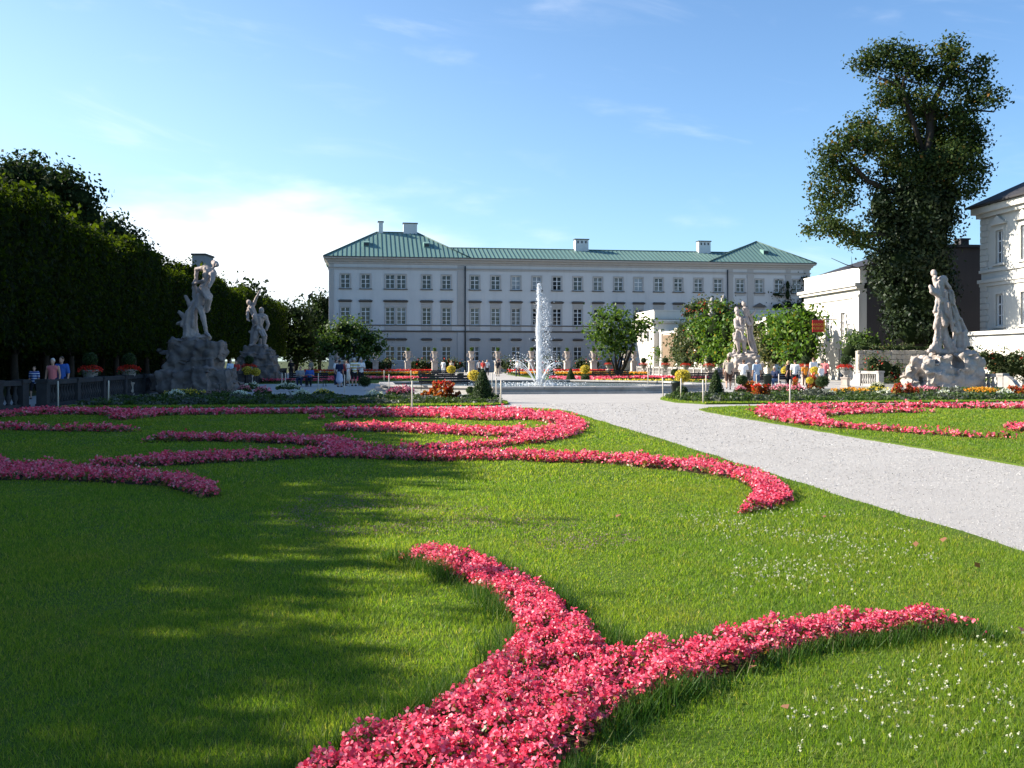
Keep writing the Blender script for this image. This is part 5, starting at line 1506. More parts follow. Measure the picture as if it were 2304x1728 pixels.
def build_statues():
    # nearer left group: muscular man twisting beside a tree stump
    K, OX, OY = 4.609, 340, 560
    caps = [(668, 158, 40, 0), (645, 140, 30, .1), (690, 170, 22, -.1), (640, 205, 24, 610, 250, 60, 0, 0), (575, 215, 48, 640, 255, 52, 0, 0), (600, 260, 72, 592, 340, 52, 0, 0), (592, 340, 52, 555, 410, 62, 0, 0), (520, 425, 52, 0),
            (560, 195, 38, 450, 205, 26, .1, .35), (448, 205, 25, 446, 315, 20, .35, .3), (446, 315, 20, 430, 360, 26, .3, .2), (430, 360, 20, 560, 335, 18, .1, -.3), (660, 250, 36, 668, 330, 26, -.2, -.45), (668, 330, 25, 640, 405, 19, -.45, -.6),
            (560, 430, 60, 622, 530, 42, -.1, -.35), (622, 532, 40, 572, 640, 28, -.35, .1), (590, 490, 48, 440, 560, 40, .2, .35), (520, 480, 56, 505, 590, 42, .1, .0), (505, 590, 42, 545, 700, 36, 0, -.1), (545, 700, 36, 578, 850, 20, -.1, -.1), (575, 870, 22, 625, 905, 18, -.1, -.35),
            (430, 390, 34, 445, 540, 42, .3, .3), (445, 540, 44, 410, 650, 62, .3, .25), (410, 650, 66, 400, 800, 82, .25, .2), (400, 800, 84, 410, 920, 96, .2, .1), (345, 490, 22, 415, 640, 40, .2, .25), (275, 655, 26, 365, 750, 40, .3, .25), (250, 775, 16, 340, 745, 26, .3, .25), (350, 925, 40, 600, 925, 36, 0, 0), (480, 910, 46, 0), (550, 560, 26, 580, 620, 24, .2, .2)]
    rocks = [(180, 950, 760, 1150, 2.2, 1), (240, 930, 640, 1010, 1.9, 2), (640, 960, 765, 1110, 1.6, -6), (80, 1045, 220, 1095, .7, 4), (190, 1140, 720, 1300, 2.2, 0), (300, 1170, 640, 1260, 2.7, -5), (110, 1260, 420, 1490, 2.6, 2), (270, 1230, 560, 1480, 3.2, -4), (540, 1230, 740, 1510, 3.2, 5), (700, 1240, 860, 1500, 2.8, -3), (780, 1360, 890, 1500, 2.4, 8), (0, 1300, 160, 1480, 1.6, 2), (160, 1380, 860, 1530, 2.8, 0)]
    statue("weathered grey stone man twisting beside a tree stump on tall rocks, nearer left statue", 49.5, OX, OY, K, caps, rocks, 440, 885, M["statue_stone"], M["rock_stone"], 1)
    # farther left group: man lifting a woman with raised arm
    caps = [(1015, 556, 28, 0), (1010, 545, 24, .05), (1020, 585, 16, 1045, 610, 34, 0, 0), (1040, 610, 42, 1075, 690, 36, 0, 0), (1058, 585, 22, 1090, 520, 17, 0, -.1), (1090, 520, 17, 1128, 452, 12, -.1, -.2), (1130, 450, 13, 1135, 432, 8, -.2, -.2), (1015, 615, 22, 1006, 680, 18, 0, -.2), (1006, 680, 18, 1014, 735, 14, -.2, -.3), (1014, 738, 14, 1030, 748, 9, -.3, -.3),
            (1140, 645, 30, .1), (1140, 628, 26, .15), (1140, 670, 22, 1130, 720, 50, .1, .1), (1110, 700, 36, 1165, 700, 38, .1, .1), (1130, 730, 52, 1118, 790, 44, .1, .1), (1118, 790, 44, 1118, 835, 54, .1, .1), (1080, 700, 26, 1100, 760, 24, -.3, -.2), (1105, 850, 42, 1085, 930, 32, .1, .0), (1085, 930, 32, 1060, 990, 20, 0, -.1), (1060, 995, 18, 1040, 1000, 14, -.1, -.3),
            (1150, 850, 40, 1182, 905, 33, 0, -.2), (1182, 905, 32, 1172, 995, 20, -.2, 0), (1172, 1000, 18, 1190, 1005, 14, 0, -.2), (1180, 700, 24, 1205, 780, 20, .2, .3), (1205, 780, 20, 1185, 840, 14, .3, .3), (1060, 810, 30, 1045, 900, 32, .3, .3), (1045, 900, 34, 1045, 1000, 40, .3, .2), (1010, 858, 14, 1060, 872, 20, .3, .3), (1070, 740, 40, 1080, 800, 38, .2, .2), (1030, 1005, 24, 1190, 1010, 24, .1, .1), (1120, 940, 20, 1120, 1000, 26, .3, .3)]
    rocks = [(985, 1005, 1225, 1110, 2.4, 0), (945, 1060, 1265, 1120, 2.8, 2), (915, 1115, 1300, 1230, 3.0, 0), (900, 1210, 1320, 1330, 3.4, -1), (890, 1300, 1345, 1372, 3.6, 0), (1130, 1280, 1350, 1365, 3.9, 2), (1180, 1040, 1270, 1100, 2.0, 10)]
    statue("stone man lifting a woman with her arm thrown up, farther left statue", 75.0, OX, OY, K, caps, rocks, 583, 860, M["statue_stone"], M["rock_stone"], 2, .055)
    # farther right group: bearded man carrying a woman
    K, OX, OY = 4.424, 1360, 640
    caps = [(1386, 196, 24, 0), (1384, 182, 20, .05), (1392, 225, 14, 1402, 250, 34, 0, 0), (1402, 245, 38, 1412, 310, 36, 0, 0), (1440, 305, 18, 1470, 300, 14, .1, 0), (1470, 300, 14, 1496, 268, 10, 0, -.1), (1497, 262, 9, 1500, 250, 6, -.1, -.1), (1318, 262, 30, -.1), (1316, 245, 26, 0), (1316, 290, 22, -.2), (1325, 300, 24, 1345, 340, 44, 0, 0), (1312, 355, 36, 1398, 350, 40, 0, 0), (1348, 350, 60, 1345, 460, 48, 0, 0), (1345, 470, 52, 1342, 535, 64, 0, 0), (1310, 545, 30, 1390, 540, 34, -.1, -.1),
            (1305, 365, 26, 1300, 430, 20, -.1, -.35), (1300, 430, 20, 1350, 440, 17, -.35, -.5), (1400, 360, 28, 1440, 400, 22, -.1, -.3), (1440, 400, 20, 1400, 330, 17, -.3, -.2), (1320, 560, 32, 1328, 610, 25, -.1, -.15), (1328, 610, 25, 1338, 665, 17, -.15, -.05), (1386, 560, 33, 1384, 620, 25, -.1, -.15), (1384, 620, 25, 1392, 670, 17, -.15, 0), (1330, 670, 14, 1310, 678, 12, -.1, -.4), (1392, 675, 14, 1400, 682, 12, -.1, -.4),
            (1430, 330, 40, 1450, 440, 38, .2, .25), (1450, 440, 40, 1465, 560, 42, .25, .25), (1465, 560, 42, 1490, 670, 34, .25, .2), (1300, 655, 18, 1290, 690, 26, .1, .1), (1425, 665, 16, 1480, 690, 24, -.1, 0), (1290, 495, 20, 1300, 530, 22, 0, 0), (1250, 700, 26, 1500, 705, 28, 0, 0), (1470, 330, 16, 1480, 380, 12, .1, .1)]
    rocks = [(1230, 690, 1520, 725, 2.6, 0), (1270, 722, 1530, 830, 2.8, 0), (1290, 800, 1560, 900, 3.2, 0), (1270, 860, 1560, 985, 3.4, 0), (1200, 830, 1300, 985, 2.4, 6)]
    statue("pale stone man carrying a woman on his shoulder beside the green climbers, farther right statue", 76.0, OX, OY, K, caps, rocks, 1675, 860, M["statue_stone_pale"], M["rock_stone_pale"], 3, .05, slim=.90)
    # nearer right group: draped figures stacked upright
    K, OX, OY = 2.765, 1780, 350
    caps = [(884, 737, 21, -.1), (883, 726, 19, -.05), (886, 760, 14, -.25), (888, 765, 16, 905, 800, 26, 0, 0), (945, 775, 36, 0), (940, 770, 32, 985, 820, 26, .1, .2), (925, 790, 40, 925, 850, 46, 0, 0), (985, 820, 22, 1000, 870, 20, .1, .2), (852, 818, 15, 900, 850, 20, -.3, -.1), (850, 815, 14, 858, 845, 18, -.3, -.35), (858, 850, 20, 900, 870, 18, -.35, -.3), (895, 860, 24, 920, 905, 26, -.2, -.2), (930, 850, 48, 935, 920, 44, 0, 0), (990, 850, 36, 1005, 910, 34, .1, .1),
            (925, 900, 42, 925, 980, 50, 0, 0), (925, 980, 52, 945, 1040, 58, 0, 0), (905, 1000, 24, 895, 1070, 24, -.2, -.1), (1000, 920, 36, 1030, 1010, 38, .2, .2), (1030, 1010, 40, 1050, 1100, 46, .2, .2), (1050, 1100, 50, 1055, 1180, 52, .2, .2), (920, 1050, 36, 912, 1130, 34, 0, 0), (912, 1130, 38, 905, 1210, 46, 0, 0), (950, 1060, 30, 965, 1160, 38, 0, 0), (975, 1150, 44, 990, 1200, 46, .1, .1), (870, 1195, 26, 900, 1220, 26, -.2, -.2), (845, 1215, 20, 870, 1200, 22, -.3, -.2), (890, 1225, 26, 1060, 1215, 26, 0, 0), (960, 920, 16, 990, 1090, 14, -.35, -.3), (895, 970, 16, 0), (1000, 1075, 20, 1015, 1100, 18, -.2, -.2)]
    rocks = [(880, 1235, 975, 1310, 1.9, 2), (870, 1300, 985, 1380, 2.2, -3), (885, 1375, 1010, 1470, 2.4, 0), (1010, 1220, 1150, 1300, 1.9, -12), (1020, 1270, 1155, 1470, 2.6, 0), (960, 1310, 1050, 1400, 2.4, 32), (720, 1250, 790, 1400, 1.2, 28), (790, 1240, 850, 1290, 1.4, 24), (715, 1390, 800, 1465, 2.2, -20), (780, 1290, 870, 1370, 1.9, -8), (800, 1350, 870, 1470, 2.0, 0), (720, 1420, 1150, 1475, 2.0, 0), (990, 1330, 1110, 1475, 2.9, 10), (830, 1330, 900, 1420, 2.4, 18)]
    statue("tall pale stone pile of draped figures on tumbled blocks, nearer right statue", 52.5, OX, OY, K, caps, rocks, 2115, 882, M["statue_stone_pale"], M["rock_stone_pale"], 4, slim=.80)
build_statues()

# ------------------------------------------------------------------ balustrades
def baluster_mesh(h):
    mb = MB(); mb.lathe([(.075, 0), (.075, .05 * h), (.05, .09 * h), (.10, .30 * h), (.105, .38 * h), (.055, .62 * h), (.05, .80 * h), (.075, .88 * h), (.075, h)], 8)
    return mb.mesh("baluster")
BAL = baluster_mesh(.62); BAL.materials.append(M["balustrade_stone"])
BAL_SHADED = baluster_mesh(.62); BAL_SHADED.materials.append(M["balustrade_dark"])  # same baluster in the stone that has shade painted in
def balustrade(label, a, b, n_panels, scroll_a=False, scroll_b=False, H=.98, group="stone balustrades", blank=False, mat=None):
    mat = mat or M["balustrade_stone"]
    a, b = Vector(a), Vector(b); d = b - a; L = d.length
    root = empty("balustrade", a, math.atan2(d.y, d.x), label, "balustrade", group)
    for i in range(n_panels + 1):
        x = L * i / n_panels
        mb = MB(); mb.box(x - .17, x + .17, -.17, .17, 0, H - .12); mb.box(x - .21, x + .21, -.21, .21, H - .117, H); mb.box(x - .20, x + .20, -.20, .20, 0.0, .14) ; mb.build("pier", mat, root)
    for i in range(n_panels):
        x0, x1 = L * i / n_panels + .172, L * (i + 1) / n_panels - .172
        MB().box(x0, x1, -.12, .12, 0, .15).build("base_rail", mat, root)
        MB().box(x0, x1, -.14, .14, .78, H - .03).build("hand_rail", mat, root)
        k = max(1, int((x1 - x0) / .30))
        if blank: MB().box(x0, x1, -.08, .08, .152, .778).build("panel", mat, root)
        else:
            for j in range(k): obj("baluster", BAL if mat is M["balustrade_stone"] else BAL_SHADED, None, root, (x0 + (x1 - x0) * (j + .5) / k, 0, .155))
    for s, on in ((-1, scroll_a), (1, scroll_b)):
        if not on: continue
        x = (0 if s < 0 else L) + s * .19
        prof = [(0, 0), (0, H - .1), (.25, H - .16), (.55, H - .34), (.8, H - .62), (1.1, H - .72), (1.35, H - .62), (1.5, 0.1), (1.5, 0)]
        vs = [(x + s * p, -.15, z) for p, z in prof] + [(x + s * p, .15, z) for p, z in prof]
        n = len(prof); fs = [tuple(range(n)), tuple(range(2 * n - 1, n - 1, -1))] + [(i, n + i, n + (i + 1) % n, (i + 1) % n) for i in range(n)]
        MB().add(vs, fs).build("scroll_end", mat, root)
    return root
def build_balustrades():
    g = lambda px, py: G(px, py)
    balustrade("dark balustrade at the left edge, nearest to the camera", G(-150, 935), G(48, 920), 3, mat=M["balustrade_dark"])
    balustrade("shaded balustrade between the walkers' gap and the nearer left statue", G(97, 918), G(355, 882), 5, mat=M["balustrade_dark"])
    balustrade("short balustrade with scrolled left end, left of the nearer right statue", P(1938, 867, 66.0).xy.to_3d(), P(1980, 869, 63.5).xy.to_3d(), 1, True, False)
    balustrade("short balustrade with four balusters and scrolled right end, right of the nearer right statue", G(2203, 882), G(2256, 884), 1, False, True)
    a, b = UV(28.0, 122.0), UV(28.0, 81.0)
    balustrade("long far balustrade of open panels running before the green climbers", (a.x, a.y, 0), (b.x, b.y, 0), 15)
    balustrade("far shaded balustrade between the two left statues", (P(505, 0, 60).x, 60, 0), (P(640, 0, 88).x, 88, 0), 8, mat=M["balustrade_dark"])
build_balustrades()

# ------------------------------------------------------------------ urns
def urn_meshes():
    p = MB(); p.box(-.24, .24, -.24, .24, 0, .10); p.box(-.19, .19, -.19, .19, .103, .52); p.box(-.23, .23, -.23, .23, .523, .60)
    u = MB(); u.lathe([(.12, .603), (.14, .63), (.08, .68), (.10, .72), (.24, .84), (.30, .98), (.31, 1.10), (.36, 1.14), (.36, 1.18), (.30, 1.18), (.29, 1.12)], 16)
    return p.mesh("pedestal"), u.mesh("urn_bowl")
def tall_urn_meshes():
    p = MB(); p.box(-.42, .42, -.42, .42, 0, .25); p.box(-.34, .34, -.34, .34, .253, 1.45); p.box(-.42, .42, -.42, .42, 1.453, 1.62)
    u = MB(); u.lathe([(.22, 1.623), (.24, 1.70), (.12, 1.80), (.16, 1.86), (.36, 2.05), (.30, 2.18), (.32, 2.62), (.40, 2.72), (.42, 2.80), (.34, 2.80), (.3, 2.7)], 16)
    for s in (-1, 1): u.tube([(s * .33, 0, 2.55), (s * .52, 0, 2.45), (s * .55, 0, 2.2), (s * .36, 0, 2.08)], .045, 6)
    return p.mesh("tall_pedestal"), u.mesh("tall_urn_bowl")
def flower_ring(seed, n=420, R0=.52, z=1.25, h=.16, size=.06):
    r = np.random.default_rng(seed); a = r.random(n) * 6.283; rr = R0 * np.sqrt(r.random(n))
    return leaf_quads(np.column_stack([np.cos(a) * rr, np.sin(a) * rr, z + h * r.random(n) - .18 * (rr / R0) ** 3]), size, r, np.tile(np.array([0, 0, .7]), (n, 1)), 0, .9)
def ball_leaves(seed, n, c, rad, size):
    r = np.random.default_rng(seed); p, o = ell_points(n, c, rad, r, .9); return leaf_quads(p, size, r, o)
def build_urns():
    pm, um = urn_meshes(); pm.materials.append(M["urn_stone"]); um.materials.append(M["balustrade_stone"])
    fr = [mesh_np("geraniums", flower_ring(s), 4) for s in (1, 2)]
    for f in fr: f.materials.append(M["flower_scarlet"])
    lv = mesh_np("urn_leaves", flower_ring(3, 300, .46, 1.12, .16, .07), 4); lv.materials.append(M["border_leaf"])
    bl = mesh_np("urn_ball", ball_leaves(4, 900, (0, 0, 1.62), (.30, .30, .30), .06), 4); bl.materials.append(M["box_leaf"])
    cr = MB().sphere((0, 0, 1.62), .26, 10, 7).mesh("ball_core"); cr.materials.append(M["foliage_core"])
    spots = [(203, 893, 44.5, "in deep shade, nearest the left edge"), (290, 890, 47.0, "in deep shade left of the nearer left statue"),
             (1369, 0, 118.0, "far back, half behind the open branched tree"), (1448, 0, 112.0, "far back before the orangery corner"), (1497, 0, 106.0, "far back before the trellis"), (1543, 0, 96.0, "before the dull green climber"),
             (1596, 0, 88.0, "just left of the farther right statue"), (1812, 0, 70.0, "behind the crowd below the museum sign"), (1902, 870, 62.0, "right of the crowd beside the balustrade"), (560, 0, 70, "in the shade between the two left statues")]
    for i, (px, py, d, lab) in enumerate(spots):
        x = (px - CX) / F * d
        o = empty("flower_urn", (x, d, 0), .3 * i, "red geranium urn with clipped ball, " + lab, "urn", "urns with red geraniums and a clipped ball")
        o.scale = (1.02,) * 3
        obj("pedestal", pm, None, o); b = obj("bowl", um, None, o)
        obj("geraniums", fr[i % 2], None, o); obj("leaves", lv, None, o)
        t = obj("clipped_ball", bl, None, o); obj("inner_foliage", cr, None, t)
    pm, um = tall_urn_meshes(); pm.materials.append(M["urn_stone"]); um.materials.append(M["urn_stone"])
    r = np.random.default_rng(9)
    n = 120; a = r.random(n) * 6.283
    ag = leaf_quads(np.column_stack([np.cos(a) * .22 * r.random(n), np.sin(a) * .22 * r.random(n), 2.85 + .35 * r.random(n)]), .28, r, np.tile(np.array([.6, 0, .1]), (n, 1)), 0, .3)
    agm = mesh_np("agave", ag, 4); agm.materials.append(M["fresh_leaf"])
    for i, px in enumerate((758, 845, 918, 978, 1060.7, 1120, 1196, 1276, 1335.6, 1409, 1426)):
        d = 126.0 + (2 if i % 2 else 0) - (10 if px == 1409 else 0)
        o = empty("stone_urn", ((px - CX) / F * d, d, 0), .2, "%s tall stone urn with spiky plant from the left before the palace" % ordinal(i), "urn", "tall urns before the palace")
        obj("pedestal", pm, None, o); obj("bowl", um, None, o); obj("plant", agm, None, o)
    # finials on the garden wall
    for i, (px, py, lab) in enumerate(((1602, 690, "left"), (1628, 684, "right"))):
        d = 110.0; c = P(px, py, d)
        mb = MB(); mb.lathe([(.3, -6), (.3, -.9), (.42, -.85), (.42, -.7), (.2, -.6), (.42, -.1), (.46, .25), (.25, .4), (.3, .6), (.2, .85), (.05, 1.0)], 12)
        tag(mb.build("stone_finial", M["balustrade_stone"], None, c), "%s of two dark stone vases above the climbers near the palace" % lab, "vase", "dark vases on the wall")
build_urns()

# ------------------------------------------------------------------ topiary, posts, benches, bins
def build_topiary():
    def cone(label, px, base_py, h, w, seed):
        d = depth_of(base_py); b = Vector(((px - CX) / F * d, d, .04))
        root = empty("cone_topiary", b, 0, label, "topiary", "clipped cones")
        r = np.random.default_rng(seed); n = 2600
        f = 1 - np.sqrt(r.random(n)); a = r.random(n) * 6.283
        prof = lambda f: w / 2 * np.minimum(1.0, (1 - f) ** .8 * 1.08) * np.clip(.72 + f * 2.2, 0, 1)
        rad = prof(f) * (.9 + .16 * r.random(n)) * (1 + .06 * np.sin(a * 3 + f * 8))
        p = np.column_stack([np.cos(a) * rad, np.sin(a) * rad, f * h + .02])
        o = np.column_stack([np.cos(a), np.sin(a), np.full(n, .45)])
        q = obj("foliage", mesh_np("cone", leaf_quads(p, .055, r, o), 4), M["box_leaf"], root)
        MB().lathe([(float(prof(np.array(t))) * .86 + .005, t * h) for t in np.linspace(0, .97, 9)], 12).build("inner_foliage", M["foliage_core"], q)
    cone("large clipped yew cone at the right end of the left border, beside the fountain path", 1086, 906, 1.30, .92, 1)
    cone("large clipped yew cone in the right border, right of the fountain path", 1611, 902, 1.22, .72, 2)
    cone("small distant yew cone right behind the water jet", 1284, 862, 1.05, .75, 3)
    cone("small distant yew cone in the parterre, left of the far right tree", 1240, 850, 1.1, .7, 4)
    def ball(label, px, py, rpx, d, mat, stem=True, seed=1, cat="topiary", name="ball_topiary", group="ball shaped plants", sz=.055):
        c = P(px, py, d); rad = rpx / F * d
        root = empty(name, (c.x, d, 0), 0, label, cat, group)
        h = c.z
        f = obj("foliage", mesh_np("ball", ball_leaves(seed, int(900 * max(1, rad / .4) ** 2), (0, 0, h), (rad, rad, rad * .86), sz * max(1, rad / .4)), 4), mat, root)
        MB().sphere((0, 0, h), (rad * .88, rad * .88, rad * .75), 10, 7).build("inner_foliage", M["foliage_core"] if mat is M["box_leaf"] else M["flower_core"], f)
        if stem: MB().tube([(0, 0, 0), (.01, 0, h)], .025, 6).build("stem", M["bark"], root)
    m_plain("flower_core", (.16, .13, .02), .9, .1, .3, 8)
    Y = M["flower_yellow"]; B_ = M["box_leaf"]
    for i, (px, py, rp, d, lab) in enumerate(((1015, 831, 10, 78, "small yellow flowering ball left of the jet, by the far bench"), (1066, 845, 13.5, 50, "bright yellow flowering ball right behind the large left cone"), (1316.5, 831, 11, 76, "yellow flowering ball just right of the water jet"), (1536, 846, 17, 46, "bright yellow flowering ball on a stem left of the right cone"),
                                       (1768, 834, 10.5, 60, "yellow flowering ball behind the seated old man"), (1833, 834, 10, 58, "yellow flowering ball in the thick of the right crowd"), (1822, 856, 8, 52, "small low yellow flowering ball at the foot of the right crowd"), (556, 834, 11, 66, "left of two dull yellow balls before the farther left statue"), (576, 837, 10, 66, "right of two dull yellow balls before the farther left statue"))):
        ball(lab, px, py, rp, d, Y, True, 10 + i, "flower ball", "flowering_ball", "yellow flowering balls on stems")
    for i, (px, py, rp, d, lab) in enumerate(((821, 858, 14, 55, "round dark box ball left of the basin's left corner"), (1669, 855, 13, 50, "dark box ball on a stem between the visitors in white and tan"), (1534, 880, 13, 44, "dark box ball at the left tip of the right border"), (1518, 838, 9, 66, "small box ball behind the yellow ball left of the right cone"), (1317, 852, 11, 68, "dark box ball beside the far right bench"), (1850, 858, 15, 50, "dark box ball in front of the right crowd"), (1058, 878, 9, 44, "small light box ball at the left foot of the large left cone"))):
        ball(lab, px, py, rp, d, B_, i in (1,), 30 + i, "topiary", "box_ball", "clipped box balls")
build_topiary()

def build_posts():
    mb = MB(); mb.lathe([(.026, 0), (.026, .86), (.020, .90), (.006, .915)], 8); me = mb.mesh("post"); me.materials.append(M["post_paint"])
    l = [(131, 917), (244, 914), (360, 876), (634, 874), (642, 875), (666, 866), (716, 877), (721, 862), (774.6, 884), (786, 870), (864.6, 861), (875, 882), (925, 860), (926.5, 916), (981.5, 881), (1107, 874), (1117, 899), (1126.6, 911.5), (1046, 860), (1458, 870), (1492, 897), (1532, 903), (1582, 909.5), (1588, 884), (1655, 884), (1702.6, 881), (1752, 880), (1777, 909.5), (1773, 874), (1854, 874), (1907, 868), (2032, 872)]
    l.sort()
    for i, (px, py) in enumerate(l):
        p = G(px, py)
        lab = "%s thin white post from the left along the planted borders" % ordinal(i)
        o = obj("garden_post", me, None, None, (p.x, p.y, 0), (R(((i * 37) % 5 - 2) * .5), R(((i * 53) % 5 - 2) * .5), 0)); tag(o, lab, "post", "white posts of the borders")
build_posts()

def build_benches():
    def bench(label, x, y, L, rz):
        root = empty("park_bench", (x, y, 0), rz, label, "bench", "dark slatted benches")
        for k in range(4): MB().box(-L / 2, L / 2, -.22 + k * .115, -.22 + k * .115 + .095, .42, .455).build("seat_slat", M["bench_wood"], root)
        for k in range(3):
            Mx = Matrix.Translation((0, .27 + .03 * k, .55 + .13 * k)) @ Matrix.Rotation(R(-12), 4, 'X')
            MB().box(-L / 2, L / 2, -.018, .018, -.05, .055, Mx).build("back_slat", M["bench_wood"], root)
        for x_ in (-L / 2 + .12, 0, L / 2 - .12):
            mb = MB(); mb.tube([(x_, -.22, 0), (x_, -.2, .40), (x_, .22, .40), (x_, .34, .92)], .022, 6); mb.tube([(x_, .26, 0), (x_, .20, .40)], .022, 6); mb.build("iron_leg", M["iron"], root)
    for px, d, L, rz, lab in ((1000, 52.0, 2.6, .08, "dark slatted bench facing the basin, left of the large left cone"), (982, 79, 2.9, .05, "dark bench beyond the basin, left of the water jet"), (1375, 80, 3.0, .1, "dark bench beyond the basin, right of the water jet"), (1577, 62, 2.4, .25, "dark bench just left of the man in the tan shirt"), (1650, 66, 2.6, .2, "dark bench behind the visitors in white and pale blue"), (690, 64, 2.6, -.2, "dark bench in the shade left of the group of visitors"), (1752, 59, 2.2, .3, "dark bench with the seated old man on it")):
        bench(lab, (px - CX) / F * d, d, L, rz)
    def bin_(label, px, py, h):
        p = G(px, py); root = empty("litter_bin", p, .1, label, "bin", "dark litter bins")
        MB().lathe([(.20, .06), (.23, h - .1), (.25, h - .1), (.25, h - .04), (.19, h)], 12).build("body", M["bin_green"], root)
        MB().lathe([(.10, 0), (.10, .059)], 10).build("foot", M["iron"], root)
    bin_("small dark litter bin behind the bench left of the large left cone", 1036, 866, .8)
    bin_("dark green litter bin beside the seated old man", 1727, 876, .85)
    bin_("dark litter bin behind the box ball at the right border's tip", 1522, 893, .7)
build_benches()

# ------------------------------------------------------------------ rubble wall on the right
def build_rubble_wall():
    a = UV(31.3, 68.3); L = 12.5
    root = empty("rubble_wall", a, AX * .2 + R(2), "rough rubble stone retaining wall behind the nearer right statue", "wall")
    MB().box(0, L, .08, .6, 0, 2.30).build("mortar_core", M["rubble_mortar"], root)
    r = np.random.default_rng(14)
    z = 0.0; meshes = []
    for k in range(6):
        mb = MB(); mb.box(-.5, .5, -.5, .5, -.5, .5); me = mb.mesh("stone")
        bm = bmesh.new(); bm.from_mesh(me); bmesh.ops.bevel(bm, geom=bm.edges[:], offset=.12, segments=1, affect='EDGES')
        for v in bm.verts: v.co += Vector(r.normal(size=3)) * .035
        bm.to_mesh(me); bm.free(); me.materials.append(M["rubble_stone"]); meshes.append(me)
    cnt = 0
    while z < 2.22:
        h = .26 + .18 * r.random(); h = min(h, 2.34 - z); x = -.1 * r.random()
        while x < L:
            w = .35 + .45 * r.random()
            if cnt < 290:
                o = obj("stone", meshes[int(r.integers(0, 6))], None, root, (x + w / 2, .10 + .03 * r.normal(), z + h / 2), (0, r.normal() * .03, 0), (w * .98, .24, h * .98)); cnt += 1
            x += w
        z += h
    # low hedge strip at its foot
    q = []; rr = np.random.default_rng(15); n = 5200
    p = np.column_stack([31.0 + 12 * rr.random(n), 65.8 + .7 * rr.random(n), .44 * rr.random(n) ** .6])
    w = np.column_stack([p[:, 0] * CA - p[:, 1] * SA, p[:, 0] * SA + p[:, 1] * CA, p[:, 2]])
    b = UV(36, 66)
    tag(obj("low_hedge", mesh_np("low_hedge", leaf_quads(w, .10, rr, np.tile(np.array([0, -.2, .6]), (n, 1))) - np.array(b), 4), M["fresh_leaf"], None, b), "low green edging hedge at the foot of the rubble wall", "hedge")
build_rubble_wall()

# ------------------------------------------------------------------ museum sign and flag
def build_sign():
    d = 79.5
    a, b = P(1828, 720, d), P(1853, 747, d)
    root = empty("museum_sign", (a.x, d, 0), 0, "red hanging sign with yellow lettering on the cream house's left side", "sign")
    w, h = b.x - a.x, a.z - b.z
    MB().box(0, w, -.03, .03, b.z, a.z).build("panel", M["sign_red"], root)
    MB().box(w + .002, w + .10, -.04, .04, b.z - .05, a.z + .05).build("edge_strip", M["sign_yellow"], root)
    for i, (txt, z) in enumerate((("BAROCK", b.z + h * .54), ("MUSEUM", b.z + h * .22))):
        cu = bpy.data.curves.new("lettering", 'FONT'); cu.body = txt; cu.size = h * .27; cu.extrude = .006; cu.align_x = 'CENTER'
        t = bpy.data.objects.new("lettering", cu); COL.objects.link(t)
        dg = bpy.context.evaluated_depsgraph_get(); me = bpy.data.meshes.new_from_object(t.evaluated_get(dg)); bpy.data.objects.remove(t)
        me.materials.clear(); me.materials.append(M["sign_yellow"])
        obj("lettering", me, None, root, (w / 2, -.038, z), (R(90), 0, 0))
    mb = MB(); mb.tube([(0, 0, a.z + .06), (w + 1.2, .5, a.z + .06)], .03, 6); mb.build("bracket", M["iron"], root)
    d = 185.0; c = P(703, 700, d)
    root = empty("flag_pole", (c.x, d, 0), 0, "small dark flag on a pole beyond the palace's left corner", "flag")
    MB().tube([(0, 0, 0), (0, 0, P(0, 655, d).z)], .10, 6).build("pole", M["iron"], root)
    t = P(0, 657, d).z
    mb = MB(); mb.add([(0.05, 0, t), (-.9, .2, t - .6), (-.7, .3, t - 1.4), (-.1, .1, t - .9), (0.05, .05, t), (-.9, .25, t - .6), (-.7, .35, t - 1.4), (-.1, .15, t - .9)], [(0, 1, 2, 3), (7, 6, 5, 4)]); mb.build("cloth", M["flag_cloth"], root)
build_sign()
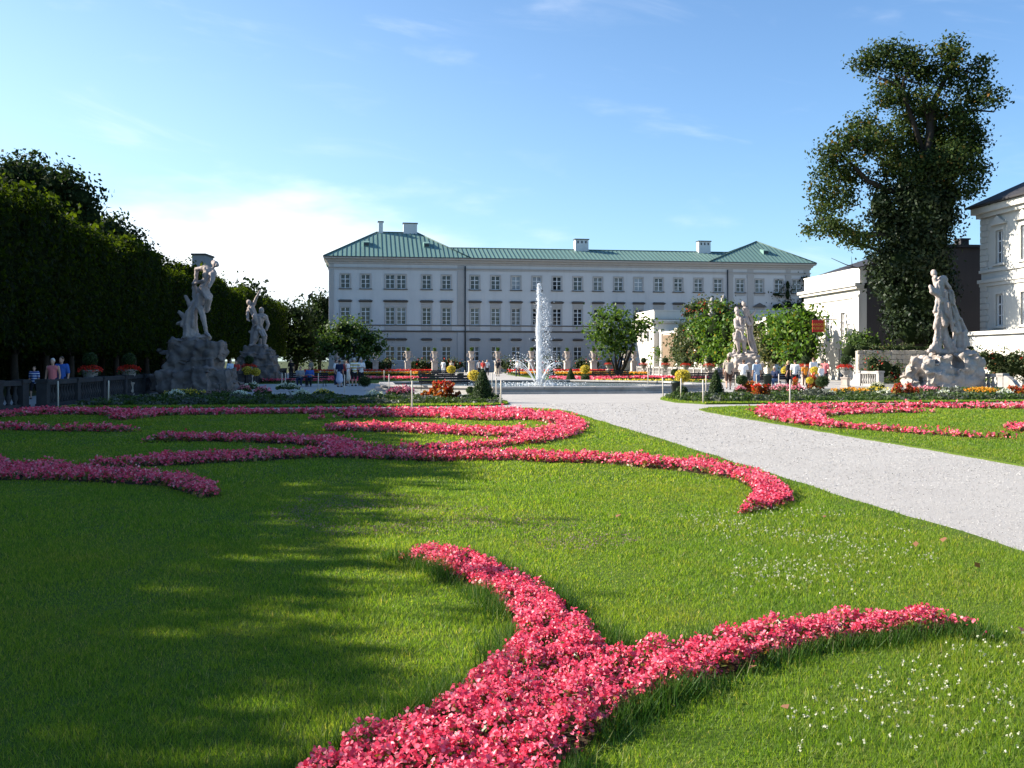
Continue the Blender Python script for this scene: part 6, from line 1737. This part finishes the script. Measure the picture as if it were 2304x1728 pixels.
# ------------------------------------------------------------------ border plants and far parterre
def clump(label, px, base_py, w, h, leaf, flower, nf, fsize, seed, cat="flowers", tall=False, name="flower_clump"):
    b = G(px, base_py); r = np.random.default_rng(seed)
    root = empty(name, (b.x, b.y, .05), 0, label, cat, "flowering clumps of the borders")
    n = int(240 * max(1, w / .6))
    if tall:
        k = n; ix = r.integers(0, max(4, int(w * 9)), k); sx = (r.random(60) - .5) * w; sy = (r.random(60) - .5) * w * .6; sh = h * (.6 + .5 * r.random(60))
        z = r.random(k); p = np.column_stack([sx[ix] + r.normal(size=k) * .05, sy[ix] + r.normal(size=k) * .05, z * sh[ix]])
        q = leaf_quads(p, .20, r, np.tile(np.array([0, -.5, .2]), (k, 1)), 0, .45)
        zf = .72 + .35 * r.random(nf); ix = r.integers(0, max(4, int(w * 9)), nf)
        pf = np.column_stack([sx[ix] + r.normal(size=nf) * .04, sy[ix] + r.normal(size=nf) * .04, zf * sh[ix]])
    else:
        a = r.random(n) * 6.283; rr = np.sqrt(r.random(n)); z = h * (1 - .6 * rr ** 2) * (.25 + .75 * r.random(n))
        p = np.column_stack([np.cos(a) * rr * w / 2, np.sin(a) * rr * w / 2 * .8, z])
        q = leaf_quads(p, .11, r, np.tile(np.array([0, -.2, .6]), (n, 1)), 0, .6)
        a = r.random(nf) * 6.283; rr = np.sqrt(r.random(nf)); cl = .9 + .2 * r.random(nf)
        pf = np.column_stack([np.cos(a) * rr * w / 2, np.sin(a) * rr * w / 2 * .8, h * (1 - .55 * rr ** 2) * cl + .02])
    obj("foliage", mesh_np("foliage", q, 4), leaf, root)
    pf = np.repeat(pf, 3, 0) + r.normal(size=(nf * 3, 3)) * fsize * .45
    obj("blossoms", mesh_np("blossoms", leaf_quads(pf, fsize, r, np.tile(np.array([0, -.3, .6]), (len(pf), 1)), 0, .9), 4), flower, root)
def build_borders():
    # low mixed planting that reads as one mass
    for nm, poly, w0, w1, seed in (("left", border_left, 37.0, 43.2, 1), ("right", border_right, 37.2, 46.0, 2)):
        r = np.random.default_rng(seed)
        pts = sample_poly(poly, 75, r); wv = pts[:, 1] - .15 * pts[:, 0]
        ed = edge_dist(pts, poly)
        pts = pts[(wv > w0) & (ed > .25)]
        vn = value_noise(pts, .55, 5 + seed); v2 = value_noise(pts, 1.6, 15 + seed)
        h = .13 + .13 * np.clip(vn + .4, 0, 1.3)
        k = 3
        P3 = np.column_stack([np.repeat(pts, k, 0) + r.normal(size=(len(pts) * k, 2)) * .06, .05 + np.repeat(h, k) * r.random(len(pts) * k)])
        sel = np.repeat(v2 > .35, k)
        b = W(np.mean([p[0] for p in poly]), w0 + 2); b = np.array([b[0], b[1], 0.05])
        o = np.array([0, -.2, .6])
        for mat, m, pn in ((M["border_leaf"], ~sel, "green"), (M["grey_leaf"], sel, "silver")):
            q = leaf_quads(P3[m], .13, r, np.tile(o, (m.sum(), 1)), 0, .55)
            tag(obj("border_planting", mesh_np("planting", q - b, 4), mat, None, b), "low %s foliage filling the %s flower border" % (pn, nm), "border plants", kind="stuff")
        # short grass edging
        g = sample_poly(poly, 420, r); wv = g[:, 1] - .15 * g[:, 0]; g = g[(wv < w0 + .3) | (edge_dist(g, poly) < .35)]
        q = blades(np.column_stack([g, np.full(len(g), .05)]), .05, .018, r)
        tag(obj("grass", mesh_np("edging_grass", q - b, 3), M["grass"], None, b), "short grass edging round the %s flower border" % nm, "grass", kind="stuff")
    BL, GL, CL = M["border_leaf"], M["grey_leaf"], M["canna_leaf"]
    Wt, Pk, Ye, Or, Sc, Wn = M["flower_white"], M["flower_rose"], M["flower_yellow"], M["flower_orange"], M["flower_scarlet"], M["begonia_pink"]
    L = [("white flower clump in the shade below the first urn from the left", 218, 897, .8, .35, BL, Wt, 40, .06, False), ("white flower clump before the nearer left statue's rocks", 395, 900, .9, .32, BL, Wt, 60, .06, False),
         ("shaded yellow flower drift along the nearer left statue's foot", 420, 893, 2.2, .25, BL, Ye, 110, .06, False), ("dark purple flower drift right below the nearer left statue", 500, 895, 1.8, .28, BL, M["selfheal"], 80, .06, False),
         ("white flower clump just right of the nearer left statue", 540, 901, .7, .33, BL, Wt, 60, .07, False), ("small pink flower clump right of the nearer left statue", 550, 886, .7, .34, BL, Pk, 40, .07, False), ("larger pink flower clump left of the farther left statue's axis", 592, 892, .8, .36, BL, Pk, 60, .08, False),
         ("white flower clump behind the larger shaded pink clump", 566, 880, .9, .38, BL, Wt, 50, .07, False), ("pale white flower mound below the farther left statue's right foot", 648, 880, 1.3, .36, BL, Wt, 80, .07, False), ("white flower clump at the middle of the shaded border", 680, 901, .8, .34, BL, Wt, 70, .07, False),
         ("small yellow flower drift at the middle of the shaded border", 728, 893, 1.0, .26, BL, Ye, 40, .06, False), ("white flower clump left of the leftmost sunny bench", 843, 901, .8, .30, BL, Wt, 60, .07, False), ("bright pink flower clump before the basin's left corner", 905, 896, 1.0, .42, BL, Pk, 120, .09, False), ("small pink flower clump left of the bright pink one", 882, 896, .5, .36, BL, Pk, 40, .08, False),
         ("tall orange red canna clump left of the large left cone", 990, 904, .9, .72, CL, Sc, 60, .08, True), ("lower bronze canna clump left of the tall orange red one", 968, 902, .5, .45, CL, Sc, 24, .07, True), ("small dark red plant between the left cannas and cone", 1024, 904, .3, .32, CL, Sc, 16, .06, True), ("pale green flower mound left of the large left cone", 1040, 905, .5, .22, BL, Wt, 14, .05, False),
         ("bronze canna clump at the tan shirted man's right", 1688, 884, 1.0, .5, CL, Or, 40, .07, True), ("fiery canna clump between two posts in the right border", 1716, 900, .85, .62, CL, Sc, 60, .08, True), ("small pink clump at the foot of the right cone", 1665, 886, .6, .3, BL, Pk, 40, .07, False), ("pink flower clump before the seated old man", 1757, 886, 1.3, .36, BL, Pk, 80, .08, False), ("second pink flower clump right of the middle post", 1795, 890, .9, .38, BL, Pk, 70, .08, False),
         ("tall red canna clump before the right crowd", 1812, 880, 1.2, .85, CL, Sc, 70, .09, True), ("red flower clump below the dark box ball of the crowd", 1835, 876, .8, .5, CL, Sc, 50, .08, True), ("grey leaved clump in the middle of the right border", 1838, 898, 1.6, .42, GL, Wt, 14, .05, False), ("small white flower clump right of the grey clump", 1868, 897, .5, .24, GL, Wt, 40, .07, False),
         ("orange yellow flower drift left of the nearer right statue", 1912, 893, 2.0, .32, BL, Or, 150, .07, False), ("yellow flower drift before the low hedge", 1970, 889, 1.6, .3, BL, Ye, 70, .07, False), ("white flower clump left of the nearer right statue", 1988, 897, .7, .3, BL, Wt, 60, .07, False), ("dark red canna clump at the nearer right statue's left foot", 2036, 899, .9, .55, CL, Sc, 50, .08, True),
         ("pink flower row at the foot of the nearer right statue", 2078, 889, 1.8, .32, BL, Pk, 80, .08, False), ("white flower clump before the nearer right statue", 2125, 897, .7, .26, GL, Wt, 50, .07, False), ("grey leaved clump at the nearer right statue's right foot", 2140, 893, 1.3, .4, GL, Wt, 10, .05, False), ("bright orange yellow drift right of the nearer right statue", 2208, 891, 1.8, .3, BL, Or, 160, .07, False), ("white flower clump near the right edge of the border", 2264, 896, .7, .3, BL, Wt, 50, .07, False), ("dull red clump at the right edge of the border", 2298, 895, .8, .45, CL, Sc, 30, .07, True), ("pale dried flower head clump in the right border behind the yellow drift", 1975, 876, .8, .3, BL, M["clover_white"], 60, .08, False)]
    for i, (lab, px, py, w, h, lf, fl, nf, fs, tl) in enumerate(L): clump(lab, px, py, w, h, lf, fl, nf, fs, 200 + i, tall=tl)
build_borders()

def build_parterre():
    r = np.random.default_rng(91)
    for side, (u0, u1) in (("left", (-10.5, 3.0)), ("right", (11.5, 26.5))):
        poly = [UV(u0, 72).xy[:], UV(u1, 74).xy[:], UV(u1, 118).xy[:], UV(u0, 118).xy[:]]
        sheet("lawn", poly, .03, M["turf"], thick=.05)
    def strip(label, u0, u1, v0, v1, h, mat, leaf, size, seed):
        rr = np.random.default_rng(seed); n = int((u1 - u0) * (v1 - v0) * 42)
        u = u0 + rr.random(n) * (u1 - u0); v = v0 + rr.random(n) * (v1 - v0)
        z = .03 + h * (.6 + .5 * rr.random(n))
        p = np.column_stack([u * CA - v * SA, u * SA + v * CA, z]); b = np.array(UV((u0 + u1) / 2, (v0 + v1) / 2, .03))
        root = empty("flower_bed", b, 0, label, "flower bed", "far flower beds before the palace")
        tag(obj("blossoms", mesh_np("blossoms", leaf_quads(p, size, rr, np.tile(np.array([0, -.4, .6]), (n, 1)), 0, .9) - b, 4), mat, root), kind="stuff")
        m = n; p2 = p.copy(); p2[:, 2] = .03 + (p[:, 2] - .03) * rr.random(n) * .8
        tag(obj("leaves", mesh_np("leaves", leaf_quads(p2, size * 1.2, rr, np.tile(np.array([0, -.4, .4]), (n, 1))) - b, 4), leaf, root), kind="stuff")
    BL = M["border_leaf"]
    strip("pink flower strip beyond the basin, left of the jet", -8.5, 1.8, 84, 87, .26, M["begonia_pink"], BL, .16, 1)
    strip("pink flower strip beyond the basin, right behind the jet", 12.0, 15.5, 76, 86, .26, M["begonia_pink"], BL, .16, 2)
    strip("long pink flower strip beyond the basin, right of the jet", 15.8, 25.5, 84, 87.5, .26, M["begonia_pink"], BL, .16, 3)
    strip("orange flower strip before the palace, left half", -10, 2.6, 110, 112.5, .34, M["flower_orange"], BL, .18, 4)
    strip("orange flower strip before the palace, right half", 12.0, 26.0, 108, 110.5, .34, M["flower_orange"], BL, .18, 5)
    strip("scarlet flower strip close to the palace, left half", -12, 3.0, 121, 123, .50, M["flower_scarlet"], BL, .20, 6)
    strip("scarlet flower strip close to the palace, right half", 12.0, 26.0, 120, 122, .50, M["flower_scarlet"], BL, .20, 7)
    strip("white flower edging before the palace, left half", -10, 2.6, 115.5, 116.5, .36, M["flower_white"], BL, .16, 8)
    strip("white flower edging before the palace, right half", 12.0, 26, 114.5, 115.5, .36, M["flower_white"], BL, .16, 9)
    strip("pink flower strip deep in the shade, left of the visitors", -10.2, -3.5, 74, 76, .26, M["begonia_pink"], BL, .16, 10)
    strip("mixed yellow flower edging on the basin's right", 13, 22, 70.5, 71.5, .26, M["flower_yellow"], BL, .12, 11)
build_parterre()

# ------------------------------------------------------------------ people
def person(label, px, base_py=None, d=None, H=1.72, yaw=0.0, top="white", legs="denim", hair="dark", pose="stand", skirt=None, shorts=False, sleeves="short", longhair=False, bag=None, lean=0.0, group="visitors in the garden"):
    """yaw 0 looks away from the camera; 180 looks at it"""
    if d is None: d = depth_of(base_py)
    x = (px - CX) / F * d
    s = H / 1.75
    V = lambda a, b, c: Vector((a * s, b * s, c * s))
    sit = pose == "sit"
    # joints: x right, y forward, z up
    hipz, dz = (.93, 0) if not sit else (.50, -.43)
    j = {}
    for sg, k in ((-1, "l"), (1, "r")):
        if sit: j["hip" + k], j["knee" + k], j["ank" + k] = V(.09 * sg, 0, .50), V(.12 * sg, .44, .50), V(.12 * sg, .40, .08)
        elif pose == "walk": st = .20 * sg; j["hip" + k], j["knee" + k], j["ank" + k] = V(.09 * sg, 0, .92), V(.10 * sg, st * .8 + .05, .50), V(.10 * sg, st * 1.1 - (.10 if sg < 0 else 0), .08 + (.05 if sg < 0 else 0))
        else: j["hip" + k], j["knee" + k], j["ank" + k] = V(.09 * sg, 0, .92), V(.11 * sg, .02, .50), V(.12 * sg, 0, .08)
        sh = V(.19 * sg, 0 + lean * .45, 1.42 + dz); j["sh" + k] = sh
        if pose == "hold" or sit: j["el" + k], j["wr" + k] = V(.25 * sg, .04 + lean * .5, 1.14 + dz), V(.10 * sg, .26 + lean * .5, 1.17 + dz)
        elif pose == "hips" and sg > 0: j["el" + k], j["wr" + k] = V(.40, -.04, 1.16), V(.20, .06, 1.02)
        elif pose == "point" and sg > 0: j["el" + k], j["wr" + k] = V(.42, .14, 1.36), V(.62, .30, 1.44)
        elif pose == "walk": j["el" + k], j["wr" + k] = V(.25 * sg, -.08 * sg, 1.13), V(.25 * sg, .04 - .14 * sg, .90)
        else: j["el" + k], j["wr" + k] = V(.25 * sg, -.02 + lean * .45, 1.13 + dz), V(.26 * sg, .06 + lean * .55, .88 + dz)
    ch, pe, nk, hd = V(0, .01 + lean * .4, 1.28 + dz), V(0, 0, .97 + dz), V(0, .01 + lean * .5, 1.47 + dz), V(0, .025 + lean * .6, 1.625 + dz)
    body = MB()
    body.sphere(hd, (.075 * s, .095 * s, .118 * s), 12, 9); body.sphere(hd + V(0, .03, -.06), (.058 * s, .07 * s, .06 * s), 10, 7)
    body.capsule(hd + V(0, .088, .0), .012 * s, hd + V(0, .112, -.03), .016 * s, 6)                       # nose
    for sg in (-1, 1): body.sphere(hd + V(.078 * sg, .0, -.01), (.014 * s, .026 * s, .034 * s), 6, 5)       # ears
    body.capsule(nk - V(0, 0, .06), .058 * s, hd - V(0, 0, .06), .052 * s)
    body.capsule(ch + V(-.09, 0, .08), .10 * s, ch + V(.09, 0, .08), .10 * s); body.capsule(ch, .135 * s, pe, .125 * s); body.capsule(pe + V(-.06, 0, -.02), .115 * s, pe + V(.06, 0, -.02), .115 * s)
    for k in "lr":
        sg = -1 if k == "l" else 1
        body.capsule(j["sh" + k], .058 * s, j["el" + k], .042 * s); body.capsule(j["el" + k], .042 * s, j["wr" + k], .028 * s)
        body.capsule(j["hip" + k], .092 * s, j["knee" + k], .060 * s); body.capsule(j["knee" + k], .058 * s, j["ank" + k], .036 * s)
        body.capsule(j["ank" + k] + V(0, -.03, -.03), .036 * s, j["ank" + k] + V(.01 * sg, .15, -.045), .030 * s)
        f = (j["wr" + k] - j["el" + k]).normalized(); side = f.cross(Vector((1, 0, 0))).normalized() if abs(f.x) < .9 else Vector((0, 1, 0))
        pc = j["wr" + k] + f * .055 * s; body.capsule(j["wr" + k] + f * .02 * s, .026 * s, pc + f * .02 * s, .030 * s)
    rz = R(yaw)
    root = blob("person", body, .017 * max(s, .8), M["skin"], None, (x, d, 0), (0, 0, -rz), smooth=2)
    tag(root, label, "person", group)
    # fingers: five to a hand, curled
    fb = MB()
    for k in "lr":
        sg = -1 if k == "l" else 1
        f = (j["wr" + k] - j["el" + k]).normalized(); a = Vector((0, 1, 0)) if abs(f.y) < .8 else Vector((1, 0, 0)); a = (a - f * a.dot(f)).normalized(); b = f.cross(a)
        pc = j["wr" + k] + f * .085 * s
        for q, (o, ln) in enumerate(((-.027, .062), (-.009, .072), (.009, .068), (.027, .054))):
            p0 = pc + a * o * s; p1 = p0 + f * ln * .5 * s + b * -.012 * sg * s; p2 = p1 + f * ln * .4 * s + b * -.028 * sg * s
            fb.tube([p0 - f * .02 * s, p1, p2], [.0085 * s, .008 * s, .006 * s], 6)
        t0 = j["wr" + k] + f * .05 * s + a * .03 * s; fb.tube([t0, t0 + (f * .03 + a * .025) * s, t0 + (f * .058 + a * .022) * s], [.010 * s, .009 * s, .007 * s], 6)
    fb.build("fingers", M["skin"], root)
    def cloth(name, mb, m): return blob(name, mb, .026 * max(s, .8), M["cloth_" + m] if "cloth_" + m in M else M[m], root, smooth=2)
    t = MB()
    t.capsule(ch + V(-.10, 0, .09), .118 * s, ch + V(.10, 0, .09), .118 * s); t.capsule(ch, .160 * s, pe + V(0, 0, -.02), .150 * s); t.capsule(pe + V(-.07, 0, -.05), .13 * s, pe + V(.07, 0, -.05), .13 * s)
    for k in "lr":
        if sleeves == "none": continue
        e = j["sh" + k].lerp(j["el" + k], .85); t.capsule(j["sh" + k], .078 * s, e, .066 * s)
        if sleeves == "long": t.capsule(j["el" + k], .064 * s, j["sh" + k].lerp(j["wr" + k], 1.0).lerp(j["el" + k], .12), .048 * s)
    cloth("top", t, top)
    if skirt:
        sk = MB(); sk.capsule(V(0, 0, .93 + dz), .165 * s, V(0, .0, .45), .24 * s, 14); cloth("skirt", sk, skirt)
    else:
        l = MB()
        for k in "lr":
            l.capsule(j["hip" + k] + V(0, 0, .02), .116 * s, j["knee" + k], .084 * s)
            if not shorts: l.capsule(j["knee" + k], .082 * s, j["ank" + k] + V(0, 0, .04), .066 * s)
        l.capsule(V(-.06, 0, hipz), .13 * s, V(.06, 0, hipz), .13 * s)
        cloth("shorts" if shorts else "trousers", l, legs)
    for k in "lr":
        sb = MB(); sb.capsule(j["ank" + k] + V(0, -.04, -.03), .048 * s, j["ank" + k] + V(0, .16, -.042), .038 * s); cloth("shoe", sb, "shoe")
    h = MB(); h.sphere(hd + V(0, -.018, .030), (.090 * s, .100 * s, .108 * s), 12, 9); 
    if longhair: h.capsule(hd + V(0, -.05, 0), .085 * s, hd + V(0, -.075, -.20), .07 * s)
    cloth("hair", h, "hair_" + hair)
    if bag:
        g = MB(); g.box(.19 * s, .31 * s, -.14 * s, .10 * s, .82 * s, 1.08 * s); cloth("bag", g, bag)
    return root
def build_people():
    # left group by the basin
    person("woman seen from behind in dark top and long pale skirt, left group of visitors", 764, 871, H=1.66, yaw=20, top="navy", skirt="skirt", hair="dark", sleeves="short")
    person("blond woman in a red sleeveless top among the left group of visitors", 775, 868, H=1.66, yaw=60, top="red", legs="black", hair="blond", sleeves="none", pose="hold")
    person("person in white shirt at the left of the left group of visitors", 756, 866, H=1.68, yaw=110, top="white", legs="navy", hair="dark")
    person("woman in pale dress between the red top and the striped shirt", 782, 864, H=1.66, yaw=-70, top="white", skirt="cream", hair="dark")
    person("big man in yellow and white striped shirt and dark shorts", 797, 869, H=1.80, yaw=-35, top="stripe_yellow", legs="black", shorts=True, hair="white", pose="hips")
    person("white haired man in white shirt and dark trousers right of the striped shirt", 812, 868, H=1.76, yaw=150, top="white", legs="black", hair="white", pose="hold")
    # walkers in the deep shade
    person("man in a blue shirt behind the shaded left balustrade", 139, None, 37.5, H=1.76, yaw=185, top="blue", legs="navy", hair="brown")
    person("woman with pale hair, pink top and dark cardigan beside the man in blue", 119, None, 37.0, H=1.70, yaw=178, top="pink", legs="navy", hair="white", sleeves="none")
    person("child in blue striped shirt in the gap of the left balustrade", 77, 898, H=1.38, yaw=170, top="stripe_blue", legs="black", shorts=True, hair="brown", pose="walk")
    person("visitor in pale blue behind the rocks between the two left statues", 518, None, 62, H=1.70, yaw=120, top="paleblue", legs="navy", hair="dark")
    person("visitor in red behind the nearer left statue's right side", 532, None, 66, H=1.64, yaw=200, top="red", legs="black", hair="brown")
    person("seated visitor in grey on the shaded bench", 676, None, 63.6, H=1.68, yaw=180, top="grey", legs="navy", hair="dark", pose="sit")
    person("seated visitor in blue on the shaded bench", 697, None, 63.8, H=1.70, yaw=178, top="blue", legs="black", hair="brown", pose="sit")
    person("dark clothed visitor at the far end of the avenue, left one", 655, None, 88, H=1.72, yaw=150, top="black", legs="black", hair="dark")
    person("dark clothed visitor at the far end of the avenue, right one", 700, None, 92, H=1.70, yaw=30, top="tan", legs="black", hair="dark")
    # right crowd
    person("man in tan shirt and dark shorts walking left of the right statue", 1639, 877, H=1.82, yaw=10, top="tan", legs="brown", shorts=True, hair="brown", pose="walk")
    person("woman in white shirt and pale shorts left of the pale blue visitor", 1673, 875, H=1.66, yaw=25, top="white", legs="cream", shorts=True, hair="brown", pose="hold")
    person("white haired visitor in pale blue shirt and denim shorts", 1703, 875.5, H=1.67, yaw=-10, top="paleblue", legs="denim", shorts=True, hair="white")
    person("old man in dark shirt and jeans sitting on the right bench", 1747, None, 58.6, H=1.72, yaw=235, top="navy", legs="denim", hair="white", pose="sit", lean=.25, sleeves="long")
    person("woman in dark top reaching out left of the white shirt", 1774, 874, H=1.62, yaw=-60, top="black", legs="black", hair="blond", pose="point")
    person("visitor in white shirt and dark shorts with a shoulder bag, centre of the right crowd", 1789, 874.5, H=1.66, yaw=15, top="white", legs="black", shorts=True, hair="dark", bag="cloth_grey")
    person("child in orange top in the right crowd", 1811, 868, H=1.42, yaw=170, top="orange", legs="brown", hair="brown")
    person("tall man in white shirt in the right crowd", 1831, 872, H=1.80, yaw=-20, top="white", legs="cream", hair="brown")
    person("dark haired woman in pink top at the right of the crowd", 1856, 870, H=1.70, yaw=30, top="pink", legs="black", hair="dark")
    person("small woman in a white dress at the right of the crowd", 1848, 876, H=1.40, yaw=150, top="white", skirt="white", hair="brown")
    # far visitors before the palace
    person("far visitor in white before the palace, left of two", 997.5, None, 112, H=1.70, yaw=20, top="white", legs="white", hair="dark")
    person("far visitor with bare arms before the palace, right of two", 1016, None, 110, H=1.66, yaw=200, top="tan", legs="brown", hair="brown")
    person("far visitor in grey before the palace, left of three", 1078.6, None, 112, H=1.70, yaw=10, top="grey", legs="black", hair="dark")
    person("far visitor in red before the palace, middle of three", 1087, None, 111, H=1.66, yaw=190, top="red", legs="white", hair="dark")
    person("far visitor in white and black before the palace, right of three", 1096, None, 112, H=1.72, yaw=170, top="white", legs="black", hair="blond")
    person("far visitor in black just left of the jet before the palace", 1120, None, 105, H=1.72, yaw=20, top="black", legs="tan", hair="dark")
    person("far visitor in pale clothes right of the tall urn, near the jet", 1165, None, 104, H=1.70, yaw=200, top="cream", legs="navy", hair="brown", pose="walk")
build_people()
settle_blobs()
